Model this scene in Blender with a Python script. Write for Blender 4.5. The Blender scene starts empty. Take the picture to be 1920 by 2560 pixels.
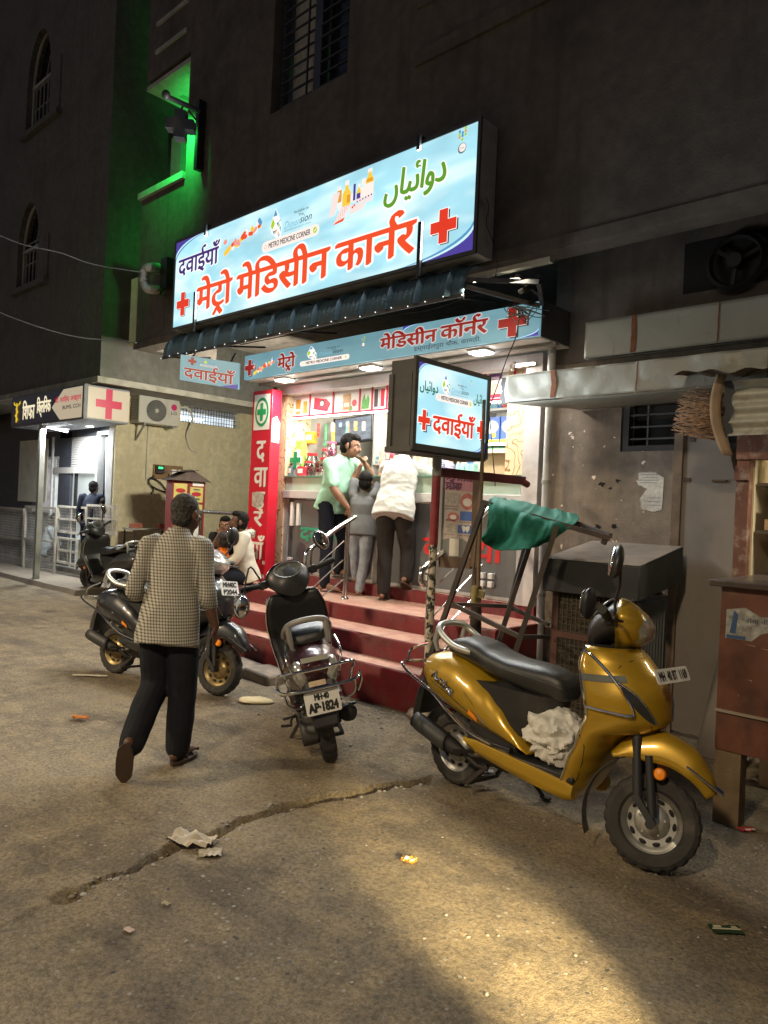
import bpy, math, random
from mathutils import Vector, Matrix, noise
from math import sin, cos, pi, radians, sqrt, atan2
random.seed(7)
SC = bpy.context.scene
COL = SC.collection
# ---------------------------------------------------------------- camera, sky, exposure
CAM_H = 1.57
FPX = 1840.0                       # focal length in photo pixels (photo 1920 x 2560)
ROLL = math.atan(.045)
AZ = radians(133.2)
VD = Vector((cos(AZ), sin(AZ), 0)); VR = Vector((sin(AZ), -cos(AZ), 0)); VU = Vector((0, 0, 1))
EYE = Vector((0, 0, CAM_H))
cam = bpy.data.cameras.new('camera'); cam.sensor_fit = 'VERTICAL'; cam.sensor_height = 24
cam.lens = 24 * FPX / 2560; cam.clip_start = .05; cam.clip_end = 400
camo = bpy.data.objects.new('camera', cam); COL.objects.link(camo)
ir = VR * cos(ROLL) + VU * sin(ROLL); iu = -VR * sin(ROLL) + VU * cos(ROLL)
mw = Matrix((ir, iu, -VD)).transposed().to_4x4(); mw.translation = EYE
camo.matrix_world = mw
SC.camera = camo
world = bpy.data.worlds.new('World'); SC.world = world; world.use_nodes = True
wn = world.node_tree
sky = wn.nodes.new('ShaderNodeTexSky'); sky.sky_type = 'NISHITA'; sky.sun_disc = False
sky.sun_elevation = radians(-4); sky.sun_rotation = radians(200)
wn.links.new(sky.outputs[0], wn.nodes['Background'].inputs[0])
wn.nodes['Background'].inputs[1].default_value = 1.1
vs = SC.view_settings
vs.view_transform = 'Standard'; vs.look = 'None'; vs.exposure = 0.75; vs.gamma = 1
SC.cycles.max_bounces = 6; SC.cycles.diffuse_bounces = 3; SC.cycles.glossy_bounces = 3
SC.cycles.transmission_bounces = 4; SC.cycles.transparent_max_bounces = 6
SC.cycles.sample_clamp_indirect = 4
SC.cycles.use_denoising = True

# pixel of the photo -> point of the real place
def ray(u, v):
    du, dv = u - 960, v - 1280; c, s = cos(ROLL), sin(ROLL)
    return VD * FPX + VR * (du * c + dv * s) + VU * (du * s - dv * c)
def gnd(u, v, z=0): q = ray(u, v); return EYE + q * ((z - CAM_H) / q.z)
def aty(u, v, y): q = ray(u, v); return EYE + q * (y / q.y)
def atx(u, v, x): q = ray(u, v); return EYE + q * (x / q.x)
def atd(u, v, D): return EYE + ray(u, v) * (D / FPX)

# ---------------------------------------------------------------- objects, labels
def tag(o, label=None, cat=None, group=None, kind=None):
    if label: o['label'] = label
    if cat: o['category'] = cat
    if group: o['group'] = group
    if kind: o['kind'] = kind
    return o
def thing(name, label, cat, loc=(0, 0, 0), rotz=0, group=None, rot=None):
    o = bpy.data.objects.new(name, None); COL.objects.link(o); o.empty_display_size = .1
    o.location = loc; o.rotation_euler = rot if rot else (0, 0, rotz)
    return tag(o, label, cat, group)
def copy_tree(o, parent=None):
    c = o.copy(); COL.objects.link(c)
    if parent: c.parent = parent
    for ch in list(o.children): copy_tree(ch, c)
    return c

class MB:
    """collects shapes into one mesh"""
    def __init__(s, T=None): s.v = []; s.f = []; s.T = T
    def add(s, vs_, fs_, T=None):
        n = len(s.v)
        for p in vs_:
            p = Vector(p)
            if T: p = T @ p
            if s.T: p = s.T @ p if isinstance(s.T, Matrix) else s.T(p)
            s.v.append(p)
        s.f += [tuple(i + n for i in f) for f in fs_]
        return s
    def box(s, c, d, rot=None, taper=1):
        x, y, z = d[0] / 2, d[1] / 2, d[2] / 2; t = taper
        vs_ = [(-x, -y, -z), (x, -y, -z), (x, y, -z), (-x, y, -z), (-x * t, -y * t, z), (x * t, -y * t, z), (x * t, y * t, z), (-x * t, y * t, z)]
        T = Matrix.Translation(c)
        if rot: 
            from mathutils import Euler
            T = T @ Euler(rot).to_matrix().to_4x4()
        return s.add(vs_, [(0, 3, 2, 1), (4, 5, 6, 7), (0, 1, 5, 4), (1, 2, 6, 5), (2, 3, 7, 6), (3, 0, 4, 7)], T)
    def bx(s, x0, x1, y0, y1, z0, z1):
        return s.box(((x0 + x1) / 2, (y0 + y1) / 2, (z0 + z1) / 2), (abs(x1 - x0), abs(y1 - y0), abs(z1 - z0)))
    def bar(s, a, b, w, h=None, up=(0, 0, 1)):
        a, b = Vector(a), Vector(b); h = h or w
        t = (b - a).normalized(); U = Vector(up)
        if abs(t.dot(U)) > .98: U = Vector((0, 1, 0))
        r = t.cross(U).normalized(); u = r.cross(t)
        vs_ = [p + r * (w / 2 * i) + u * (h / 2 * j) for p in (a, b) for i, j in ((-1, -1), (1, -1), (1, 1), (-1, 1))]
        return s.add(vs_, [(3, 2, 1, 0), (4, 5, 6, 7), (0, 1, 5, 4), (1, 2, 6, 5), (2, 3, 7, 6), (3, 0, 4, 7)])
    def rings(s, R, cap=True, close=False):
        n = len(R[0]); vs_ = [p for r in R for p in r]; fs = []
        m = len(R)
        for i in range(m - (0 if close else 1)):
            a, b = i * n, ((i + 1) % m) * n
            for j in range(n): fs.append((a + j, a + (j + 1) % n, b + (j + 1) % n, b + j))
        if cap and not close:
            fs.append(tuple(reversed(range(n)))); fs.append(tuple(range((m - 1) * n, m * n)))
        return s.add(vs_, fs)
    def tube(s, pts, r, n=10, close=False, cap=True):
        pts = [Vector(p) for p in pts]; m = len(pts); R = []
        t0 = None; u = None
        for i, p in enumerate(pts):
            if close: t = pts[(i + 1) % m] - pts[i - 1]
            else: t = pts[min(i + 1, m - 1)] - pts[max(i - 1, 0)]
            if t.length < 1e-9: t = Vector((0, 0, 1))
            t.normalize()
            if u is None:
                ref = Vector((0, 0, 1)) if abs(t.z) < .9 else Vector((1, 0, 0))
                u = t.cross(ref).normalized()
            else:
                u = (u - t * u.dot(t)); u.normalize()
            w = t.cross(u)
            rr = r[i] if isinstance(r, (list, tuple)) else r
            R.append([p + (u * cos(2 * pi * k / n) + w * sin(2 * pi * k / n)) * rr for k in range(n)])
        return s.rings(R, cap, close)
    def ptube(s, pts, r, n=10, k=5, close=False):
        return s.tube(smooth_path(pts, k, close), r, n, close)
    def lathe(s, prof, c, axis=(0, 1, 0), n=32, closed=True):
        """prof: (radius, offset along axis)"""
        ax = Vector(axis).normalized(); ref = Vector((0, 0, 1)) if abs(ax.z) < .9 else Vector((1, 0, 0))
        u = ax.cross(ref).normalized(); w = ax.cross(u); c = Vector(c)
        R = [[c + ax * o + (u * cos(2 * pi * k / n) + w * sin(2 * pi * k / n)) * r for k in range(n)] for r, o in prof]
        return s.rings(R, cap=not closed, close=closed)
    def cyl(s, a, b, r, n=16, r2=None):
        return s.tube([a, b], [r, r2 if r2 is not None else r], n)
    def ell(s, c, r, nu=16, nv=10, T=None):
        vs_ = [(0, 0, -r[2])]; fs = []
        for i in range(1, nv):
            a = -pi / 2 + pi * i / nv
            for j in range(nu): vs_.append((cos(a) * cos(2 * pi * j / nu) * r[0], cos(a) * sin(2 * pi * j / nu) * r[1], sin(a) * r[2]))
        vs_.append((0, 0, r[2])); L = len(vs_) - 1
        for j in range(nu):
            fs.append((0, 1 + (j + 1) % nu, 1 + j)); fs.append((L, L - nu + j, L - nu + (j + 1) % nu))
        for i in range(nv - 2):
            for j in range(nu):
                a = 1 + i * nu; b = a + nu
                fs.append((a + j, a + (j + 1) % nu, b + (j + 1) % nu, b + j))
        M = Matrix.Translation(c)
        if T: M = M @ T
        return s.add(vs_, fs, M)
    def prism(s, poly, fn, d0, d1):
        """poly: 2D outline; fn(a,b,d) -> 3D point"""
        n = len(poly)
        vs_ = [fn(a, b, d0) for a, b in poly] + [fn(a, b, d1) for a, b in poly]
        fs = [tuple(range(n)), tuple(reversed(range(n, 2 * n)))]
        for i in range(n): j = (i + 1) % n; fs.append((i, i + n, j + n, j))
        return s.add(vs_, fs)
    def grid(s, nu, nv, fn):
        vs_ = [fn(i / nu, j / nv) for j in range(nv + 1) for i in range(nu + 1)]
        fs = [(j * (nu + 1) + i, j * (nu + 1) + i + 1, (j + 1) * (nu + 1) + i + 1, (j + 1) * (nu + 1) + i) for j in range(nv) for i in range(nu)]
        return s.add(vs_, fs)
    def build(s, name, mat, parent=None, smooth=True, ang=40, bevel=0, solid=0, fix=True, sub=0):
        me = bpy.data.meshes.new(name); me.from_pydata([tuple(p) for p in s.v], [], s.f); me.update()
        if fix:
            import bmesh
            b = bmesh.new(); b.from_mesh(me); bmesh.ops.recalc_face_normals(b, faces=b.faces); b.to_mesh(me); b.free()
        if smooth:
            me.polygons.foreach_set('use_smooth', [True] * len(me.polygons))
            me.set_sharp_from_angle(angle=radians(ang))
        if mat: me.materials.append(mat)
        o = bpy.data.objects.new(name, me); COL.objects.link(o)
        if parent: o.parent = parent
        if solid:
            m = o.modifiers.new('s', 'SOLIDIFY'); m.thickness = solid; m.offset = 0
        if bevel:
            m = o.modifiers.new('b', 'BEVEL'); m.width = bevel; m.segments = 2; m.limit_method = 'ANGLE'; m.angle_limit = radians(35)
        if sub:
            m = o.modifiers.new('u', 'SUBSURF'); m.levels = sub; m.render_levels = sub
        return o

def smooth_path(pts, k=5, close=False):
    P = [Vector(p) for p in pts]; n = len(P); out = []
    for i in range(n if close else n - 1):
        p0 = P[i - 1] if (i > 0 or close) else P[0]; p1 = P[i]; p2 = P[(i + 1) % n]
        p3 = P[(i + 2) % n] if (close or i + 2 < n) else P[-1]
        for j in range(k):
            t = j / k
            out.append(.5 * ((2 * p1) + (p2 - p0) * t + (2 * p0 - 5 * p1 + 4 * p2 - p3) * t * t + (3 * p1 - p0 - 3 * p2 + p3) * t ** 3))
    if not close: out.append(P[-1])
    return out
def lerp(a, b, t): return a + (b - a) * t
def curve1(tab, x):
    """piecewise smooth interpolation of a table [(x,y..)]"""
    if x <= tab[0][0]: return tab[0][1]
    for (a, ya), (b, yb) in zip(tab, tab[1:]):
        if x <= b:
            t = (x - a) / (b - a); t = t * t * (3 - 2 * t) * .5 + t * .5
            return ya + (yb - ya) * t
    return tab[-1][1]
def part(name, mat, parent, fn, **k):
    m = MB(); fn(m); return m.build(name, mat, parent, **k)

# ---------------------------------------------------------------- materials
MATS = {}
def new_mat(name):
    m = bpy.data.materials.new(name); m.use_nodes = True
    nt = m.node_tree; return m, nt, nt.nodes['Principled BSDF']
def srgb(h):
    h = h.lstrip('#'); c = [int(h[i:i + 2], 16) / 255 for i in (0, 2, 4)]
    return tuple(x / 12.92 if x <= .04045 else ((x + .055) / 1.055) ** 2.4 for x in c)
def N(nt, t, **k):
    n = nt.nodes.new(t)
    for a, b in k.items(): setattr(n, a, b)
    return n
def rgba(c): return (c[0], c[1], c[2], 1)
def mixc(nt, fac, a, b, blend='MIX'):
    n = nt.nodes.new('ShaderNodeMix'); n.data_type = 'RGBA'; n.blend_type = blend
    for sock, v in ((n.inputs[0], fac), (n.inputs[6], a), (n.inputs[7], b)):
        if hasattr(v, 'is_linked') or hasattr(v, 'links'): nt.links.new(v, sock)
        elif isinstance(v, (int, float)): sock.default_value = v
        else: sock.default_value = rgba(v)
    return n.outputs[2]
def ramp(nt, src, p0, p1, c0=(0, 0, 0), c1=(1, 1, 1)):
    r = nt.nodes.new('ShaderNodeValToRGB'); nt.links.new(src, r.inputs[0])
    r.color_ramp.elements[0].position = p0; r.color_ramp.elements[1].position = p1
    r.color_ramp.elements[0].color = rgba(c0); r.color_ramp.elements[1].color = rgba(c1)
    return r.outputs[0]
def coords(nt, scale=(1, 1, 1), kind='Object'):
    tc = nt.nodes.new('ShaderNodeTexCoord'); mp = nt.nodes.new('ShaderNodeMapping')
    nt.links.new(tc.outputs[kind], mp.inputs[0]); mp.inputs[3].default_value = scale
    return mp.outputs[0]
def wcoords(nt, scale=(1, 1, 1)):
    g = nt.nodes.new('ShaderNodeNewGeometry'); mp = nt.nodes.new('ShaderNodeMapping')
    nt.links.new(g.outputs['Position'], mp.inputs[0]); mp.inputs[3].default_value = scale
    return mp.outputs[0]
def noisef(nt, vec, scale, detail=4, rough=.55):
    n = nt.nodes.new('ShaderNodeTexNoise'); n.inputs['Scale'].default_value = scale
    n.inputs['Detail'].default_value = detail; n.inputs['Roughness'].default_value = rough
    nt.links.new(vec, n.inputs['Vector']); return n.outputs['Fac']
def bumpit(nt, b, h, strength, dist=.01):
    n = nt.nodes.new('ShaderNodeBump'); n.inputs['Strength'].default_value = strength; n.inputs['Distance'].default_value = dist
    nt.links.new(h, n.inputs['Height']); nt.links.new(n.outputs[0], b.inputs['Normal'])
def M(name, col, rough=.5, metal=0, var=.18, vs=5, bump=0, bs=60, coat=0, spec=.5, dirt=None, dfac=.5, ds=3, emit=0, ecol=None):
    if name in MATS: return MATS[name]
    m, nt, b = new_mat(name); c = coords(nt)
    f = noisef(nt, c, vs, 5)
    col = tuple(col[:3])
    out = mixc(nt, ramp(nt, f, .3, .7), tuple(x * (1 - var) for x in col), tuple(min(1, x * (1 + var)) for x in col))
    if dirt:
        d = ramp(nt, noisef(nt, c, ds, 8, .65), .5, .68)
        mm = nt.nodes.new('ShaderNodeMath'); mm.operation = 'MULTIPLY'; nt.links.new(d, mm.inputs[0]); mm.inputs[1].default_value = dfac
        out = mixc(nt, mm.outputs[0], out, dirt)
    nt.links.new(out, b.inputs['Base Color'])
    rr = nt.nodes.new('ShaderNodeMapRange'); nt.links.new(noisef(nt, c, vs * 3, 4), rr.inputs[0])
    rr.inputs[3].default_value = max(0, rough - .08); rr.inputs[4].default_value = min(1, rough + .08)
    nt.links.new(rr.outputs[0], b.inputs['Roughness'])
    b.inputs['Metallic'].default_value = metal; b.inputs['Specular IOR Level'].default_value = spec
    if coat: b.inputs['Coat Weight'].default_value = coat; b.inputs['Coat Roughness'].default_value = .08
    if bump: bumpit(nt, b, noisef(nt, c, bs, 6), bump, .006)
    if emit:
        b.inputs['Emission Color'].default_value = rgba(ecol or col); b.inputs['Emission Strength'].default_value = emit
    MATS[name] = m; return m
def glow(name, col, strength, sample=False, var=0, vs=1.5, spec=.3):
    """a surface with emission"""
    if name in MATS: return MATS[name]
    m, nt, b = new_mat(name)
    b.inputs['Base Color'].default_value = rgba([x * .25 for x in col]); b.inputs['Roughness'].default_value = .35
    b.inputs['Specular IOR Level'].default_value = spec
    b.inputs['Emission Color'].default_value = rgba(col); b.inputs['Emission Strength'].default_value = strength
    if var:
        c = coords(nt, (1, 1, 1.6)); f = noisef(nt, c, vs, 2)
        r = nt.nodes.new('ShaderNodeMapRange'); nt.links.new(f, r.inputs[0]); r.inputs[1].default_value = .3; r.inputs[2].default_value = .7
        r.inputs[3].default_value = strength * (1 - var); r.inputs[4].default_value = strength * (1 + var)
        nt.links.new(r.outputs[0], b.inputs['Emission Strength'])
    if not sample: m.cycles.emission_sampling = 'NONE'
    MATS[name] = m; return m
def area(name, loc, aim, size, power, col=(1, 1, 1), sizey=None, parent=None, spread=pi):
    l = bpy.data.lights.new(name, 'AREA'); l.energy = power; l.color = col; l.size = size; l.spread = spread
    if sizey: l.shape = 'RECTANGLE'; l.size_y = sizey
    o = bpy.data.objects.new(name, l); COL.objects.link(o); o.location = loc
    o.rotation_euler = Vector(aim).to_track_quat('-Z', 'Y').to_euler()
    if parent: o.parent = parent
    return o
def spot(name, loc, target, power, col, ang, blend=.5, r=.05):
    l = bpy.data.lights.new(name, 'SPOT'); l.energy = power; l.color = col; l.spot_size = radians(ang); l.spot_blend = blend; l.shadow_soft_size = r
    o = bpy.data.objects.new(name, l); COL.objects.link(o); o.location = loc
    o.rotation_euler = (Vector(target) - Vector(loc)).to_track_quat('-Z', 'Y').to_euler(); return o
def point(name, loc, power, col, r=.1, parent=None):
    l = bpy.data.lights.new(name, 'POINT'); l.energy = power; l.color = col; l.shadow_soft_size = r
    o = bpy.data.objects.new(name, l); COL.objects.link(o); o.location = loc
    if parent: o.parent = parent
    return o
# street lamps of the road behind the viewer, and the headlamp of a passing bike
spot('street_lamp_light', (-.6, -3.2, 5.6), (-2.1, 1.5, 0), 800, (1, .80, .52), 78, .8, .25)
spot('far_street_lamp_light', (-9.5, -3.6, 5.6), (-7.9, 1.6, 0), 1700, (1, .80, .52), 78, .8, .25)
spot('passing_headlamp_light', (.75, 1.38, .8), (-1.5, 2.34, 0), 1250, (1, .80, .42), 18, 1, .03)

# ---------------------------------------------------------------- lettering (Devanagari, Urdu, Latin)
_TC = {}
def raw_text(body, size=1.0):
    if body in _TC: return _TC[body]
    cu = bpy.data.curves.new('t', 'FONT'); cu.body = body; cu.size = 1; cu.resolution_u = 4
    o = bpy.data.objects.new('t', cu); COL.objects.link(o)
    bpy.context.view_layer.update()
    me = bpy.data.meshes.new_from_object(o.evaluated_get(bpy.context.evaluated_depsgraph_get()))
    v = [(p.co.x, p.co.y) for p in me.vertices]; f = [tuple(p.vertices) for p in me.polygons]
    bpy.data.objects.remove(o); bpy.data.curves.remove(cu); bpy.data.meshes.remove(me)
    _TC[body] = (v, f); return v, f
def adv(s):
    if not s: return 0
    return max(p[0] for p in raw_text(s + 'l')[0]) - max(p[0] for p in raw_text('l')[0])
def stroke2d(pts, w):
    """polyline as a 2D ribbon"""
    P = [Vector((x, y, 0)) for x, y in pts]; v = []; f = []
    for i, p in enumerate(P):
        t = (P[min(i + 1, len(P) - 1)] - P[max(i - 1, 0)]).normalized(); n = Vector((-t.y, t.x, 0))
        ww = w[i] if isinstance(w, list) else w
        v += [tuple((p + n * ww / 2).xy), tuple((p - n * ww / 2).xy)]
        if i: k = 2 * i; f.append((k - 2, k - 1, k + 1, k))
    return v, f
def lay_text(body):
    """list of 2D pieces; ^ = subscript ra under the last letter, ~ = reph over it"""
    pcs = []; clean = ''; marks = []
    for ch in body:
        if ch == '^':
            a, b = adv(clean[:-1]), adv(clean); x = (a + b) / 2 + .01
            marks += [stroke2d([(x - .15, -.21), (x, -.01)], .075), stroke2d([(x - .02, -.02), (x + .15, -.21)], .075)]
        elif ch == '~':
            x = adv(clean) - .07
            marks.append(stroke2d([(x + .01, .60), (x - .05, .69), (x - .07, .77), (x - .03, .85), (x + .05, .88), (x + .13, .86), (x + .17, .80)], .075))
        else: clean += ch
    v, f = raw_text(clean)
    # split into islands so that no two faces share a plane
    par = list(range(len(v)))
    def fd(i):
        while par[i] != i: par[i] = par[par[i]]; i = par[i]
        return i
    for q in f:
        for i in q[1:]: par[fd(i)] = fd(q[0])
    isl = {}
    for q in f: isl.setdefault(fd(q[0]), []).append(q)
    for k in isl.values():
        ids = sorted({i for q in k for i in q}); mp = {i: n for n, i in enumerate(ids)}
        pcs.append(([v[i] for i in ids], [tuple(mp[i] for i in q) for q in k]))
    return pcs + marks
def text_bounds(pcs):
    xs = [p[0] for v, f in pcs for p in v]; ys = [p[1] for v, f in pcs for p in v]
    return min(xs), max(xs), min(ys), max(ys)
def lettering(body, box, mat, parent, fn, bold=0, nib=None, halo=None, hw=.02, d=.004, name='lettering', mirror=False, slant=0, hname='lettering_outline'):
    """fit the words into box (x0,x1,y0,y1) of the carrier's plane; fn(a,b,depth)->point; halo = outline material"""
    pcs = lay_text(body); X0, X1, Y0, Y1 = text_bounds(pcs); x0, x1, y0, y1 = box
    sx = (x1 - x0) / max(X1 - X0, 1e-6); sy = (y1 - y0) / max(Y1 - Y0, 1e-6)
    def put(offs, dd, mat, nm):
        m = MB(); k = 0
        for ox, oy in offs:
            for i, (v, f) in enumerate(pcs):
                z = dd + k * .00012 + (i % 4) * .00003
                pts = []
                for a, b in v:
                    A = (a - X0) * sx + ox; B = (b - Y0) * sy + oy
                    A += slant * B
                    if mirror: A = (x1 - x0) - A
                    pts.append(fn(x0 + A, y0 + B, z))
                m.add(pts, f)
            k += 1
        return m.build(nm, mat, parent, smooth=False, fix=False)
    def ring(r, n): return [(r * cos(2 * pi * i / n), r * sin(2 * pi * i / n)) for i in range(n)]
    if nib: offs = [(nib[0] * t, nib[1] * t) for t in (-1, -.6, -.2, .2, .6, 1)]
    elif bold: offs = [(0, 0)] + ring(bold, 6)
    else: offs = [(0, 0)]
    if halo:
        R = bold + hw if bold else hw
        ho = ring(R, 10)
        if nib: ho = [(a + nib[0] * s, b + nib[1] * s) for a, b in ring(hw, 6) for s in (-1, 1)]
        put(ho, d - .003, halo, hname)
    return put(offs, d, mat, name)
# ---------------------------------------------------------------- surfaces of the place
def plaster(name, col, stain=(.05, .045, .04), sf=.6, chips=0, rough=.9, bump=.35, streak=True):
    if name in MATS: return MATS[name]
    m, nt, b = new_mat(name); c = wcoords(nt)
    n1 = noisef(nt, c, 1.1, 8, .65); n2 = noisef(nt, c, 9, 6, .6); cs = wcoords(nt, (3.2, 3.2, .35)); n3 = noisef(nt, cs, 1.6, 6, .6)
    a = mixc(nt, ramp(nt, n2, .35, .7), tuple(x * .82 for x in col), tuple(x * 1.12 for x in col))
    a = mixc(nt, ramp(nt, n1, .48, .72), a, tuple(lerp(x, s, sf) for x, s in zip(col, stain)))
    if streak: a = mixc(nt, ramp(nt, n3, .54, .72), a, tuple(lerp(x, s, sf * .8) for x, s in zip(col, stain)))
    if chips:
        v = noisef(nt, c, 14, 3, .5)
        a = mixc(nt, ramp(nt, v, 1 - .3 * 1, .705), a, tuple(min(1, x * 2.6 + .12) for x in col))
    nt.links.new(a, b.inputs['Base Color']); b.inputs['Roughness'].default_value = rough; b.inputs['Specular IOR Level'].default_value = .25
    ad = nt.nodes.new('ShaderNodeMath'); ad.operation = 'ADD'; nt.links.new(n2, ad.inputs[0]); nt.links.new(noisef(nt, c, 70, 4), ad.inputs[1])
    bumpit(nt, b, ad.outputs[0], bump, .012)
    MATS[name] = m; return m
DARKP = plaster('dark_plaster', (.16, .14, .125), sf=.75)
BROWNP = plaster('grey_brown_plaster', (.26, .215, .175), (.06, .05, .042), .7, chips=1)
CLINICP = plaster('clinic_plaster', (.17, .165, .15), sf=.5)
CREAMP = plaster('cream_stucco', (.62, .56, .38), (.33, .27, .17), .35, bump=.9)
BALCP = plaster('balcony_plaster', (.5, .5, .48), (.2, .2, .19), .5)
STEEL = M('brushed_steel', (.72, .71, .69), .16, 1, .05)
CHROME = M('chrome', (.8, .8, .8), .1, 1, .03)
BLACKP = M('black_plastic', (.02, .02, .021), .42, 0, .2, dirt=(.09, .08, .07), dfac=.35)
BLACKM = M('black_painted_metal', (.022, .022, .024), .45, 0, .2, dirt=(.1, .06, .035), dfac=.4)
GREYM = M('grey_painted_metal', (.32, .32, .31), .4, .2, .12, dirt=(.14, .1, .07), dfac=.4)
RUSTM = M('rusty_dark_metal', (.06, .045, .036), .75, .2, .3, 8, dirt=(.2, .09, .035), dfac=.6)
WHITEP = M('white_paint', (.75, .75, .73), .45, 0, .06, dirt=(.3, .26, .2), dfac=.35)
CABLE = M('cable_rubber', (.02, .02, .02), .6)
GREYCABLE = M('grey_cable', (.2, .2, .19), .6)
GLASS = None
def glass(name, col=(.9, .97, .95), rough=.02, alpha=.18):
    if name in MATS: return MATS[name]
    m, nt, b = new_mat(name); nt.nodes.remove(b)
    t = nt.nodes.new('ShaderNodeBsdfTransparent'); g = nt.nodes.new('ShaderNodeBsdfGlossy'); g.inputs['Roughness'].default_value = rough
    t.inputs[0].default_value = rgba(col); mx = nt.nodes.new('ShaderNodeMixShader'); fr = nt.nodes.new('ShaderNodeFresnel')
    ad = nt.nodes.new('ShaderNodeMath'); ad.operation = 'ADD'; ad.inputs[1].default_value = alpha * .3; nt.links.new(fr.outputs[0], ad.inputs[0])
    nt.links.new(ad.outputs[0], mx.inputs[0]); nt.links.new(t.outputs[0], mx.inputs[1]); nt.links.new(g.outputs[0], mx.inputs[2])
    nt.links.new(mx.outputs[0], nt.nodes['Material Output'].inputs[0]); MATS[name] = m; return m
GLASS = glass('clear_glass')

# ---- ground: one sheet, finer where it is near
CRACK = [gnd(u, v).xy for u, v in ((150, 2252), (180, 2238), (270, 2195), (340, 2172), (420, 2128), (480, 2108), (545, 2086), (610, 2052), (680, 2030), (760, 2012), (830, 1998), (900, 1985), (990, 1962), (1090, 1950))]
def crack_d(x, y):
    best = 9; side = 1
    for (a, b) in zip(CRACK, CRACK[1:]):
        d = b - a; t = max(0, min(1, ((x - a.x) * d.x + (y - a.y) * d.y) / d.length_squared))
        ex, ey = x - a.x - d.x * t, y - a.y - d.y * t; q = sqrt(ex * ex + ey * ey)
        if q < best: best = q; side = 1 if (d.x * ey - d.y * ex) > 0 else -1
    return best, side
def ground_z(x, y):
    z = .018 * noise.noise((x * .9, y * .9, 1.3)) + .007 * noise.noise((x * 3.1, y * 3.1, 4)) + .004 * noise.noise((x * 9, y * 9, 7))
    if -4.6 < x < -1.2 and .5 < y < 4.4:
        d, s = crack_d(x + .035 * noise.noise((x * 11, y * 11, 2)), y + .035 * noise.noise((x * 11, y * 11, 9)))
        w = max(0, 1 - d / .75)
        if s > 0: z += .014 * w * w
        z -= .075 * max(0, 1 - d / max(.007, .021 + .024 * noise.noise((x * 5, y * 5, 8)))) ** .6 + .006 * max(0, 1 - d / .06)
    z *= max(0, min(1, (6.2 - y) / 1.2)) if y > 5 else 1
    return z
def axis_pts(segs):
    out = []
    for a, b, st in segs:
        n = max(1, round((b - a) / st)); out += [a + (b - a) * i / n for i in range(n)]
    return out + [segs[-1][1]]
def ground_mat():
    m, nt, b = new_mat('dusty_asphalt'); c = wcoords(nt)
    big = noisef(nt, c, .75, 6, .6); mid = noisef(nt, c, 5, 8, .7); fine = noisef(nt, c, 55, 6, .7); grit = noisef(nt, c, 190, 3, .6)
    a = mixc(nt, ramp(nt, big, .36, .66), (.225, .185, .135), (.40, .325, .225))
    a = mixc(nt, ramp(nt, mid, .42, .72), a, (.48, .375, .235)); a = mixc(nt, ramp(nt, noisef(nt, wcoords(nt, (.5, 1.6, 1)), 1.3, 6, .6), .5, .66), a, (.20, .165, .128))
    mm = mixc(nt, ramp(nt, fine, .36, .6), (.5, .5, .5), (1.15, 1.15, 1.15)); a = mixc(nt, .8, a, mm, 'MULTIPLY')
    mm2 = mixc(nt, ramp(nt, grit, .42, .62), (.7, .7, .7), (1.15, 1.15, 1.15)); a = mixc(nt, .6, a, mm2, 'MULTIPLY')
    vo = nt.nodes.new('ShaderNodeTexVoronoi'); vo.inputs['Scale'].default_value = 24; nt.links.new(c, vo.inputs['Vector'])
    cell = ramp(nt, vo.outputs['Distance'], .16, .22, (1, 1, 1), (0, 0, 0))
    pick = nt.nodes.new('ShaderNodeSeparateColor'); nt.links.new(vo.outputs['Color'], pick.inputs[0])
    pk = ramp(nt, pick.outputs[0], .42, .44); zone = ramp(nt, noisef(nt, c, .9, 3), .34, .52)
    f = nt.nodes.new('ShaderNodeMath'); f.operation = 'MULTIPLY'; nt.links.new(cell, f.inputs[0]); nt.links.new(pk, f.inputs[1])
    f2 = nt.nodes.new('ShaderNodeMath'); f2.operation = 'MULTIPLY'; nt.links.new(f.outputs[0], f2.inputs[0]); nt.links.new(zone, f2.inputs[1])
    sc = mixc(nt, pick.outputs[1], (.085, .085, .09), (.50, .46, .39))
    a = mixc(nt, f2.outputs[0], a, sc)
    stain = ramp(nt, noisef(nt, c, 1.7, 7, .7), .58, .74); a = mixc(nt, stain, a, (.085, .07, .055))
    nt.links.new(a, b.inputs['Base Color']); b.inputs['Roughness'].default_value = .93; b.inputs['Specular IOR Level'].default_value = .18
    h = nt.nodes.new('ShaderNodeMath'); h.operation = 'MULTIPLY_ADD'; nt.links.new(fine, h.inputs[0]); h.inputs[1].default_value = .8; nt.links.new(grit, h.inputs[2])
    h2 = nt.nodes.new('ShaderNodeMath'); h2.operation = 'MULTIPLY_ADD'; nt.links.new(f2.outputs[0], h2.inputs[0]); h2.inputs[1].default_value = .5; nt.links.new(h.outputs[0], h2.inputs[2])
    h3 = nt.nodes.new('ShaderNodeMath'); h3.operation = 'MULTIPLY_ADD'; nt.links.new(mid, h3.inputs[0]); h3.inputs[1].default_value = 1.6; nt.links.new(h2.outputs[0], h3.inputs[2])
    bumpit(nt, b, h3.outputs[0], 1.0, .018); return m
GROUND_M = ground_mat()
xs_ = axis_pts([(-60, -20, 5), (-20, -8, .4), (-8, -4.4, .08), (-4.4, -1.0, .013), (-1.0, 1.0, .06), (1.0, 8, .5), (8, 40, 4)])
ys_ = axis_pts([(-20, -2, 3), (-2, .6, .1), (.6, 3.4, .013), (3.4, 5.2, .06), (5.2, 8, .4), (8, 40, 4)])
mb = MB()
nx = len(xs_)
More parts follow.
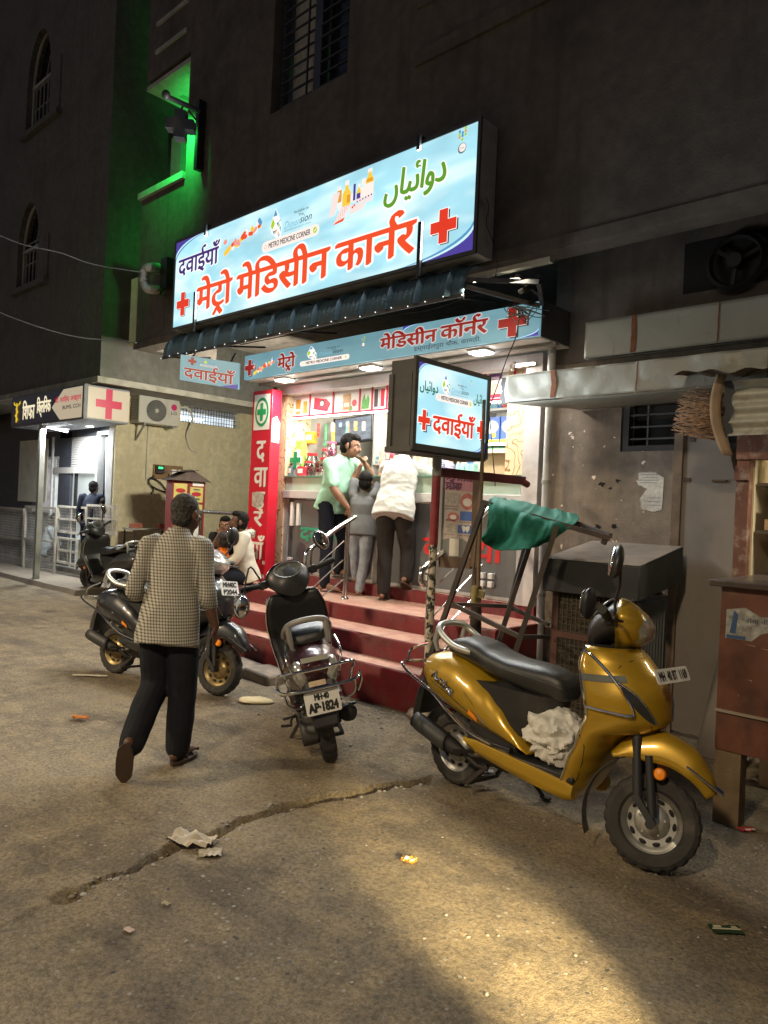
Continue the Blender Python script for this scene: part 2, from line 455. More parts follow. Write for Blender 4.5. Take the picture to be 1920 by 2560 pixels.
mb.add([(x, y, ground_z(x, y) if (-20 < x < 6 and -2 < y < 8) else 0) for y in ys_ for x in xs_],
       [(j * nx + i, j * nx + i + 1, (j + 1) * nx + i + 1, (j + 1) * nx + i) for j in range(len(ys_) - 1) for i in range(nx - 1)])
g = mb.build('ground', GROUND_M, fix=False, ang=80); g['kind'] = 'structure'

# loose gravel along the crack and over the road: nobody could count it
mb = MB()
def pebble(x, y, r):
    k = random.random() * 6
    pts, fs = [], []
    ph = random.random() * 6
    e = MB(); e.ell((0, 0, 0), (r, r * random.uniform(.6, 1), r * random.uniform(.35, .7)), 6, 4)
    T = Matrix.Rotation(ph, 4, 'Z'); z = ground_z(x, y)
    mb.add([T @ (Vector(p) * (1 + .35 * noise.noise((p.x / r + k, p.y / r, p.z / r)))) + Vector((x, y, z + r * .15)) for p in e.v], e.f)
for i in range(150):
    t = random.random(); k = min(len(CRACK) - 2, 1 + int(t * (len(CRACK) - 2))); a, b_ = CRACK[k], CRACK[k + 1]; p = a.lerp(b_, random.random())
    pebble(p.x + random.gauss(.01, .03), p.y + random.gauss(-.03, .03), random.choice((.004, .006, .008, .012, .016)))
for i in range(420): pebble(random.uniform(-4.6, -.3), random.uniform(.7, 4.2), random.choice((.003, .004, .005, .007, .009)))
for i in range(420): pebble(random.uniform(-5.0, -2.4), 4.37 - abs(random.gauss(0, .35)), random.choice((.004, .005, .007, .01, .014)))
for i in range(160): pebble(random.uniform(-1.6, -.5), 4.0 - abs(random.gauss(0, .3)), random.choice((.004, .006, .009)))
tag(mb.build('gravel', M('gravel_stone', (.28, .25, .21), .9, 0, .45, 60), ang=60), 'loose grey gravel scattered along the crack and over the dusty road', 'gravel', kind='stuff')

# ---------------------------------------------------------------- the shop's building
YO = 5.25          # front of the overhanging upper floor
YW = 5.9           # wall of the ground floor
sb = thing('corner_building', 'dark plastered building whose upper floor overhangs the lit medicine shop', 'building', (-4, YO, 0))
sb0 = Matrix.Translation((4, -YO, 0))
def B(name, mat, fn, **k): return part(name, mat, sb, lambda m: (setattr(m, 'T', sb0), fn(m)), **k)
XL, XB, XR = -10.03, -8.87, 3.0
def upper(m):
    y0, y1 = YO, YO + .22
    m.bx(XB, -7.05, y0, y1, 3.76, 11); m.bx(-7.05, -5.75, y0, y1, 3.76, 6.18); m.bx(-7.05, -5.75, y0, y1, 7.95, 11); m.bx(-5.75, XR, y0, y1, 3.76, 11)
    m.bx(XL, XB, y0, y1, 3.76, 5.93); m.bx(XL, XB, y0, y1, 7.66, 11)
    m.bx(XL, XL + .2, y1, 6.5, 3.76, 5.93)
B('upper_wall', DARKP, upper)
B('plaster_band', DARKP, lambda m: (m.bx(XL - .02, XR, YO - .02, YO, 3.76, 3.86), m.bx(XB + 4.1, XR, YO - .03, YO, 5.86, 6.0), m.bx(XB + 4.1, XR, YO - .03, YO, 6.42, 6.46)))
B('soffit', DARKP, lambda m: (m.bx(XL + .02, XR, YO + .221, 8.2, 4.1, 4.2),))
B('balcony_rail', BALCP, lambda m: (m.bx(XL - .03, XB, YO - .05, YO + .26, 5.93, 6.02), m.bx(XL - .03, XL + .23, YO + .26, 6.5, 5.93, 6.02)))
B('balcony_ceiling', BALCP, lambda m: (m.bx(XL - .02, XB, YO + .22, 6.75, 7.6, 7.72), m.bx(XL - .04, XB, YO + .02, YO + .4, 7.54, 7.6), m.bx(XL - .04, XL + .22, YO + .4, 6.7, 7.54, 7.6)))
B('balcony_column', BALCP, lambda m: m.bx(aty(427, 400, 6.3).x, aty(451, 400, 6.3).x, 6.3, 6.5, 4.2, 7.6))
B('balcony_side_wall', BALCP, lambda m: (m.bx(XB, XB + .2, YO + .221, 8.2, 4.2, 7.9), m.bx(-9.1, XB - .002, 5.9, 6.15, 4.2, 7.6)))
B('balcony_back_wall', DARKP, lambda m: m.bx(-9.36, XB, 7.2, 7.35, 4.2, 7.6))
B('wall_louvre', BALCP, lambda m: [m.bx(XL + .25, XB - .1, YO - .03, YO + .0, z, z + .05) for z in (7.95, 8.35, 8.75, 9.15)])
spot('balcony_green_lamp', (-9.15, 5.5, 6.06), (-9.22, 6.45, 6.9), 75, (.02, 1, .12), 115, .5, .05)
spot('cross_green_lamp', (-8.72, 4.86, 6.55), (-8.98, 5.5, 6.2), 75, (.02, 1, .12), 120, .6, .05)
# window of the upper floor
wf = B('window', M('window_blue_frame', (.05, .055, .08), .5), lambda m: (m.bx(-7.05, -6.98, YO + .12, YO + .2, 6.18, 7.95), m.bx(-6.42, -6.3, YO + .1, YO + .2, 6.18, 7.95), m.bx(-5.82, -5.75, YO + .12, YO + .2, 6.18, 7.95), m.bx(-6.98, -5.82, YO + .12, YO + .2, 6.18, 6.25), m.bx(-6.98, -5.82, YO + .12, YO + .2, 7.88, 7.95)))
part('window_grille', M('window_grille_metal', (.035, .037, .045), .5), wf, lambda m: ([setattr(m, 'T', sb0)] + [m.bx(-6.98, -6.42, YO + .08, YO + .1, 6.25 + k * .14, 6.268 + k * .14) for k in range(12)] + [m.bx(-6.3, -5.82, YO + .08, YO + .1, 6.25 + k * .14, 6.268 + k * .14) for k in range(12)] + [m.bx(-6.5, -6.485, YO + .06, YO + .08, 6.25, 7.9)]))
part('curtain', M('pale_curtain', (.6, .57, .5), .9), wf, lambda m: (setattr(m, 'T', sb0), m.grid(40, 2, lambda a, b: (-6.98 + .56 * a, YO + .26 + .012 * sin(a * 50), 6.2 + 1.75 * b))))
part('dark_pane', M('dark_pane', (.02, .022, .03), .2), wf, lambda m: (setattr(m, 'T', sb0), m.bx(-6.3, -5.8, YO + .24, YO + .25, 6.2, 7.9)))
# ground floor wall right of the shop, with a barred window
WX0, WX1, WZ0, WZ1 = -2.83, -1.2, 2.17, 2.66
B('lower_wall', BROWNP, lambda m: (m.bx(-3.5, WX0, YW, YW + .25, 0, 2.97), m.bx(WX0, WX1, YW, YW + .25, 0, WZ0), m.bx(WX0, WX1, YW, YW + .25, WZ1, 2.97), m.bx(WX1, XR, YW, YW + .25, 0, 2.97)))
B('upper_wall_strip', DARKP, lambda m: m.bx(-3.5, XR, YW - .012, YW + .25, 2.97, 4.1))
B('wall_opening', M('dark_opening', (.008, .008, .009), .8), lambda m: (m.bx(WX0, WX1, YW + .25, YW + .3, WZ0, WZ1), m.bx(-2.35, -.6, YW - .02, YW - .013, 3.42, 3.82)))
w2 = B('barred_window', M('old_window_frame', (.045, .04, .04), .7), lambda m: (m.bx(WX0, WX0 + .06, YW + .02, YW + .1, WZ0, WZ1), m.bx(WX0 + .06, WX1, YW + .02, YW + .1, WZ0, WZ0 + .05)))
part('window_bar', M('window_bar_metal', (.05, .048, .05), .6), w2, lambda m: ([setattr(m, 'T', sb0)] + [m.bx(WX0 + .06, WX1, YW + .04, YW + .055, WZ0 + .1 + k * .1, WZ0 + .115 + k * .1) for k in range(4)] + [m.bx(WX0 + .2 + k * .45, WX0 + .215 + k * .45, YW + .055, YW + .07, WZ0 + .05, WZ1) for k in range(3)]))
fan = B('exhaust_fan', M('fan_metal', (.016, .016, .016), .6, .2, dirt=(.03, .02, .02)), lambda m: (m.lathe([(.19, -.03), (.22, 0), (.19, .03), (.17, 0)], (-1.93, YW - .09, 3.58), (0, 1, 0), 24), [m.bar((-1.93, YW - .09, 3.58), (-1.93 + .2 * cos(k), YW - .09, 3.58 + .2 * sin(k)), .03, .015, (0, 1, 0)) for k in (.4, 2.5, 4.6)], m.cyl((-1.93, YW - .14, 3.58), (-1.93, YW - .04, 3.58), .055)))
# holes and torn paper on the wall
B('wall_hole', M('wall_hole_dark', (.012, .011, .01), .9), lambda m: [m.prism([(aty(u, v, YW).x + r * .8 * (1 + 1.3 * noise.noise((k * 1.7, u * .37, 0))) * cos(k * .5236), aty(u, v, YW).z + r * .6 * (1 + 1.3 * noise.noise((k * 1.7, u * .37, 0))) * sin(k * .5236)) for k in range(12)], lambda a, b, d: (a, d, b), YW - .003, YW - .001) for u, v, r in ((1505, 1212, .033), (1545, 1203, .025), (1525, 1222, .02), (1495, 1315, .035), (1535, 1316, .028), (1330, 1300, .06), (1345, 1345, .03))], smooth=False)
pp = thing('wall_poster', 'torn white paper poster stuck on the brown wall beside the panel', 'poster', aty(1625, 1230, YW) - Vector((0, .004, 0)))
def torn(m):
    base = [(1597, 1183), (1632, 1178), (1660, 1195), (1655, 1275), (1636, 1280), (1603, 1272), (1600, 1245), (1618, 1222), (1595, 1212)]
    out = []
    for (a, b), (c, d) in zip(base, base[1:] + base[:1]):
        for k in range(5):
            t = k / 5; out.append((lerp(a, c, t) + 2.5 * noise.noise((a * 3.1 + k, b, 0)), lerp(b, d, t) + 2.5 * noise.noise((a + k * 1.7, b * 2.3, 5))))
    P = [aty(u, v, YW - .004) for u, v in out]; O = pp.location
    m.prism([(p.x - O.x, p.z - O.z) for p in P], lambda a, b, d: (a, d, b), -.003, .001)
part('paper', M('torn_paper', (.55, .54, .5), .85, 0, .2, 30, bump=.5, bs=30, dirt=(.25, .22, .18), dfac=.6), pp, torn, smooth=False)
part('old_print', M('faded_print', (.25, .25, .26), .85), pp, lambda m: [m.bx(-.1 + .02 * (k % 3), .06 + .015 * (k % 2), -.006, -.0045, .16 - k * .022, .166 - k * .022) for k in range(5)] + [m.bx(-.02, .1, -.006, -.0045, -.05 - k * .03, -.045 - k * .03) for k in range(3)], smooth=False)
# drain pipe beside the shop
dp = thing('drain_pipe', 'pale vertical drain pipe between shop frame and brown wall', 'pipe', (-3.42, 5.72, 0))
part('pipe', M('pale_pipe', (.5, .5, .5), .35, 0, .08, dirt=(.25, .22, .18), dfac=.4), dp, lambda m: m.cyl((0, 0, .3), (0, 0, 3.1), .036, 16))
part('pipe_clip', GREYM, dp, lambda m: [m.lathe([(.037, -.015), (.043, -.015), (.043, .015), (.037, .015)], (0, 0, z), (0, 0, 1), 16) for z in (.9, 1.9, 2.8)])

# ---------------------------------------------------------------- steps of the shop, painted red
def red_mat(name, c1, c2, f):
    m, nt, b = new_mat(name); c = wcoords(nt); n = noisef(nt, c, 6, 8, .65); n2 = noisef(nt, c, 45, 4)
    a = mixc(nt, ramp(nt, n, .40, .66), c1, c2); a = mixc(nt, .35, a, mixc(nt, n2, (.5, .5, .5), (1.3, 1.3, 1.3)), 'MULTIPLY')
    d = ramp(nt, noisef(nt, c, 2.6, 8, .75), .46, .70); a = mixc(nt, d, a, f); a = mixc(nt, ramp(nt, noisef(nt, wcoords(nt, (2, 2, .6)), 9, 6, .7), .60, .70), a, tuple(x * .45 for x in f))
    nt.links.new(a, b.inputs['Base Color']); b.inputs['Roughness'].default_value = .6; b.inputs['Specular IOR Level'].default_value = .3
    bumpit(nt, b, n2, .4, .006); MATS[name] = m; return m
RISER = red_mat('red_riser_paint', (.165, .012, .017), (.11, .009, .013), (.11, .045, .04))
TREAD = red_mat('worn_red_tread', (.46, .27, .21), (.36, .16, .13), (.48, .33, .25))
st = thing('shop_steps', 'red painted steps with worn pink treads leading up to the shop', 'steps', (-5.6, 4.388, 0))
SX0, SX1 = -7.75, -3.42
T0 = Matrix.Translation((5.6, -4.388, 0))
lev = [(4.388, .31), (4.63, .492), (5.03, .645), (5.80, .77)]
def wob(m, x0, x1, y0, y1, z0, z1):
    """a step block with a slightly chipped front edge"""
    n = 70; R = []
    for i in range(n + 1):
        x = lerp(x0, x1, i / n); e = .006 * noise.noise((x * 5, y0, z1)) + max(0, .07 * (noise.noise((x * 7, y0 * 3, z1 * 5)) - .34)) + max(0, .05 * (noise.noise((x * 23, y0, z1 * 3)) - .42)); 
        R.append([(x, y1, z0), (x, y0 + e * .3, z0), (x, y0 + e * .5, z1 - .02 - e), (x, y0 + .008 + e, z1 - .004 - e * .6), (x, y0 + .02 + e * 1.5, z1), (x, y1, z1)])
    m.rings(R)
z0 = -.1; ends = [4.63, 5.03, 5.80, 6.6]
for i, ((y, z), ye) in enumerate(zip(lev, ends)):
    m = MB(T0); wob(m, SX0 + (.0 if i < 3 else .15), SX1 - (.16, .16, .0, .12)[i], y, ye + .0, z0, z); z0 = z - .001 if False else z0
    m.build('riser', RISER, st, ang=35)
    m = MB(T0); m.grid(60, 4, lambda a, b, y=y, ye=ye, z=z, i=i: (lerp(SX0 + (.02 if i < 3 else .17), SX1 - (.16, .16, .0, .12)[i] - .02, a), lerp(y + .022, ye - .001, b), z + .003))
    m.build('tread', TREAD, st)
# broken concrete at the foot of the steps
kb = part('kerb_edge', M('broken_concrete', (.22, .18, .14), .95, 0, .3, 9, bump=.9, bs=22), None, lambda m: [m.box((x, 4.2 + .1 * noise.noise((x, 0, 0)), .03), (.42, .32, .12), (.03 * noise.noise((x, 1, 0)), .04, .1 * noise.noise((x, 2, 0))), .93) for x in (-7.5, -7.05, -6.6, -6.15, -5.7, -5.3)], bevel=.02)
tag(kb, 'broken concrete kerb along the left foot of the red steps', 'kerb')
for i, (u, v, s) in enumerate(((1060, 1800, .17), (1000, 1770, .1), (640, 1757, .15), (1105, 1830, .08))):
    p = gnd(u, v); m = MB(); m.ell((0, 0, 0), (s, s * .6, s * .35 if i != 2 else s * .16), 12, 8)
    for q in m.v: q *= 1 + .25 * noise.noise((q.x * 14 + i, q.y * 14, q.z * 14))
    o = m.build('stone', M('brown_stone', (.2, .15, .11), .95, 0, .3, 12, bump=.8, bs=30) if i != 2 else M('pale_slab', (.5, .41, .24), .9, bump=.6), ang=60)
    o.location = (p.x, p.y, s * .12); o.rotation_euler = (0, 0, .3 * i)
    tag(o, ['rough brown stone lying at the right foot of the steps', 'low dark stone lying against the lowest red riser', 'flat pale yellowish stone slab behind the maroon scooter', 'small clod of earth beside the golden scooter tail'][i], 'stone')
# ---------------------------------------------------------------- the lit signs
SKYB = glow('lit_pale_blue_face', (.46, .77, .86), .68, sample=True, var=.14, vs=1.3)
def whiter(m):
    nt = m.node_tree; b = nt.nodes['Principled BSDF']; f = noisef(nt, coords(nt, (.7, 1, 2.2)), 1.5, 2)
    nt.links.new(mixc(nt, ramp(nt, f, .42, .68), (.36, .68, .79), (.74, .97, 1.0)), b.inputs['Emission Color'])
whiter(SKYB)
SKYB2 = glow('printed_blue_face_glow', (.30, .60, .70), .31, sample=True, var=.12, vs=2)  # printed board face; its lit look is emission put into the material
def gl(n, c, s=.9): return glow(n, c, s * .62)
ORANGE = gl('lit_orange_red', (.90, .085, .022), .95)
REDP = gl('printed_red_glow', (.60, .03, .022), .42)
REDL = gl('lit_red', (.82, .05, .02), .9)
HALO = gl('lit_white_outline', (1, .97, .93), 1.05)
HALO2 = gl('printed_outline_glow', (.9, .9, .9), .55)
SHAD = gl('lit_maroon_shadow', (.10, .01, .01), .5)
VIOL = gl('lit_violet_ink', (.07, .035, .22), .8)
GREEN = gl('lit_leaf_green', (.14, .38, .03), .85)
DGREEN = gl('lit_dark_green', (.02, .14, .05), .8)
INK = gl('lit_dark_ink', (.03, .03, .04), .6)
GREYINK = gl('lit_grey_ink', (.22, .3, .33), .7)
PURP = gl('lit_purple', (.10, .07, .42), .75)
BLUEB = gl('lit_mid_blue', (.12, .38, .68), .8)
LBLUE = gl('lit_light_blue', (.62, .9, .97), 1.0)
CREAM = gl('lit_cream', (1, .86, .78), 1.0)
LIME = gl('lit_lime', (.48, .68, .02), .9)
YEL = gl('lit_yellow', (1, .62, .06), .95)
AMBER = gl('lit_amber', (.85, .38, .03), .9)
PINK = gl('lit_pink', (.9, .35, .3), .95)
SIGNFRAME = M('sign_frame_metal', (.10, .10, .10), .5, .3, .15)
SIGNSIDE = M('sign_side_sheet', (.5, .5, .47), .6, .1, .15, dirt=(.08, .07, .06), dfac=.5)

def cross_poly(cx, cz, r, w):
    w /= 2; return [(cx - w, cz - r), (cx + w, cz - r), (cx + w, cz - w), (cx + r, cz - w), (cx + r, cz + w), (cx + w, cz + w), (cx + w, cz + r), (cx - w, cz + r), (cx - w, cz + w), (cx - r, cz + w), (cx - r, cz - w), (cx - w, cz - w)]
def flat(m, poly, fn, d):
    n = len(poly); m.add([fn(a, b, d) for a, b in poly], [tuple(range(n))])
def fpart(name, mat, parent, polys, fn, d):
    m = MB()
    for i, p in enumerate(polys): flat(m, p, fn, d + i * .00025)
    return m.build(name, mat, parent, smooth=False, fix=False)
def rect(x0, x1, z0, z1): return [(x0, z0), (x1, z0), (x1, z1), (x0, z1)]
def rrect(x0, x1, z0, z1, r, n=5):
    out = []
    for cx, cz, a0 in ((x1 - r, z0 + r, -90), (x1 - r, z1 - r, 0), (x0 + r, z1 - r, 90), (x0 + r, z0 + r, 180)):
        for k in range(n + 1): a = radians(a0 + 90 * k / n); out.append((cx + r * cos(a), cz + r * sin(a)))
    return out
def disc(cx, cz, r, n=16, sz=1): return [(cx + r * cos(2 * pi * k / n), cz + r * sz * sin(2 * pi * k / n)) for k in range(n)]
def pillp(cx, cz, L, r, a):
    p = rrect(-L / 2, L / 2, -r, r, r * .98, 4); return [(cx + x * cos(a) - z * sin(a), cz + x * sin(a) + z * cos(a)) for x, z in p]
def red_cross(parent, fn, cx, cz, r, w, d, red=REDL, halo=HALO, sh=SHAD, asp=1):
    f2 = lambda a, b, dd: fn(cx + (a - cx) * asp, b, dd)
    if sh: fpart('cross_shadow', sh, parent, [cross_poly(cx + .02, cz - .014, r, w)], f2, d)
    fpart('cross_outline', halo, parent, [cross_poly(cx, cz, r + .006, w + .014)], f2, d + .001)
    fpart('red_cross', red, parent, [cross_poly(cx, cz, r, w)], f2, d + .002)
def pills(parent, fn, x0, x1, z0, z1, d, k=1):
    rnd = random.Random(4); W = x1 - x0; H = z1 - z0
    for nm, mt, n in (('pale_pill', CREAM, 9), ('yellow_pill', YEL, 5), ('red_pill', ORANGE, 5), ('pink_pill', PINK, 4), ('blue_pill', BLUEB, 1)):
        ps = []
        for i in range(n):
            a = rnd.random(); cx = x0 + W * (.22 + .74 * a); cz = z0 + H * (.2 + .7 * a * rnd.uniform(.7, 1) * (1 if a < .75 else .9)) + H * rnd.uniform(-.1, .12)
            ps.append(pillp(cx, cz, W * rnd.uniform(.1, .16), W * rnd.uniform(.03, .04), rnd.uniform(0, 3)))
        if nm == 'yellow_pill': ps.append(pillp(x0 + W * .1, z0 + H * .1, W * .22, W * .045, .5))
        if nm == 'pink_pill': ps.append(pillp(x0 + W * .03, z0 + H * .5, W * .11, W * .04, .2))
        fpart(nm, mt, parent, ps, fn, d + .0015 * ['pale_pill', 'yellow_pill', 'red_pill', 'pink_pill', 'blue_pill'].index(nm) * .6)
def diamond(parent, fn, x0, x1, z0, z1, d):
    def q(a, b): return (x0 + (x1 - x0) * a, z0 + (z1 - z0) * b)
    fpart('emblem_white', HALO, parent, [[q(-.04, .48), q(.1, .2), q(.6, -.03), q(1.02, 0), q(1.02, .4), q(.75, .75), q(.4, 1.04), q(.2, .8)]], fn, d)
    fpart('emblem_blue', BLUEB, parent, [[q(.22, .76), q(.62, .76), q(.42, 1.0)], [q(.55, .5), q(.8, .52), q(.72, .36)], [q(.86, .3), q(1, .36), q(.97, .12)], [q(.2, .26), q(.45, .26), q(.38, .1)], [q(.7, .03), q(.96, .1), q(.85, 0)]], fn, d + .001)
    fpart('emblem_lime', LIME, parent, [[q(.2, .72), q(0, .47), q(.16, .3), q(.4, .5)], [q(.72, .34), q(.84, .48), q(.9, .34)]], fn, d + .0015)
    fpart('emblem_orange', AMBER, parent, [[q(.42, .26), q(.68, .28), q(.5, .12)], [q(.66, .1), q(.86, .2), q(.8, .06)]], fn, d + .002)
def swoosh(parent, fn, x0, x1, z0, z1, d):
    W = x1 - x0; H = z1 - z0
    def band(cx, cz, rx0, rz0, rx1, rz1, sgn):  # curved band in a corner, cut by the frame
        out = []
        for k in range(13): a = radians(90 * k / 12); out.append((cx + sgn * rx0 * (1 - sin(a)), cz + (-sgn) * -rz0 * (1 - cos(a))))
        for k in range(12, -1, -1): a = radians(90 * k / 12); out.append((cx + sgn * rx1 * (1 - sin(a)), cz + sgn * rz1 * (1 - cos(a))))
        return out
    def corner(cx, cz, rx, rz, s): return [(cx, cz)] + [(cx + s * rx * (1 - sin(radians(90 * k / 12))), cz + -s * -rz * -1 * (1 - cos(radians(90 * k / 12)))) if False else (cx + s * rx * (1 - sin(radians(90 * k / 12))), cz - s * rz * (1 - cos(radians(90 * k / 12)))) for k in range(13)]
    # s=+1: top-left corner, s=-1: bottom-right corner
    for (cx, cz, s, kx, kz) in ((x0, z1, 1, .165, .24), (x1, z0, -1, .22, .26)):
        fpart('corner_band', BLUEB, parent, [corner(cx, cz, W * kx, H * kz, s)], fn, d)
        fpart('corner_stripe', LBLUE, parent, [corner(cx, cz, W * kx * .86, H * kz * .86, s)], fn, d + .0008)
        fpart('corner_fill', PURP, parent, [corner(cx, cz, W * kx * .72, H * kz * .72, s)], fn, d + .0016)
def dots_logo(parent, fn, cx, cz, s, d):
    for nm, mt, L in (('blue_dot', BLUEB, ((-1, 1.4), (0, .8), (0, 0))), ('lime_dot', LIME, ((1, 1.8), (-1, .6), (1, .1), (0, -1.0))), ('orange_dot', AMBER, ((1, 1), (-1, -.2)))):
        fpart(nm, mt, parent, [disc(cx + a * s * .8, cz + b * s * .8, s * .33, 12) for a, b in L], fn, d)
    fpart('headset', GREYINK, parent, [disc(cx, cz - 2.7 * s, s * 1.15, 20)], fn, d)
    fpart('headset_face', CREAM, parent, [disc(cx + .1 * s, cz - 2.6 * s, s * .9, 20)], fn, d + .001)
    lettering('Chat', (cx - .6 * s, cx + .6 * s, cz - 2.9 * s, cz - 2.4 * s), GREYINK, parent, fn, d=d + .002)
def listing(parent, fn, ax0, ax1, az0, az1, d, tick=True):
    """the little advert: emblem, words, white search pill (its QR code is left out)"""
    W = ax1 - ax0; H = az1 - az0
    def X(a): return ax0 + W * a
    def Z(b): return az0 + H * b
    diamond(parent, fn, X(.15), X(.34), Z(.13), Z(.86), d)
    lettering('Available on', (X(.56), X(.81), Z(.56), Z(.64)), INK, parent, fn, d=d)
    lettering('The', (X(.64), X(.73), Z(.46), Z(.53)), INK, parent, fn, d=d)
    lettering('th', (X(.3), X(.34), Z(.5), Z(.56)), INK, parent, fn, d=d + .003)
    lettering('Dimen', (X(.4), X(.66), Z(.26), Z(.44)), gl('lit_script_blue', (.25, .55, .7), .8), parent, fn, d=d, slant=.25)
    lettering('sion', (X(.67), X(.86), Z(.28), Z(.45)), INK, parent, fn, d=d, slant=.25)
    lettering('4thdimension.com', (X(.4), X(.86), Z(.19), Z(.235)), GREYINK, parent, fn, d=d)
    fpart('search_pill', CREAM, parent, [rrect(X(0), X(1), Z(-.16), Z(.115), (Z(.115) - Z(-.16)) / 2.2)], fn, d + .0002)
    lettering('METRO MEDICINE CORNER', (X(.13), X(.86), Z(-.09), Z(.045)), INK, parent, fn, d=d + .0025, bold=.0012)
    fpart('search_ring', PINK, parent, [disc(X(.065), Z(-.02), H * .055)], fn, d + .001)
    fpart('search_ring_inside', CREAM, parent, [disc(X(.065), Z(-.02), H * .042)], fn, d + .0014)
    if tick:
        fpart('tick_badge', LIME, parent, [disc(X(.935), Z(-.02), H * .075, 14)], fn, d + .001)
        m = MB(); v, f = stroke2d([(X(.915), Z(-.02)), (X(.93), Z(-.045)), (X(.96), Z(.02))], H * .022); m.add([fn(a, b, d + .0016) for a, b in v], f); m.build('tick_mark', HALO, parent, smooth=False, fix=False)
def bottles(parent, fn, x0, x1, z0, z1, d):
    def q(a, b): return (x0 + (x1 - x0) * a, z0 + (z1 - z0) * b)
    def R(a0, a1, b0, b1): return [q(a0, b0), q(a1, b0), q(a1, b1), q(a0, b1)]
    def bot(a0, a1, b0, b1): 
        w = a1 - a0; return [q(a0, b0), q(a1, b0), q(a1, lerp(b0, b1, .6)), q(a1 - w * .3, lerp(b0, b1, .82)), q(a1 - w * .3, b1), q(a0 + w * .3, b1), q(a0 + w * .3, lerp(b0, b1, .82)), q(a0, lerp(b0, b1, .6))]
    fpart('amber_bottle', YEL, parent, [bot(.32, .5, .36, .86), bot(.82, .99, .44, .98), bot(.63, .73, .42, .7)], fn, d)
    fpart('bottle_cap', CREAM, parent, [R(.37, .45, .84, .95), R(.86, .95, .94, 1.02), R(.2, .27, .78, .88), R(.66, .7, .68, .76), R(.74, .82, .7, .84)], fn, d + .001)
    fpart('bottle_label', CREAM, parent, [R(.8, .99, .42, .7), R(.22, .3, .32, .5), R(.72, .8, .44, .66), R(.52, .6, .4, .6)], fn, d + .0016)
    fpart('amber_shade', AMBER, parent, [R(.42, .5, .42, .6), R(.2, .3, .5, .78), R(.84, .97, .72, .8)], fn, d + .002)
    fpart('small_vial', PURP, parent, [R(.56, .61, .42, .8), R(.64, .72, .4, .55)], fn, d + .0024)
    fpart('pill_strip', gl('lit_strip_white', (.95, .8, .76), .95), parent, [[q(.02, .22), q(.16, .24), q(.26, .74), q(.1, .76)], [q(.13, .0), q(.36, .02), q(.52, .36), q(.3, .36)], [q(.5, .1), q(.78, .16), q(.88, .3), q(.5, .32)], [q(.56, .36), q(.98, .26), q(1, .44), q(.62, .42)]], fn, d + .003)
    rnd = random.Random(2)
    fpart('strip_red', ORANGE, parent, [[q(.13, 0), q(.36, .02), q(.4, .1), q(.2, .05)], disc(*q(.6, .3), .012), disc(*q(.56, .27), .012)] + [disc(*q(lerp(.2, .44, i / 5) + (j - 1) * .05, lerp(.08, .32, i / 5)), .0055, 6) for i in range(6) for j in range(3)], fn, d + .0042)
    fpart('strip_dark', PURP, parent, [disc(*q(.66 + .06 * i, .36 + .01 * i), .009, 8) for i in range(6)], fn, d + .0042)
URDU = '\uFB9E\uFE8E\uFBFF\uFE8B\uFE8D\uFEED\uFEA9'

# --- 1. the big light box on the upper floor
YS = 5.0
LX0, LX1, LZ0, LZ1 = -8.578, -3.795, 3.824, 4.918
bs = thing('light_box_sign', 'big lit pale blue light box sign with orange Hindi shop name, above the awning', 'shop sign', (-6.2, YS, 4.37))
bT = Matrix.Translation((6.2, -YS, -4.37))
def bfn(a, b, d): return (a + 6.2, -d, b - 4.37)
part('box', SIGNSIDE, bs, lambda m: (setattr(m, 'T', bT), m.bx(LX0 - .03, LX1 + .03, YS + .012, YS + .235, LZ0 - .03, LZ1 + .03)))
part('frame', SIGNFRAME, bs, lambda m: (setattr(m, 'T', bT), m.bx(LX0 - .032, LX1 + .032, YS - .012, YS + .012, LZ1, LZ1 + .032), m.bx(LX0 - .032, LX1 + .032, YS - .012, YS + .012, LZ0 - .032, LZ0), m.bx(LX0 - .032, LX0, YS - .012, YS + .012, LZ0, LZ1), m.bx(LX1, LX1 + .032, YS - .012, YS + .012, LZ0, LZ1)))
part('lit_face', SKYB, bs, lambda m: (setattr(m, 'T', bT), m.bx(LX0, LX1, YS - .001, YS + .01, LZ0, LZ1)))
swoosh(bs, bfn, LX0, LX1, LZ0, LZ1, .003)
for body, bx in (('मेट^ो', (-8.03, -7.30, 3.85, 4.357)), ('मेिडसीन', (-7.19, -5.61, 3.935, 4.362)), ('कारन~'[:2] + 'न~र', (-5.51, -4.455, 3.945, 4.37))):
    lettering(body, bx, ORANGE, bs, bfn, nib=(.017, .008), halo=HALO, hw=.022, d=.01)
lettering('दवाईयाँ', (-8.49, -7.585, 4.442, 4.755), VIOL, bs, bfn, nib=(.009, .005), halo=HALO, hw=.012, d=.01)
lettering(URDU, (-4.875, -4.145, 4.435, 4.775), GREEN, bs, bfn, nib=(.011, -.006), halo=HALO, hw=.010, d=.01, slant=.12)
red_cross(bs, bfn, -8.362, 4.1, .148, .098, .006, asp=.95)
red_cross(bs, bfn, -4.13, 4.105, .15, .1, .006, asp=.97)
pills(bs, bfn, -7.49, -6.77, 4.55, 4.83, .006)
bottles(bs, bfn, -5.66, -5.015, 4.445, 4.875, .005)
listing(bs, bfn, -6.75, -5.79, 4.475, 4.91, .005)
dots_logo(bs, bfn, -3.96, 4.845, .04, .006)
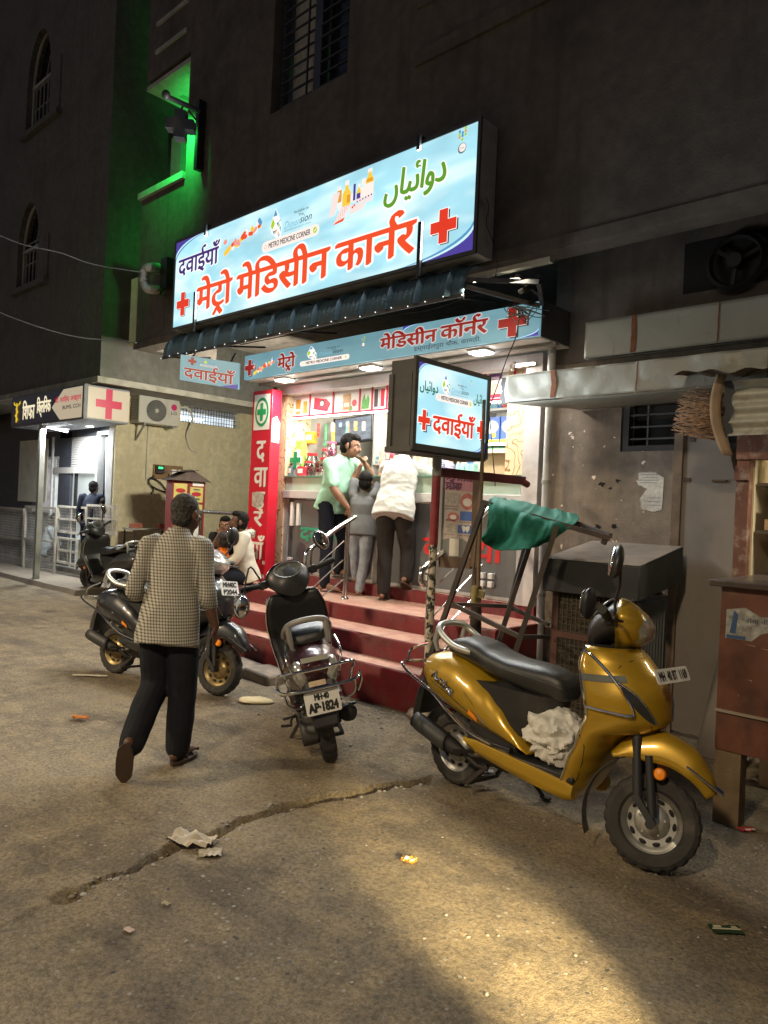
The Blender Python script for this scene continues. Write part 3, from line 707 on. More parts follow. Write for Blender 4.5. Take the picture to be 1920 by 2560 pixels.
for x, z0, z1 in ((-7.84, 4.84, 4.945), (-8.01, 3.72, 4.18), (-4.423, 4.845, 4.945), (-4.36, 3.72, 4.18)):
    part('strut', BLACKM, bs, lambda m: (setattr(m, 'T', bT), m.bx(x - .02, x + .02, YS - .06, YS - .025, z0, z1), m.bx(x - .02, x + .02, YS - .06, YS + .1, z0 - .03, z0) if z0 < 4 else m.bx(x - .02, x + .02, YS - .06, YS + .1, z1, z1 + .03)))

area('sign_box_lamps', (-6.2, YS - .03, 4.37), (0, -1, 0), 4.75, 300, (.9, .97, 1), 1.05)
# --- 2. printed sign board over the counter
Y2 = 5.35
NX0, NX1, NZ0, NZ1 = -7.475, -3.335, 3.11, 3.40
n2 = thing('fascia_sign', 'pale blue fascia board with red Hindi shop name, under the dark awning', 'shop sign', (-5.4, Y2, 3.25))
nT = Matrix.Translation((5.4, -Y2, -3.25))
def nfn(a, b, d): return (a + 5.4, -d, b - 3.25)
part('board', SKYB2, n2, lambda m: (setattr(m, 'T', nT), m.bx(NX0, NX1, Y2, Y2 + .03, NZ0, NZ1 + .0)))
def soft(c): return c
swoosh(n2, nfn, NX0 + 2.6, NX1, NZ0, NZ1, .003)
for body, bx in (('मेट^ो', (-7.475 + .66, -7.475 + .97, 3.135, 3.345)), ('मेिडसीन', (-5.17, -4.44, 3.2, 3.36)), ('कॉन~र', (-4.39, -3.86, 3.205, 3.385))):
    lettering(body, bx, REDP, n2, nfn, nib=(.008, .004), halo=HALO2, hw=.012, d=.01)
lettering('इस्माईलपुरा चौक, कामठी.', (-4.72, -3.93, 3.125, 3.19), INK, n2, nfn, d=.006)
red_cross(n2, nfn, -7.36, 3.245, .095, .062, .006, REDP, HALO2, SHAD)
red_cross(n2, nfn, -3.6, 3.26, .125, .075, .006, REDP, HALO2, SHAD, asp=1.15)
pills(n2, nfn, -7.28, -6.88, 3.16, 3.33, .006)
listing(n2, nfn, -6.42, -5.62, 3.195, 3.40, .005)
dots_logo(n2, nfn, -5.42, 3.34, .02, .006)
part('soffit_panel', WHITEP, n2, lambda m: (setattr(m, 'T', nT), m.bx(NX0 + .02, NX1, Y2 + .031, 5.86, 3.10, 3.112)))
part('gutter', GREYM, n2, lambda m: (setattr(m, 'T', nT), m.bx(NX0 + .02, NX1 + .04, 5.56, 5.62, 3.07, 3.099)))
part('end_board', SIGNFRAME, n2, lambda m: (setattr(m, 'T', nT), m.bx(NX1 - .012, NX1 + .002, Y2 + .031, 5.86, 3.113, 3.42)))
# square lamps under it
for i, (u, v) in enumerate(((712, 948), (927, 915), (1203, 872))):
    p = aty(u, v, 5.5); x = p.x
    L = thing('square_lamp', ['square lit ceiling lamp left of the others, above the red column', 'square lit ceiling lamp in the middle, above the green shirted man', 'square lit ceiling lamp above the standing sign'][i], 'lamp', (x, 5.5, 3.10), group='square lamps under the fascia board')
    part('lamp_body', WHITEP, L, lambda m: m.box((0, 0, -.012), (.2, .16, .022)))
    part('lamp_diffuser', glow('lamp_white', (1, .98, .95), 14), L, lambda m: m.box((0, 0, -.030), (.18, .14, .014)))
    area('lamp_light', (x, 5.5, 3.05), (0, -.25, -1), .16, 24, (1, .95, .86))

# --- 3. small board under the awning's left end
def quadfn(tl, tr, bl, br):
    n = (tr - tl).cross(bl - tl).normalized()
    if n.dot(EYE - tl) < 0: n = -n
    def f(a, b, d): return (tl * (1 - a) + tr * a) * b + (bl * (1 - a) + br * a) * (1 - b) + n * d
    return f
tl, tr, bl, br = atd(452, 886, 9.15), atd(598, 908, 8.85), atd(449, 949, 9.15), atd(595, 973, 8.85)
h3 = thing('hanging_board', 'small pale blue board with red Hindi word, hanging under the awning left end', 'shop sign', tl)
q0 = quadfn(tl, tr, bl, br)
def hf(a, b, d): return q0(a, b, d) - tl
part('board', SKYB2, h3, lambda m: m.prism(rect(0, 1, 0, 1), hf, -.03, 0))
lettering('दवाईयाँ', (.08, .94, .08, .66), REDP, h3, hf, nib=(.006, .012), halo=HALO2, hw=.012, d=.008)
fpart('corner_fill', PURP, h3, [[(.7, 0), (1, 0), (1, .18)]], hf, .004)
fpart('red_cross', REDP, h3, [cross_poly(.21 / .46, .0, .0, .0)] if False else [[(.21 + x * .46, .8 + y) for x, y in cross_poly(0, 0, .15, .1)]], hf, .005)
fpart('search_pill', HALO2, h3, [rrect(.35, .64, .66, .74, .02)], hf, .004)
lettering('METRO MEDICINE CORNER', (.38, .61, .68, .72), INK, h3, hf, d=.007)
fpart('emblem', LIME, h3, [[(.41, .82), (.44, .92), (.47, .84), (.45, .77)]], hf, .004)
lettering('Dimension', (.48, .6, .79, .87), BLUEB, h3, hf, d=.006)
part('hanger', BLACKM, h3, lambda m: (m.bar(Vector(hf(.2, 1, -.015)), Vector(hf(.2, 1.3, -.1)), .012), m.bar(Vector(hf(.85, 1, -.015)), Vector(hf(.85, 1.4, -.1)), .012)))

# --- 4. standing sign on a pole at the foot of the steps
PX = -3.40
a, b_ = atx(1043, 902, PX), atx(1218, 951, PX); c_, d_ = atx(1039, 1106, PX), atx(1211, 1136, PX)
PY0, PY1 = (a.y + c_.y) / 2, (b_.y + d_.y) / 2; PZ1, PZ0 = (a.z + b_.z) / 2, (c_.z + d_.z) / 2
print('pole sign', PY0, PY1, PZ0, PZ1)
ps = thing('pole_sign', 'standing lit pale blue box sign on a peeling pole before the steps', 'shop sign', (PX - .1, PY0 + .1, 0))
def pfn(a, b, d): return (.1 + d, PY0 + (PY1 - PY0) * a - PY0 - .1, PZ0 + (PZ1 - PZ0) * b)
W4 = PY1 - PY0; H4 = PZ1 - PZ0
pT = Matrix.Translation((-PX + .1, -PY0 - .1, 0))
TH = .23
part('box', M('weathered_grey_board', (.10, .098, .092), .75, 0, .25, 6, dirt=(.05, .045, .04)), ps, lambda m: (setattr(m, 'T', pT), m.bx(PX - TH, PX - .012, PY0 - .02, PY1 + .02, PZ0 - .02, PZ1 + .02)))
part('frame', M('weathered_grey_board', (.1, .1, .1)), ps, lambda m: (setattr(m, 'T', pT), m.bx(PX - .013, PX + .012, PY0 - .035, PY1 + .035, PZ1, PZ1 + .035), m.bx(PX - .013, PX + .012, PY0 - .035, PY1 + .035, PZ0 - .045, PZ0), m.bx(PX - .013, PX + .012, PY0 - .035, PY0, PZ0, PZ1), m.bx(PX - .013, PX + .012, PY1, PY1 + .035, PZ0, PZ1), m.bx(PX - TH - .01, PX - TH + .03, PY0 - .035, PY0 - .02, PZ0 - .03, PZ0 + .5), m.bx(PX - .07, PX - .02, PY0 - .035, PY0 - .02, PZ0 - .03, PZ0 + .5), m.bx(PX - TH - .02, PX, PY0 - .04, PY1 + .03, PZ0 - .06, PZ0 - .021)))
part('lit_face', SKYB, ps, lambda m: m.prism(rect(0, 1, 0, 1), pfn, -.012, 0))
def pfw(a, b, d): return pfn(a / W4, b / H4, d)
swoosh(ps, pfw, 0, W4 * 1.0, 0, H4, .002)
lettering('दवाईयाँ', (.22 * W4, .82 * W4, .14 * H4, .46 * H4), REDL, ps, pfw, nib=(.006, .004), halo=HALO, hw=.009, d=.008)
red_cross(ps, pfw, .10 * W4, .30 * H4, .125 * H4, .075 * H4, .006, asp=.9); red_cross(ps, pfw, .92 * W4, .31 * H4, .125 * H4, .075 * H4, .006, asp=.75)
lettering(URDU, (.03 * W4, .27 * W4, .63 * H4, .79 * H4), DGREEN, ps, pfw, bold=.002, d=.006)
lettering(URDU, (.79 * W4, .98 * W4, .62 * H4, .78 * H4), DGREEN, ps, pfw, bold=.002, d=.006)
listing(ps, pfw, .25 * W4, .78 * W4, .63 * H4, .97 * H4, .004)
dots_logo(ps, pfw, .74 * W4, .92 * H4, .008, .005)
def peel():
    m, nt, b = new_mat('peeling_pole_paint'); c = coords(nt); n = noisef(nt, c, 20, 6, .6); n2 = noisef(nt, coords(nt, (1, 1, .3)), 45, 4)
    a = mixc(nt, ramp(nt, n, .47, .53), (.5, .44, .34), (.025, .022, .02)); a = mixc(nt, ramp(nt, n2, .62, .66), a, (.3, .2, .1))
    nt.links.new(a, b.inputs['Base Color']); b.inputs['Roughness'].default_value = .65; bumpit(nt, b, n, .4); return m
PXC = PX - TH / 2; PYC = min(PY0 + .40, 4.35); print('pole', PY0, PYC)
part('pole', peel(), ps, lambda m: (setattr(m, 'T', pT), m.cyl((PXC, PYC, -.05), (PXC, PYC, 1.34), .03, 16)))
part('red_pole_top', M('red_pole_paint', (.22, .02, .025), .5, 0, .2, dirt=(.35, .3, .25), dfac=.3), ps, lambda m: (setattr(m, 'T', pT), m.cyl((PXC, PYC, 1.34), (PXC, PYC, 1.86), .033, 16)))
part('pole_collar', GREYM, ps, lambda m: (setattr(m, 'T', pT), m.cyl((PXC, PYC, 1.86), (PXC, PYC, PZ0 - .06), .036, 16)))
area('pole_sign_lamps', (PX + .03, (PY0 + PY1) / 2, (PZ0 + PZ1) / 2), (1, 0, 0), W4, 12, (.9, .97, 1), H4)
# red bar reaching from the pole back to the shop frame
e = atx(1319, 1203, PXC)
rb = thing('red_bar', 'dark red metal bar from the sign pole to the shop frame', 'bar', (PXC, PYC, 1.88))
part('bar', M('dark_red_bar', (.15, .018, .02), .55, 0, .2, dirt=(.06, .03, .02)), rb, lambda m: (m.bar((.0, .05, .01), (e.x - PXC, e.y - PYC - .05, e.z - 1.88 + .0), .03, .07), m.cyl((e.x - PXC, e.y - PYC - .08, e.z - 1.89), (e.x - PXC, e.y - PYC, e.z - 1.91), .03, 12)))

# --- 5. tall red advertising column
CX0, CX1, CY = -7.56, -7.17, 5.56
rc = thing('advert_column', 'tall red box column with white vertical Hindi letters at the steps left', 'shop sign', (CX0, CY, .645))
REDC = M('glossy_red_sheet', (.62, .012, .035), .35, 0, .06, 3, dirt=(.4, .05, .05), dfac=.25)
part('column_box', REDC, rc, lambda m: m.bx(0, CX1 - CX0, 0, .15, .0, 2.36), bevel=.006)
def cfn(a, b, d): return (a, -d, b)
WHL = M('white_vinyl', (.82, .8, .78), .45, 0, .05, dirt=(.5, .4, .35), dfac=.3)
fpart('white_panel', WHL, rc, [rect(.04, .36, 1.87, 2.31)], cfn, .003)
GRN = M('green_vinyl', (.01, .33, .1), .45)
fpart('green_ring', GRN, rc, [disc(.2, 2.09, .135, 32, 1.33)], cfn, .005)
fpart('white_ring', WHL, rc, [disc(.2, 2.09, .105, 32, 1.35)], cfn, .007)
fpart('green_cross', GRN, rc, [[(.2 + x, 2.09 + z * 1.25) for x, z in cross_poly(0, 0, .088, .056)]], cfn, .009)
for body, z0, z1, x0, x1 in (('द', 1.47, 1.73, .13, .30), ('वा', 1.17, 1.40, .10, .36), ('इ', .86, 1.10, .16, .33), ('र', .68, .86, .13, .31), ('याँ', .28, .57, .09, .36)):
    lettering(body, (x0, x1, z0, z1), WHL, rc, cfn, nib=(.009, .005), d=.004)
fpart('peeling_sticker', M('torn_sticker', (.45, .4, .36), .6, 0, .4, 18), rc, [[(.09, .93), (.2, .9), (.31, .96), (.33, 1.08), (.2, 1.11), (.08, 1.09)], [(.06, .55), (.17, .52), (.2, .62), (.08, .66)]], cfn, .009)
fpart('white_dot', WHL, rc, [rect(.34, .39, .02 + k, .065 + k) for k in (.03, .2)], cfn, .004)
fpart('side_sticker', WHL, rc, [[(0.01, 1.72), (.13, 1.71), (.135, 1.96), (.08, 2.04), (.01, 2.0)]], lambda a, b, d: (CX1 - CX0 + d, a, b), .003)

# --- awning over the fascia board
def awn():
    m, nt, b = new_mat('dark_teal_sheet'); c = wcoords(nt); n = noisef(nt, c, 9, 5)
    a = mixc(nt, n, (.045, .085, .108), (.075, .125, .155)); nt.links.new(a, b.inputs['Base Color']); b.inputs['Roughness'].default_value = .55
    b.inputs['Specular IOR Level'].default_value = .3; bumpit(nt, b, noisef(nt, wcoords(nt, (3, 3, 60)), 3, 3), .35, .01); return m
AWN = awn()
aw = thing('awning', 'dark teal ribbed bullnose awning hanging below the big sign', 'awning', (-6, 5.3, 3.5))
AX0, AX1 = aty(408, 893, 4.955).x, aty(1160, 740, 4.955).x; AZ0 = (aty(408, 890, 4.955).z + aty(1160, 745, 4.955).z) / 2
print('awning', AX0, AX1, AZ0)
def aprof(t):
    a = t * pi / 2; return 5.225 - .27 * sin(a) ** .9, AZ0 + (3.74 - AZ0) * cos(a) ** .75
aT = Matrix.Translation((6, -5.3, -3.5))
NR = 14
def asheet(m):
    m.T = aT
    n = NR * 16
    def f(u, v):
        y, z = aprof(v); x = AX0 + (AX1 - AX0) * u; ph = (u * NR) % 1
        r = .035 * max(0, 1 - abs(ph - .5) / .13) + .010 * abs(sin(ph * pi * 5)) ; a = v * pi / 2
        return (x, y - r * sin(a) - .004, z + r * cos(a))
    m.grid(n, 14, f)
part('ribbed_sheet', AWN, aw, asheet, ang=50)
part('edge_strip', BLACKM, aw, lambda m: (setattr(m, 'T', aT), m.bx(AX0, AX1, 4.935, 4.955, AZ0 - .02, AZ0 + .012), [m.bar((x, 4.96, AZ0), (x, 5.6, 3.55), .02) for x in (AX0 + .1, AX0 + 1.3, AX0 + 2.6, AX1 - .1)]))
part('string_light', glow('tiny_white_led', (1, 1, 1), .9), aw, lambda m: (setattr(m, 'T', aT), [m.ell((lerp(AX0, AX1, i / 24), 4.925, AZ0 - .01 + .01 * (i % 3)), (.006,) * 3, 6, 4) for i in range(25)]))

# --- tube light on brackets at the right end, wires and a dark clutter
p0, p1 = aty(1180, 703, 5.0), aty(1304, 699, 5.0)
tb = thing('tube_light', 'lit fluorescent tube on a dark bracket above the fascia sign right end', 'tube light', p0)
part('tube', glow('warm_tube', (1, .95, .78), 9), tb, lambda m: m.cyl((.02, 0, 0), p1 - p0 + Vector((-.02, 0, 0)), .014, 10))
part('tube_batten', M('tube_batten', (.3, .28, .22), .5), tb, lambda m: m.bx(-.05, (p1 - p0).x + .25, .0, .06, .02, .06))
part('tube_bracket', BLACKM, tb, lambda m: [m.bar(aty(*a, ya) - p0, aty(*b, yb) - p0, .035) for a, ya, b, yb in (((1160, 715), 5.0, (1350, 765), 5.3), ((1345, 690), 5.0, (1355, 760), 5.3), ((1290, 690), 5.0, (1350, 735), 5.25), ((1300, 730), 5.0, (1350, 705), 5.2), ((1170, 700), 5.0, (1350, 705), 5.0))])
area('tube_glow', (p0 + p1) / 2 + Vector((0, -.05, -.03)), (0, -.5, -.9), .6, 10, (1, .9, .7), .05)
def wire(name, pts, r, mat, label, cat='wire'):
    P = [Vector(p) for p in pts]; m = MB(); m.ptube([p - P[0] for p in P], r, 6, 6); o = m.build(name, mat); o.location = P[0]; return tag(o, label, cat)
rnd = random.Random(11)
cl = []
for k in range(46):
    u, v = rnd.gauss(1300, 22), rnd.gauss(778, 14); cl.append(aty(u, v, 5.22 + rnd.uniform(-.04, .04)))
wire('wire_tangle', cl, .0035, CABLE, 'tangle of loose thin black wires over the red cross', 'wires')
wire('hanging_wire', [aty(1300, 775, 5.2), aty(1290, 840, 5.2), aty(1268, 895, 5.2), aty(1250, 945, 5.25), aty(1236, 985, 5.3), aty(1222, 1025, 5.3), aty(1226, 1060, 5.4), aty(1238, 1215, 5.7)], .005, CABLE, 'long black wire hanging from the tangle down behind the standing sign')
wire('board_cable', [aty(u, v, 5.3) for u, v in ((600, 862), (700, 842), (860, 812), (960, 790), (1070, 775), (1160, 748), (1240, 728), (1290, 760))], .006, CABLE, 'black cable sagging along the top of the fascia board')
cb = [aty(1395 + 14 * cos(k * .9), 825 + 22 * sin(k * .9) + k * .6, 5.84) for k in range(16)] + [aty(1386, 868, 5.84), aty(1365, 872, 5.8)]
wire('coiled_cable', cb, .007, GREYCABLE, 'coil of grey cable hanging on the dark wall beside the fascia')
wire('box_wire', [aty(1216, 492, 4.98) , aty(1222, 520, 5.0), aty(1216, 560, 5.0), aty(1234, 610, 5.0), aty(1243, 660, 5.0), aty(1236, 700, 5.0)], .003, CABLE, 'thin wire hanging down the end of the big light box')
for i, L in enumerate([((-10, 585), (60, 612), (150, 632), (230, 660), (330, 677), (400, 685)), ((-10, 778), (80, 812), (180, 840), (260, 850), (340, 857))]):
    wire('overhead_wire', [atd(u, v, 10.2 if u < 300 else 10.0) for u, v in L], .008, GREYCABLE, ['upper thin wire crossing the dark clinic wall to the white pipe', 'lower thin wire crossing the dark clinic wall below the arched window'][i])
# dark cross shaped sign on an arm, unlit, seen from behind
c0 = atd(452, 315, 8.9)
cs = thing('cross_sign', 'unlit black cross shaped sign on a dark arm before the green balcony', 'sign', c0)
yd = (VR * .72 + VD * .1).normalized(); 
def crf(a, b, d): return yd * a + VU * b + VD * d
part('cross_body', BLACKM, cs, lambda m: m.prism(cross_poly(0, 0, .165, .125), crf, -.07, .07))
part('arm', BLACKM, cs, lambda m: (m.tube([atd(410, 238, 8.6) - c0, atd(497, 277, 9.1) - c0], .03, 10), m.cyl(VU * .2, atd(458, 262, 8.9) - c0, .012), m.bar(atd(470, 275, 8.95) - c0, atd(494, 305, 9.1) - c0, .015)))
part('arm_end', BLACKM, cs, lambda m: m.ell(atd(415, 237, 8.6) - c0, (.05, .05, .055), 14, 10))
cam2 = thing('wall_fixture', 'dark narrow box hung on the wall right of the green balcony', 'box', (aty(500, 350, 5.2).x, 5.2, aty(500, 350, 5.2).z))
part('fixture_box', BLACKM, cam2, lambda m: m.bx(-.03, .04, -.06, .04, -.40, .5))
# white drain bend on the overhang
pb = thing('drain_bend', 'short white pipe bend sticking out of the wall left of the sign', 'pipe', aty(380, 690, 5.2))
o_ = pb.location
part('pipe_bend', M('white_pvc', (.55, .56, .5), .4, dirt=(.25, .24, .2), dfac=.5), pb, lambda m: m.ptube([aty(*q) - o_ for q in ((394, 668, 5.25), (380, 668, 5.0), (366, 672, 4.98), (362, 690, 4.98), (362, 708, 4.98), (370, 722, 4.98), (388, 724, 5.05), (392, 724, 5.25))], .06, 14, 5))
part('pipe_collar', M('white_pvc', (.55, .55, .5)), pb, lambda m: (m.cyl(aty(362, 698, 4.98) - o_, aty(362, 704, 4.98) - o_, .072), m.cyl(aty(362, 678, 4.98) - o_, aty(362, 682, 4.98) - o_, .07)))
pl = thing('pale_duct', 'tall pale yellow board fixed at the left end of the overhang', 'duct', (XL - .13, 5.28, 3.86))
part('duct_board', M('pale_yellow_board', (.75, .68, .45), .6), pl, lambda m: m.bx(-.13, .11, 0, .06, 0, .98))
mt = thing('meter_box', 'dark meter box with loose cable left of the big sign', 'box', aty(430, 690, 5.24))
part('meter_case', BLACKM, mt, lambda m: m.bx(-.1, .06, -.12, 0, -.18, .22))
part('loose_cable', CABLE, mt, lambda m: m.ptube([(-.05, -.06, -.15), (-.1, -.1, -.25), (0, -.12, -.3), (.1, -.1, -.27)], .008, 6))
# ---------------------------------------------------------------- inside of the medicine shop
def scribble():
    m, nt, b = new_mat('cream_marbled_tile'); c = wcoords(nt); n = noisef(nt, c, 7, 3, .5)
    w = nt.nodes.new('ShaderNodeTexWave'); w.inputs['Scale'].default_value = 3; w.inputs['Distortion'].default_value = 26; w.inputs['Detail'].default_value = 3; nt.links.new(c, w.inputs['Vector'])
    a = mixc(nt, n, (.62, .45, .28), (.72, .56, .38)); a = mixc(nt, ramp(nt, w.outputs['Fac'], .93, .98), a, (.28, .14, .05))
    nt.links.new(a, b.inputs['Base Color']); b.inputs['Roughness'].default_value = .3; return m
TILE = scribble()
IN = Matrix.Translation((5.5, -5.87, 0))
sh = thing('shop_room', 'bright medicine shop room with tiled jambs behind the counter', 'shop interior', (-5.5, 5.87, 0))
def R_(name, mat, fn, **k): return part(name, mat, sh, lambda m: (setattr(m, 'T', IN), fn(m)), **k)
R_('room_wall', M('shop_wall', (.55, .53, .46), .7, 0, .06), lambda m: (m.bx(-7.55, -7.42, 5.95, 8.5, .77, 3.1), m.bx(-3.68, -3.55, 5.95, 8.5, .77, 3.1), m.bx(-7.55, -3.55, 8.5, 8.6, .77, 3.1)))
R_('room_ceiling', M('shop_ceiling', (.8, .78, .72), .6), lambda m: m.bx(-7.55, -3.55, 5.95, 8.6, 3.1, 3.14))
R_('room_floor', M('shop_floor', (.35, .3, .26), .5), lambda m: m.bx(-7.55, -3.55, 6.6, 8.5, .74, .77))
R_('tiled_jamb', TILE, lambda m: (m.bx(-7.42, -7.24, 5.86, 6.25, .77, 3.05), m.bx(-4.02, -3.78, 5.95, 6.1, 1.98, 3.05)))
R_('dark_edge', BLACKM, lambda m: m.bx(-7.47, -7.421, 5.8, 5.95, .77, 3.08))
R_('steel_jamb', M('white_steel_jamb', (.62, .6, .62), .4, .1, .06, dirt=(.35, .3, .26), dfac=.5), lambda m: m.bx(-3.73, -3.56, 5.80, 6.0, .77, 3.08))
R_('shutter_box', M('white_shutter_box', (.72, .70, .72), .4, .1, .06, dirt=(.3, .18, .1), dfac=.35), lambda m: (m.bx(-7.40, -3.74, 5.82, 5.94, 2.985, 3.085), m.bx(-6.2, -5.95, 5.81, 5.819, 3.01, 3.03)))
part('shutter_lock', STEEL, sh, lambda m: (setattr(m, 'T', IN), m.lathe([(.03, -.02), (.045, 0), (.03, .02)], (-7.36, 5.79, 3.03), (0, 1, 0), 14), m.lathe([(.03, -.02), (.045, 0), (.03, .02)], (-3.86, 5.78, 2.98), (0, 1, 0), 14), m.bx(-3.83, -3.62, 5.77, 5.80, 2.965, 2.995)))
# adverts strip with printed packets
FR = M('advert_red_frame', (.5, .02, .05), .4)
R_('advert_board', M('advert_white', (.75, .73, .72), .35, 0, .05), lambda m: m.bx(-7.26, -3.76, 5.955, 5.97, 2.72, 2.98))
pn = [-7.26, -6.92, -6.50, -6.05, -5.85, -5.62, -5.15, -4.7, -4.3, -3.95, -3.76]
def sfn(a, b, d): return (a + 5.5, 5.955 - d - 5.87, b)
R_('advert_frame', FR, lambda m: (m.bx(-7.27, -3.75, 5.945, 5.954, 2.70, 2.725), [m.bx(x - .012, x + .012, 5.945, 5.954, 2.725, 2.98) for x in pn]))
def prints(nm, col, P, d=.003): fpart(nm, M('print_' + nm, col, .4, 0, .25, 25), sh, P, sfn, d)
prints('amber_bottle_print', (.5, .25, .05), [rect(-7.19, -7.1, 2.75, 2.93), rect(-7.05, -6.97, 2.75, 2.90), rect(-6.33, -6.2, 2.75, 2.93), rect(-5.3, -5.22, 2.76, 2.92)])
prints('red_packet_print', (.6, .03, .06), [[(-6.86, 2.79), (-6.6, 2.75), (-6.55, 2.84), (-6.62, 2.9), (-6.84, 2.93)], rect(-5.72, -5.66, 2.75, 2.95), rect(-5.58, -5.5, 2.76, 2.9), disc(-6.14, 2.82, .04), rect(-3.75 - .5, -4.0, 2.74, 2.77)])
prints('blue_tin_print', (.05, .12, .4), [rect(-5.12, -5.0, 2.76, 2.95), rect(-4.98, -4.87, 2.76, 2.95), rect(-4.85, -4.73, 2.76, 2.95), rect(-5.4, -5.33, 2.76, 2.92), rect(-3.93, -3.78, 2.74, 2.86)])
prints('green_leaf_print', (.1, .35, .08), [[(-6.02, 2.74), (-5.9, 2.74), (-5.89, 2.84), (-5.92, 2.9), (-5.95, 2.84), (-5.98, 2.92), (-6.01, 2.84)], disc(-6.2, 2.76, .03)])
prints('dark_packet_print', (.06, .05, .06), [rect(-5.82, -5.76, 2.75, 2.95), rect(-5.74, -5.735, 2.75, 2.95), disc(-6.7, 2.85, .05)])
prints('pale_label_print', (.8, .75, .6), [disc(-5.06, 2.87, .045), disc(-4.92, 2.87, .045), disc(-4.79, 2.87, .045), rect(-6.31, -6.22, 2.78, 2.83), disc(-6.7, 2.85, .03), rect(-7.18, -7.11, 2.78, 2.81)], .005)
prints('purple_banner_print', (.16, .05, .2), [rrect(-4.66, -4.52, 2.90, 2.96, .02), rrect(-4.48, -4.34, 2.90, 2.96, .02), rrect(-4.26, -4.1, 2.91, 2.97, .02), rect(-4.68, -3.97, 2.735, 2.75)])
prints('food_bowl_print', (.7, .5, .35), [disc(-4.45, 2.82, .055), disc(-4.18, 2.82, .06), disc(-4.6, 2.81, .05)])
for x in (-4.65, -4.47, -4.25): lettering('Cerelac', (x, x + .12, 2.915, 2.95), WHL, sh, sfn, d=.006)
R_('led_strip', glow('led_strip_white', (1, 1, .96), 6), lambda m: (m.bx(-7.26, -3.78, 5.935, 5.95, 2.683, 2.70), m.bx(-6.9, -4.0, 6.3, 6.315, 2.80, 2.815)))  # front strip, and a second glowing line set deeper in
area('shop_strip_light', (-5.5, 6.02, 2.68), (0, .15, -1), 3.3, 27, (1, .97, .88), .05)
area('shop_ceiling_light', (-5.6, 7.0, 3.05), (0, -.05, -1), 2.6, 38, (1, .97, .87), .4)
# counter: grey folding metal front, ledge, glass case
ct = thing('shop_counter', 'grey metal counter with glass case on top across the shop front', 'counter', (-5.5, 5.9, .77))
cT = Matrix.Translation((5.5, -5.9, -.77))
def C_(name, mat, fn, **k): return part(name, mat, ct, lambda m: (setattr(m, 'T', cT), fn(m)), **k)
GSH = M('grey_shutter_sheet', (.145, .15, .155), .42, .3, .12, 3, dirt=(.12, .11, .1), dfac=.5)
C_('front_panel', GSH, lambda m: (m.bx(-7.24, -5.62, 5.90, 5.93, .79, 1.68), m.bx(-5.6, -3.74, 5.90, 5.93, .79, 1.68)))
C_('front_frame', M('grey_frame', (.42, .42, .42), .4, .2), lambda m: (m.bx(-7.24, -7.16, 5.88, 5.90, .79, 1.68), m.bx(-5.66, -5.56, 5.87, 5.90, .79, 1.68), m.bx(-7.24, -3.74, 5.885, 5.899, .78, .81), m.bx(-3.80, -3.74, 5.88, 5.899, .81, 1.68)))
C_('ledge', M('grey_ledge', (.5, .5, .49), .4, .1, .1), lambda m: m.bx(-7.24, -3.74, 5.84, 6.4, 1.69, 1.785), bevel=.006)
C_('case_back', M('case_inside', (.46, .52, .42), .4, 0, .12, 4), lambda m: (m.bx(-7.2, -3.8, 5.90, 5.91, 1.786, 1.95), [m.bx(x, x + .012, 5.88, 5.899, 1.79, 1.95) for x in (-6.6, -5.9, -5.2, -4.5)]))
C_('glass_front', M('frosted_case_glass', (.40, .50, .41), .14, 0, .12, 3), lambda m: m.bx(-7.22, -3.78, 5.87, 5.876, 1.786, 1.955))
C_('glass_top', M('frosted_case_glass', (.40, .50, .41)), lambda m: m.bx(-7.24, -3.76, 5.85, 6.4, 1.956, 1.966))
C_('glass_edge', M('glass_green_edge', (.12, .3, .22), .2), lambda m: m.bx(-7.24, -3.76, 5.842, 5.849, 1.955, 1.967))
def ctf(a, b, d): return (a + 5.5, 5.90 - d - 5.9, b - .77)
for body, bx, mt in (('दवाईर', (-6.93, -6.17, 1.16, 1.40), M('green_paint', (.03, .30, .18), .6)), ('दवाईयाँ', (-4.95, -3.95, 1.1, 1.40), M('red_paint', (.62, .02, .02), .6))):
    lettering(body, bx, mt, ct, ctf, nib=(.012, .008), d=.004)
for i, (x, z) in enumerate(((-7.08, .93), (-7.0, .9), (-6.45, .92), (-6.4, .86), (-4.93, .99), (-4.84, .99), (-4.93, .91), (-4.84, .91), (-4.17, 1.0), (-4.07, 1.0), (-4.17, .92), (-4.07, .92))):
    C_('white_block', WHITEP, lambda m: m.box((x, 5.875, z), (.055, .045, .055)), bevel=.004)
C_('white_handle', WHITEP, lambda m: (m.bx(-7.10, -7.05, 5.86, 5.899, 1.35, 1.64), m.bx(-6.98, -6.93, 5.86, 5.899, 1.36, 1.63)))
C_('blue_notice', M('blue_print', (.05, .15, .25), .5), lambda m: m.bx(-6.02, -5.75, 5.884, 5.8985, 1.42, 1.62))
C_('notice_white', WHITEP, lambda m: m.bx(-6.0, -5.77, 5.88, 5.8835, 1.44, 1.52))
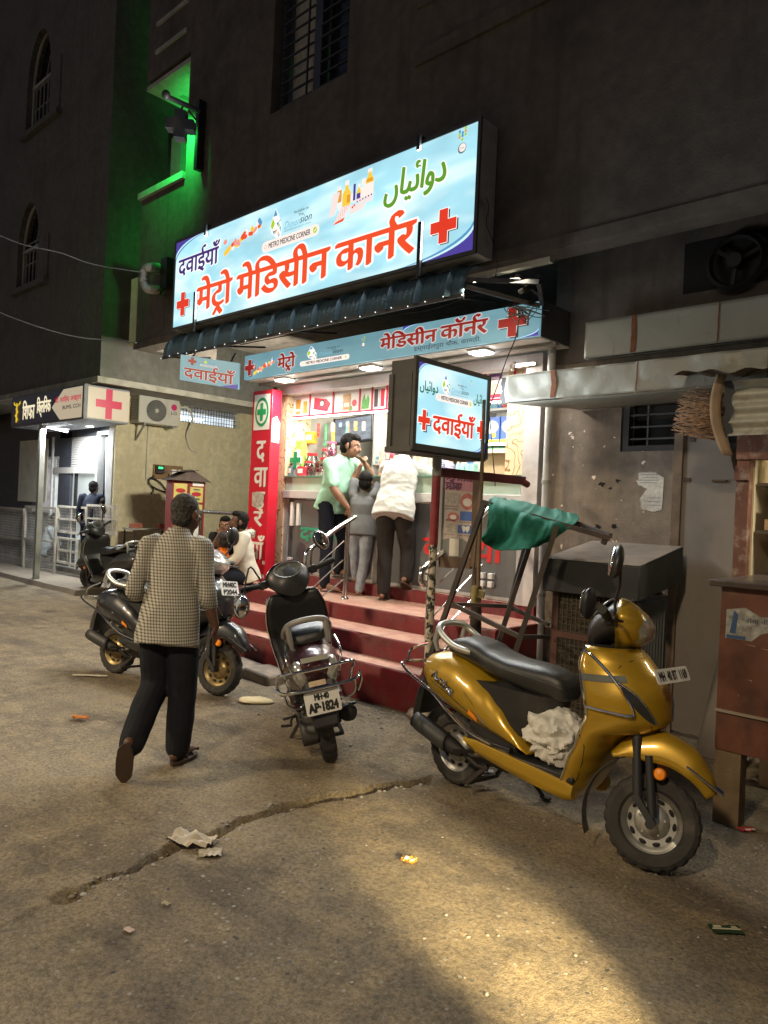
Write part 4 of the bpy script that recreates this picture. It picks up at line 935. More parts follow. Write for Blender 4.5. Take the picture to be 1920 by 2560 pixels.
# green plastic cross stuck on the glass, jars of sweets, packets
def jar(x, y, z, r, h, lab, lid, fill, neck=.8):
    j = thing('sweet_jar', lab, 'jar', (x, y, z), group='plastic jars on the counter')
    part('jar_body', glass('jar_plastic', (.92, .93, .94), .08, .5), j, lambda m: m.lathe([(.0, 0), (r * .96, 0), (r, .01), (r, h * .72), (r * neck, h * .86), (r * neck, h * .9), (0, h * .9)], (0, 0, 0), (0, 0, 1), 18, closed=False))
    part('lid', M('lid_' + lid, {'red': (.55, .02, .03), 'pink': (.7, .1, .2)}[lid], .35), j, lambda m: m.lathe([(0, h * .9), (r * neck * 1.12, h * .9), (r * neck * 1.12, h), (0, h)], (0, 0, 0), (0, 0, 1), 18, closed=False))
    rr = random.Random(int(x * 100)); cc = M('sweets_' + fill, {'red': (.45, .06, .07), 'white': (.7, .65, .6), 'pink': (.6, .2, .35), 'brown': (.25, .08, .06)}[fill], .4, 0, .5, 40)
    def sw(m):
        for k in range(46):
            a = rr.random() * 6.3; q = r * .86 * sqrt(rr.random()); m.box((q * cos(a), q * sin(a), h * .04 + h * .62 * rr.random()), (.03, .02, .018), (rr.random() * 3, rr.random() * 3, 0))
    sw_o = part('sweets', cc, j, sw, smooth=False); sw_o['kind'] = 'stuff'
jar(-7.03, 6.12, 1.967, .075, .30, 'clear jar of red and white sweets behind the green cross', 'red', 'white')
jar(-6.98, 6.02, 1.967, .06, .19, 'small red lidded jar beside the green cross', 'red', 'red')
jar(-6.74, 6.18, 2.17, .065, .24, 'tall jar with pink lid standing highest on the counter', 'pink', 'pink')
jar(-6.72, 6.08, 1.967, .135, .235, 'wide clear jar full of brown sweets with red lid', 'red', 'brown', .5)
jar(-6.98, 6.32, 2.1, .07, .24, 'jar with red lid at the back left of the counter', 'red', 'white')
sp = thing('jar_stand', 'low box carrying the two tall jars at the back of the counter', 'stand', (-6.85, 6.28, 1.967)); part('stand_box', M('card', (.5, .4, .3), .8), sp, lambda m: m.bx(-.22, .2, -.14, .08, 0, .13), bevel=.004)
gc = thing('green_cross', 'green plastic cross with white edge standing on the glass counter left', 'emblem', (-7.13, 5.93, 2.17))
gfn = lambda a, b, d: (a, -d, b)
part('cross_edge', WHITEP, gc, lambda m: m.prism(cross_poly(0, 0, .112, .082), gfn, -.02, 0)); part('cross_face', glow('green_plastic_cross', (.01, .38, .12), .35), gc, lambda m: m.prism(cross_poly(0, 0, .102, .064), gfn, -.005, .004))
part('cross_stand', GREYM, gc, lambda m: m.bx(-.03, .03, 0, .05, -.2, -.1))
for i, (x, y, z, w, d, h, c, nm, lab) in enumerate(((-7.17, 6.05, 1.967, .12, .08, .46, (.28, .5, .08), 'packet_tower', 'tall lime green packet stand at the counter left end'), (-7.16, 6.2, 2.40, .15, .08, .15, (.85, .25, .02), 'orange_packet', 'orange packets hung on the tiled jamb'), (-7.19, 5.98, 2.07, .05, .05, .2, (.7, .6, .05), 'yellow_packet', 'yellow packet strip hung beside the green packet stand'), (-7.19, 5.93, 1.967, .06, .06, .13, (.12, .16, .18), 'dark_bottle', 'small dark bottle at the left end of the glass counter'), (-6.99, 5.93, 1.967, .13, .06, .12, (.4, .03, .05), 'red_carton', 'small red carton below the green cross'), (-6.33, 6.15, 1.967, .14, .1, .16, (.55, .55, .52), 'white_carton', 'small white carton behind the green shirted man'))):
    t = thing(nm, lab, 'packet', (x, y, z)); part('pack', M('pack_' + nm, c, .4, 0, .3, 20), t, lambda m: m.box((0, 0, h / 2), (w, d, h)), bevel=.006)
    part('pack_label', M('pack_label_white', (.7, .68, .62), .5, 0, .3, 40), t, lambda m: m.bx(-w * .35, w * .35, -d / 2 - .003, -d / 2 - .001, h * .3, h * .75))
# hanging screen, papers, tiled inner pillar, dark partition
tv = thing('wall_screen', 'tilted flat screen hanging from the shop ceiling', 'screen', (-6.97, 6.75, 2.64), rot=(radians(-22), radians(-8), radians(28)))
part('screen_case', BLACKP, tv, lambda m: m.bx(-.27, .27, 0, .05, -.19, .19), bevel=.006)
part('screen_panel', glow('screen_picture', (.25, .28, .34), .5, var=.4, vs=9), tv, lambda m: m.bx(-.25, .25, -.004, 0, -.17, .17))
part('screen_arm', BLACKM, tv, lambda m: (m.bar((-.1, .05, 0), (-.15, .3, .3), .03), m.bar((-.25, .06, -.1), (-.3, .1, .25), .03)))
R_('inner_pillar', TILE, lambda m: m.bx(-6.02, -5.62, 6.95, 7.2, .77, 3.1))
R_('partition', M('olive_partition', (.15, .15, .115), .7), lambda m: (m.bx(-7.05, -6.03, 7.5, 7.6, .77, 2.62), m.prism([(7.0, 2.86), (8.0, 2.2), (8.0, 3.1), (7.0, 3.1)], lambda a, b, d: (d, a, b), -6.06, -6.03)))
R_('paper_frame', M('wood_frame', (.2, .16, .1), .5), lambda m: m.bx(-5.99, -5.62, 6.93, 6.949, 2.53, 2.95))
R_('notice_paper', M('printed_sheet', (.72, .73, .62), .6, 0, .08, 60), lambda m: (m.bx(-5.97, -5.81, 6.92, 6.929, 2.56, 2.92), m.bx(-5.80, -5.64, 6.92, 6.929, 2.56, 2.92), m.bx(-5.96, -5.81, 6.93, 6.948, 2.13, 2.5), m.bx(-5.8, -5.65, 6.93, 6.948, 2.13, 2.5), m.bx(-5.96, -5.81, 6.93, 6.948, 1.72, 2.1), m.bx(-5.8, -5.65, 6.93, 6.948, 1.72, 2.1)))
R_('notice_print', M('faint_ink', (.35, .36, .34), .7), lambda m: [m.bx(x, x + random.uniform(.06, .12), 6.9165, 6.9195, z, z + .004) for x in (-5.95, -5.78) for z in [2.6 + .03 * k for k in range(10)]] + [m.bx(x, x + random.uniform(.06, .12), 6.9265, 6.9295, z, z + .004) for x in (-5.95, -5.79) for z in [1.76 + .03 * k for k in range(9)] + [2.17 + .03 * k for k in range(10)]], smooth=False)
# shelves: boxes
def shelf(lab, x0, x1, y, zs, rows, seed):
    s = thing('medicine_shelf', lab, 'shelf', ((x0 + x1) / 2, y, .77)); cx = (x0 + x1) / 2
    part('shelf_board', M('white_shelf', (.7, .68, .62), .5), s, lambda m: ([m.bx(x0 - cx, x1 - cx, -.16, .2, z - .77, z - .745) for z in zs], m.bx(x0 - cx, x1 - cx, .2, .22, 0, 2.25)))
    part('shelf_side', M('white_shelf', (.7, .68, .6)), s, lambda m: (m.bx(x0 - cx - .02, x0 - cx, -.16, .2, 0, 2.25), m.bx(x1 - cx, x1 - cx + .02, -.16, .2, 0, 2.25)))
    rr = random.Random(seed)
    pal = [(.7, .66, .6), (.55, .1, .08), (.75, .55, .1), (.1, .2, .5), (.12, .4, .2), (.75, .72, .7), (.5, .2, .35), (.7, .35, .1), (.2, .45, .55), (.8, .78, .72)]
    for z in zs:
        x = x0 + .02
        while x < x1 - .06:
            w = rr.uniform(.05, .12); h = rr.uniform(.08, .24); c = rr.choice(pal)
            if x + w > x1 - .01: break
            t = thing('medicine_box', '%s %s medicine box standing on the %s' % ('tall' if h > .17 else 'low', ['cream', 'dark red', 'amber', 'blue', 'green', 'white', 'purple', 'orange', 'teal', 'pale'][pal.index(c)], lab.replace('white shelf of medicine boxes ', 'shelf ').replace('white shelf of baby food cartons ', 'shelf ')), 'box', (x + w / 2, y - .08, z + .026), group='medicine boxes on the shop shelves')
            part('carton', M('carton_%d' % pal.index(c), c, .5, 0, .2, 25), t, lambda m: m.bx(-w / 2, w / 2, -.05, .05, 0, h)); part('carton_label', M('carton_label', (.75, .74, .7), .5, 0, .35, 60), t, lambda m: m.bx(-w * .4, w * .4, -.053, -.051, h * .25, h * .6)); x += w + .006
shelf('white shelf of medicine boxes beside the papered pillar', -5.5, -4.75, 7.3, [1.35, 1.72, 2.05, 2.38, 2.7], 0, 3)
shelf('white shelf of baby food cartons beside the right jamb', -4.72, -3.80, 6.75, [2.72], 0, 5)
s2 = thing('carton_shelf', 'shelf with blue and green baby food cartons by the right jamb', 'shelf', (-4.2, 6.55, 1.967))
part('shelf_board', M('white_shelf', (.7, .68, .62)), s2, lambda m: (m.bx(-.5, .42, -.1, .2, .03, .055), m.bx(-.5, .42, -.1, .2, .36, .385), m.bx(-.5, .42, .2, .22, 0, 1.0)))
part('lit_rail', glow('led_strip_white', (1, 1, .96), 6), s2, lambda m: (m.bx(-.5, .42, -.115, -.102, .361, .384),))
for (z, nm, c, c2, word, lab) in ((2.362, 'blue_tin_carton', (.05, .12, .42), (.75, .8, .85), 'LACTOGEN', 'blue baby food carton with white oval on the upper carton shelf'), (2.032, 'green_tin_carton', (.02, .36, .16), (.8, .85, .8), 'DEXOLAC', 'green baby food carton with white oval on the lower carton shelf')):
    for k in range(4):
        t = thing(nm, lab, 'carton', (-4.56 + k * .215, 6.53, z), group=nm.replace('_', ' ') + 's on the shelf'); h = .27
        part('carton', M(nm, c, .4, 0, .1), t, lambda m: m.bx(-.1, .1, -.06, .06, 0, h), bevel=.004)
        f_ = lambda a, b, d: (a, -.06 - d, b)
        fpart('white_oval', M(nm + '_oval', c2, .4), t, [disc(0, h * .6, .085, 20, .8)], f_, .001)
        lettering(word, (-.07, .07, h * .56, h * .66), M('dark_green_ink', (.02, .08, .1), .5), t, f_, d=.003)
        fpart('yellow_spot', M('yellow_spot', (.8, .6, .05), .5), t, [disc(.03, h * .28, .03, 14), rect(-.1, .1, .0, .03)], f_, .002)
bc = thing('brown_carton', 'open brown carton on the counter near the right jamb', 'carton', (-4.2, 6.15, 1.967)); part('carton', M('brown_card', (.42, .3, .18), .85), bc, lambda m: m.bx(-.17, .17, -.12, .15, 0, .24)); part('carton_flap', M('brown_card', (.42, .3, .18)), bc, lambda m: m.box((.0, -.14, .25), (.34, .1, .006), (.5, 0, 0)))
pk = thing('printed_packets', 'row of white and teal packets standing on the counter behind the pole sign', 'packet', (-4.62, 6.15, 1.967)); part('packets', M('teal_packets', (.3, .6, .55), .5, 0, .5, 14), pk, lambda m: [m.bx(-.12 + k * .06, -.07 + k * .06, -.04, .04, 0, .14) for k in range(4)])

rr_ = random.Random(21)
for i in range(12):
    x = -7.12 + i * .09 + (0.9 if i > 8 else 0); t = thing('sachet_strip', '%s strip of small sachets hanging over the counter' % ['red', 'green', 'yellow', 'white', 'blue'][i % 5], 'packet', (x, 6.28 + .05 * (i % 3), 2.66), group='sachet strips hanging over the counter')
    c = [(.6, .1, .1), (.1, .35, .2), (.75, .6, .1), (.7, .68, .62), (.15, .25, .5)][i % 5]; L = rr_.uniform(.18, .42) if i < 3 or i > 8 else rr_.uniform(.08, .2)
    part('sachets', M('sachet_%d' % (i % 5), c, .35, .1, .3, 30), t, lambda m: [m.box((0, .004 * (k % 2), -.02 - k * .058), (.05, .006, .054), (.1 * (k % 2), 0, .1)) for k in range(max(1, int(L / .058)))], smooth=False)
shelf('white shelf of medicine boxes along the back wall of the shop', -7.0, -6.1, 7.35, [1.5, 1.85, 2.2], 0, 9)
shelf('white shelf of medicine boxes at the back right of the shop', -4.7, -3.75, 7.9, [1.35, 1.7, 2.05, 2.4], 0, 13)
# ---------------------------------------------------------------- stainless handrails of the steps
def rail(lab, x, pts_top, posts, bars, curl=None):
    t = thing('handrail', lab, 'handrail', (x, posts[0][0], 0), group=None); o = Vector(t.location)
    part('rail_top', STEEL, t, lambda m: m.ptube([Vector((x, a, b)) - o for a, b in pts_top], .025, 14, 5))
    for y, z0, z1 in posts:
        part('post', STEEL, t, lambda m: (m.cyl(Vector((x, y, z0)) - o, Vector((x, y, z1)) - o, .024, 14), m.lathe([(.024, .03), (.04, .015), (.042, 0), (.02, 0)], Vector((x, y, z0)) - o, (0, 0, 1), 14)))
    for (ya, za), (yb, zb) in bars:
        part('cross_bar', STEEL, t, lambda m: m.cyl(Vector((x, ya, za)) - o, Vector((x, yb, zb)) - o, .008, 8))
xl = gnd(862, 1498, .645).x
rail('polished steel handrail left of the maroon scooter, beside the green shirted man', xl, [(4.80, .95), (4.79, 1.08), (4.83, 1.14), (4.92, 1.2), (5.35, 1.47), (5.46, 1.52)], [(5.35, .65), (4.80, .49)] if True else 0, [], None) if False else None
def q(u, v, x): p = atx(u, v, x); return (p.y, p.z)
rail('polished steel handrail beside the green shirted man, left side of the steps', xl, [q(762, 1420, xl), q(766, 1388, xl), q(774, 1374, xl), q(786, 1366, xl), q(830, 1330, xl), q(888, 1292, xl)], [(q(866, 1400, xl)[0], .648, 1.46), (q(766, 1400, xl)[0], .49, 1.1)], [(q(790, 1415, xl), q(860, 1352, xl)), (q(770, 1478, xl), q(857, 1400, xl)), (q(800, 1496, xl), q(857, 1450, xl))])
xr = gnd(1172, 1548, .645).x
rail('polished steel handrail behind the peeling sign pole, right side of the steps', xr, [q(1060, 1464, xr), q(1053, 1450, xr), q(1055, 1430, xr), q(1070, 1412, xr), q(1120, 1368, xr), q(1205, 1290, xr), q(1222, 1272, xr), q(1227, 1268, xr)], [(q(1072, 1500, xr)[0], .31, 1.06), (5.42, .648, 1.52)], [(q(1075, 1480, xr), q(1205, 1352, xr)), (q(1078, 1545, xr), q(1205, 1412, xr)), (q(1078, 1605, xr), q(1205, 1470, xr))])
# ---------------------------------------------------------------- the clinic building on the left
QX, QY, QZ = -11.53, 5.45, 3.55
cb_ = thing('clinic_building', 'dark plastered clinic building with arched windows over a lit ground floor', 'building', (QX, QY, 0))
qT = Matrix.Translation((-QX, -QY, 0))
def K(name, mat, fn, parent=None, **k): return part(name, mat, parent or cb_, lambda m: (setattr(m, 'T', qT), fn(m)), **k)
wins = []
for (uL, vL, uR, vR, vt, ut) in ((64, 338, 121, 300, 66, 112), (40, 728, 92, 706, 505, 78)):
    a = aty(uL, vL, QY); b_ = aty(uR, vR, QY); t_ = aty(ut, vt, QY); wins.append((a.x, b_.x, (a.z + b_.z) / 2, t_.z))
def arch_z(x, x0, x1, zt):
    c = (x0 + x1) / 2; h = (x1 - x0) / 2; u = min(1, abs(x - c) / h); return zt - (x1 - x0) * .9 * (1 - sqrt(max(0, 1 - u * u))) 
def cwall(m):
    y0, y1 = QY, QY + .3
    (a0, a1, az0, azt), (b0, b1, bz0, bzt) = wins
    x0 = min(a0, b0); x1 = max(a1, b1)
    m.bx(-40, x0, y0, y1, QZ, 13); m.bx(x1, QX, y0, y1, QZ, 13)
    n = 40
    for k in range(n):
        xa, xb = lerp(x0, x1, k / n), lerp(x0, x1, (k + 1) / n); xm = (xa + xb) / 2
        cur = QZ
        for (p0, p1, z0, zt) in sorted(wins, key=lambda w: w[2]):
            if p0 < xm < p1:
                m.bx(xa, xb, y0, y1, cur, z0); cur = arch_z(xm, p0, p1, zt)
        m.bx(xa, xb, y0, y1, cur, 13)
K('upper_wall', CLINICP, lambda m: (cwall(m), m.bx(QX - .3, QX, QY + .3, 16, QZ, 13)), smooth=False)
K('slab_edge', M('pale_slab_edge', (.4, .38, .33), .8, 0, .2, dirt=(.15, .13, .1)), lambda m: (m.bx(-40, QX + .03, QY - .05, QY, QZ - .1, QZ), m.bx(QX, QX + .03, QY, 16, QZ - .1, QZ)))
K('slab_soffit', M('soffit_grey', (.4, .39, .36), .9), lambda m: m.bx(-40, QX, QY, 16, QZ - .08, QZ - .01))
for i, (x0, x1, z0, zt) in enumerate(wins):
    w = K('arched_window', M('window_dark_glass', (.015, .016, .018), .25), lambda m: m.bx(x0 - .05, x1 + .05, QY + .22, QY + .24, z0, zt))
    pts = [(lerp(x0, x1, k / 20), 0) for k in range(21)]
    K('arch_frame', M('grey_white_frame', (.4, .4, .36), .6), lambda m: (m.tube([(x0 + .02, QY + .12, z0)] + [(x, QY + .12, arch_z(x, x0, x1, zt) - .02) for x in [lerp(x0 + .02, x1 - .02, k / 18) for k in range(19)]] + [(x1 - .02, QY + .12, z0)], .028, 6), m.bx(x0, x1, QY + .09, QY + .15, arch_z(x0 + .001, x0, x1, zt) - .02, arch_z(x0 + .001, x0, x1, zt) + .04)), w)
    K('window_bar', M('grey_window_bar', (.33, .33, .3), .6), lambda m: ([m.bx(lerp(x0, x1, k / 6) - .01, lerp(x0, x1, k / 6) + .01, QY + .1, QY + .12, z0, arch_z(x0, x0, x1, zt)) for k in range(1, 6)], [m.bx(x0, x1, QY + .12, QY + .135, z0 + h, z0 + h + .018) for h in (.12, .5, .9)], m.tube([(lerp(x0, x1, .5) + .3 * sin(t * .3), QY + .12, lerp(arch_z(x0, x0, x1, zt), zt - .05, t / 5)) for t in range(6)], .01, 5)), w)
    K('sill', CLINICP, lambda m: m.bx(x0 - .08, x1 + .55, QY - .09, QY, z0 - .1, z0), w)
    K('plaster_panel', CLINICP, lambda m: m.bx(x1 + .12, x1 + .5, QY - .025, QY, z0, arch_z(x0, x0, x1, zt) + .1), w)
# ground floor: side wall in the alley with ventilation window, front
AX = -12.6
va = [atx(u, v, AX) for u, v in ((453, 1003), (605, 1026), (597, 1072), (456, 1055))]
vy0, vy1 = va[0].y, (va[1].y + va[2].y) / 2; vz0, vz1 = (va[2].z + va[3].z) / 2, (va[0].z + va[1].z) / 2
K('alley_wall', CREAMP, lambda m: (m.bx(AX - .25, AX, 6.3, vy0, 0, QZ - .08), m.bx(AX - .25, AX, vy0, vy1, 0, vz0), m.bx(AX - .25, AX, vy0, vy1, vz1, QZ - .08), m.bx(AX - .25, AX, vy1, 16, 0, QZ - .08)))
vw = K('vent_window', M('vent_frame', (.3, .27, .2), .7), lambda m: (m.bx(AX - .2, AX - .15, vy0, vy1, vz0, vz0 + .03), m.bx(AX - .2, AX - .15, vy0, vy1, vz1 - .03, vz1)))
K('vent_grille', RUSTM, lambda m: ([m.bx(AX - .12, AX - .112, vy0 + (vy1 - vy0) * k / 22 - .004, vy0 + (vy1 - vy0) * k / 22 + .004, vz0, vz1) for k in range(1, 22)] + [m.bx(AX - .112, AX - .104, vy0, vy1, vz0 + (vz1 - vz0) * k / 5 - .004, vz0 + (vz1 - vz0) * k / 5 + .004) for k in range(1, 5)]), vw)
K('room_glow_panel', glow('clinic_room_glow', (.62, .70, .78), .75, var=.35, vs=3), lambda m: m.bx(AX - 1.2, AX - 1.15, vy0 - 1, vy1 + 1.5, vz0 - .6, vz1 + .6), vw)  # glowing panel stands in for the lit room behind the vent
K('room_tube', glow('tube_white', (.95, 1, 1), 6), lambda m: (m.box((AX - 1.1, vy0 + .25, vz0 + .24), (.03, .9, .025)), m.box((AX - 1.1, vy0 + .95, vz0 + .22), (.03, .5, .025)), m.box((AX - 1.1, vy0 + .2, vz0 + .14), (.03, .5, .02))), vw)
GY = 6.45
K('front_wall', M('navy_wall', (.05, .055, .07), .6, 0, .2), lambda m: (m.bx(-22, -15.3, GY, GY + .2, 2.4, QZ - .08), m.bx(-15.3, -14.75, GY, GY + .2, .2, 2.9), m.bx(-15.3, AX - .25, GY, GY + .2, 2.78, QZ - .08), m.bx(-22, -16.6, GY, GY + .2, .2, 2.4)))
o_ap = MB(); o_ap.rings([[(-21, 5.25, -.05), (-21, 5.28, .09), (-21, 6.3, .11), (-21, 6.3, -.05)]] + [[(x, 5.25 + .05 * noise.noise((x * 2, 0, 0)), -.05), (x, 5.29 + .06 * noise.noise((x * 2, 0, 0)), .085), (x, 6.3, .11), (x, 6.3, -.05)] for x in [-20.5 + k * .4 for k in range(23)]]); o_ap = o_ap.build('pavement', M('old_concrete', (.25, .21, .16), .92, 0, .25, 3, bump=.6, bs=30, dirt=(.12, .1, .075), dfac=.6), ang=60); o_ap['kind'] = 'structure'
K('platform', M('platform_grey', (.25, .23, .2), .9), lambda m: m.bx(-22, AX - .0, 6.3, 12, 0, .2))
def P(u, v, y=GY): return aty(u, v, y)
sx0, sx1 = P(137, 1100).x, P(247, 1100).x; szb = P(190, 1168).z
shm = M('roller_shutter_grey', (.55, .53, .5), .45, .2, .06)
K('roller_shutter', shm, lambda m: m.grid(4, 90, lambda a, b: (lerp(sx0, sx1, a), GY + .02 - .014 * abs(sin(b * 13 * pi)), lerp(szb, 2.8, b))), ang=60)
K('shutter_bottom', shm, lambda m: m.bx(sx0, sx1, GY - .02, GY + .03, szb - .12, szb))
K('door_frame', WHITEP, lambda m: (m.bx(sx0 - .06, sx0, GY - .03, GY + .1, .2, 2.82), m.bx(sx1, sx1 + .06, GY - .04, GY + .1, .2, 2.85), m.bx(sx1 + .06, AX - .3, GY - .03, GY + .05, 2.78, 2.85)))
K('door_glass', glow('frosted_glass_glow', (.48, .53, .51), .45, var=.3, vs=1.2), lambda m: (m.bx(sx0, (sx0 + sx1) / 2 - .05, GY + .06, GY + .07, .2, szb - .1), m.bx((sx0 + sx1) / 2 + .05, sx1, GY + .06, GY + .07, .2, szb - .1)))  # panes emit by themselves in place of light from the room behind
K('door_mullion', BLACKM, lambda m: (m.bx((sx0 + sx1) / 2 - .05, (sx0 + sx1) / 2 + .05, GY + .03, GY + .09, .2, szb - .1), m.bx(sx0, sx0 + .05, GY + .03, GY + .06, .2, szb)))
c0x, c1x = P(258, 1100).x, P(298, 1100).x
K('curtain', M('grey_blue_curtain', (.34, .38, .44), .8, 0, .1), lambda m: m.grid(60, 3, lambda a, b: (lerp(c0x + .1 * (1 - b), c1x, a), GY + .04 + .03 * sin(a * 38), lerp(1.35, 2.72, b))), ang=80)
K('corner_post', M('clinic_corner_post', (.3, .29, .27), .7, 0, .2), lambda m: m.bx(AX - .25, AX - .05, 6.28, 6.44, 0, 2.84))
K('side_panel', M('cream_board', (.55, .5, .38), .7), lambda m: m.bx(c0x + .05, AX - .3, GY, GY + .02, .2, 1.3))
b0, b1 = P(54, 1100), P(124, 1100)
K('white_board', M('cream_notice_board', (.62, .6, .48), .6, 0, .08, dirt=(.12, .18, .3), dfac=.25), lambda m: m.bx(b0.x, b1.x, GY - .03, GY - .01, P(90, 1255).z, P(90, 1106).z + .05))
K('left_window', glow('left_window_glow', (.38, .36, .36), .5, var=.5, vs=3), lambda m: m.bx(-16.6, -15.3, GY + .1, GY + .12, 1.3, 2.4))  # window pane has its own emission, to look lit from inside
K('left_window_frame', WHITEP, lambda m: (m.bx(-16.6, -15.3, GY, GY + .08, 2.36, 2.42), m.bx(-15.55, -15.45, GY, GY + .08, 1.3, 2.36), m.bx(-16.6, -15.3, GY, GY + .08, 1.24, 1.3)))
# clinic sign
SY, SXc = 5.31, -11.75
cz0, cz1 = 2.89, 3.40
kx = aty(28, 1050, SY).x
cl_ = thing('clinic_sign', 'clinic sign in black and cream with Hindi name around the corner', 'shop sign', (SXc, SY, 3.15)); lT = Matrix.Translation((-SXc, -SY, -3.15))
def lfn(a, b, d): return (a - SXc, -d, b - 3.15)
def lfx(a, b, d): return (d, a - SY, b - 3.15)
BK = gl('clinic_black_panel', (.012, .014, .025), .6); CR = gl('clinic_cream_panel', (.80, .66, .46), .55); CRL = gl('clinic_letter_cream', (1, .88, .6), .9); MAG = gl('clinic_red', (.62, .02, .07), .75); CY_ = gl('clinic_yellow', (.9, .6, .03), .8)
part('sign_box', M('clinic_sign_frame', (.16, .17, .19), .5), cl_, lambda m: (setattr(m, 'T', lT), m.bx(kx, SXc - .012, SY + .012, SY + .78, cz0 - .03, cz1 + .03), m.bx(SXc - .06, SXc + .004, SY - .004, SY + .06, cz0 - .03, cz1 + .03)))
xa = aty(150, 1045, SY).x
fpart('black_panel', BK, cl_, [rect(kx, SXc - .06, cz0, cz1)], lfn, 0)
fpart('cream_panel', CR, cl_, [[(xa - .35, 3.12), (xa + .0, cz0), (SXc - .06, cz0), (SXc - .06, cz1), (xa + .1, cz1)]], lfn, .003)
fpart('cream_side', CR, cl_, [rect(SY + .06, SY + .78, cz0, cz1)], lfx, .0)
fpart('red_cross', MAG, cl_, [[(SY + .42 + x, 3.15 + z * 1.1) for x, z in cross_poly(0, 0, .225, .115)]], lfx, .003)
lettering('िशफा', (kx + .55, kx + 1.1, cz0 + .09, cz1 - .08), CRL, cl_, lfn, bold=.008, d=.004)
lettering('िक्लिनक', (kx + 1.2, kx + 2.3 if kx + 2.3 < xa - .38 else xa - .40, cz0 + .09, cz1 - .06), CRL, cl_, lfn, bold=.008, d=.004)
lettering('डॉ. शािहद अख्तर', (xa - .22, SXc - .1, 3.16, 3.29), MAG, cl_, lfn, bold=.003, d=.006)
lettering('BUMS, CCH', (xa + .1, SXc - .12, 3.05, 3.12), INK, cl_, lfn, bold=.002, d=.006)
part('caduceus', CY_, cl_, lambda m: (setattr(m, 'T', None), m.tube([lfn(kx + .28, z, .01) for z in (cz0 + .05, cz1 - .1)], .012, 6), m.tube([lfn(kx + .28 + .05 * sin(k * .8), cz0 + .07 + k * .018, .012) for k in range(14)], .01, 5), m.add([lfn(kx + .28, cz1 - .17, .008), lfn(kx + .12, cz1 - .06, .008), lfn(kx + .12, cz1 - .12, .008), lfn(kx + .44, cz1 - .06, .008), lfn(kx + .44, cz1 - .12, .008)], [(0, 1, 2), (0, 4, 3)])), fix=False)
def ctube(u0, v0, u1, v1, y0, y1, lab):
    a, b = aty(u0, v0, y0), aty(u1, v1, y1); t = thing('clinic_tube_light', lab, 'tube light', a, group='tube lights under the clinic sign')
    part('tube', glow('tube_white', (.95, 1, 1), 6), t, lambda m: m.cyl((0, 0, 0), b - a, .02, 8)); part('batten', WHITEP, t, lambda m: m.bar(Vector((0, .02, .045)), b - a + Vector((0, .02, .045)), .05, .03))
    area('clinic_tube_glow', (a + b) / 2 + Vector((0, 0, -.04)), (.1, .1, -1), 1.0, 65, (.93, .97, 1), .06)
ctube(95, 1062, 168, 1079, 5.55, 5.75, 'front lit tube under the clinic sign, left one of the pair'); ctube(155, 1054, 232, 1066, 5.7, 5.95, 'rear lit tube under the clinic sign, nearer the red cross')
# post in front, low mesh gate and fence panels
po = thing('gate_post', 'thin grey post holding up the clinic slab in front of the gate', 'post', (-13.62, 5.42, .09)); part('post', M('grey_green_post', (.33, .33, .29), .7, 0, .2), po, lambda m: m.bar((0, 0, -.04), (0, 0, QZ - .19), .09))
WIRE = M('pale_wire_mesh', (.55, .52, .47), .5, .2)
def meshpanel(nm, lab, u0, u1, vt, vb, y, step=.055, posts=True):
    a, b, c = aty(u0, vt, y), aty(u1, vt, y), aty((u0 + u1) / 2, vb, y); x0, x1, z1, z0 = a.x, b.x, (a.z + b.z) / 2, max(c.z, .02)
    t = thing(nm, lab, 'gate' if 'gate' in nm else 'fence', (x0, y, z0)); w, h = x1 - x0, z1 - z0
    part('mesh_frame', M('pale_gate_frame', (.5, .46, .38), .6, 0, .2, dirt=(.2, .13, .08)), t, lambda m: (m.bx(0, w, -.02, .02, h - .04, h), m.bx(0, w, -.02, .02, 0, .04), m.bx(0, .04, -.02, .02, .04, h - .04), m.bx(w - .04, w, -.02, .02, .04, h - .04), m.bx(w / 2 - .015, w / 2 + .015, -.015, .015, .04, h - .04), m.bx(.04, w - .04, -.018, .012, h * .5 - .015, h * .5 + .015)))
    part('wire_mesh', WIRE, t, lambda m: ([m.bx(k * step + .04, k * step + .046, .021, .027, .04, h - .04) for k in range(int((w - .06) / step))] + [m.bx(.04, w - .04, .027, .033, .05 + k * step, .056 + k * step) for k in range(int((h - .08) / step))]), smooth=False)
meshpanel('mesh_gate', 'pale wire mesh gate leaf behind the grey post', 64, 143, 1266, 1436, 6.0)
meshpanel('mesh_fence', 'pale wire mesh fence on the platform edge before the shutter', 146, 218, 1265, 1335, 6.1)
meshpanel('mesh_fence', 'pale wire mesh fence before the dark man at the clinic corner', 219, 294, 1262, 1335, 6.1)
meshpanel('mesh_fence', 'pale wire mesh fence at the far left edge of the clinic', -60, 62, 1266, 1430, 6.05)
meshpanel('mesh_fence', 'low wire mesh barrier between gate and parked grey scooter', 146, 200, 1345, 1412, 6.05)
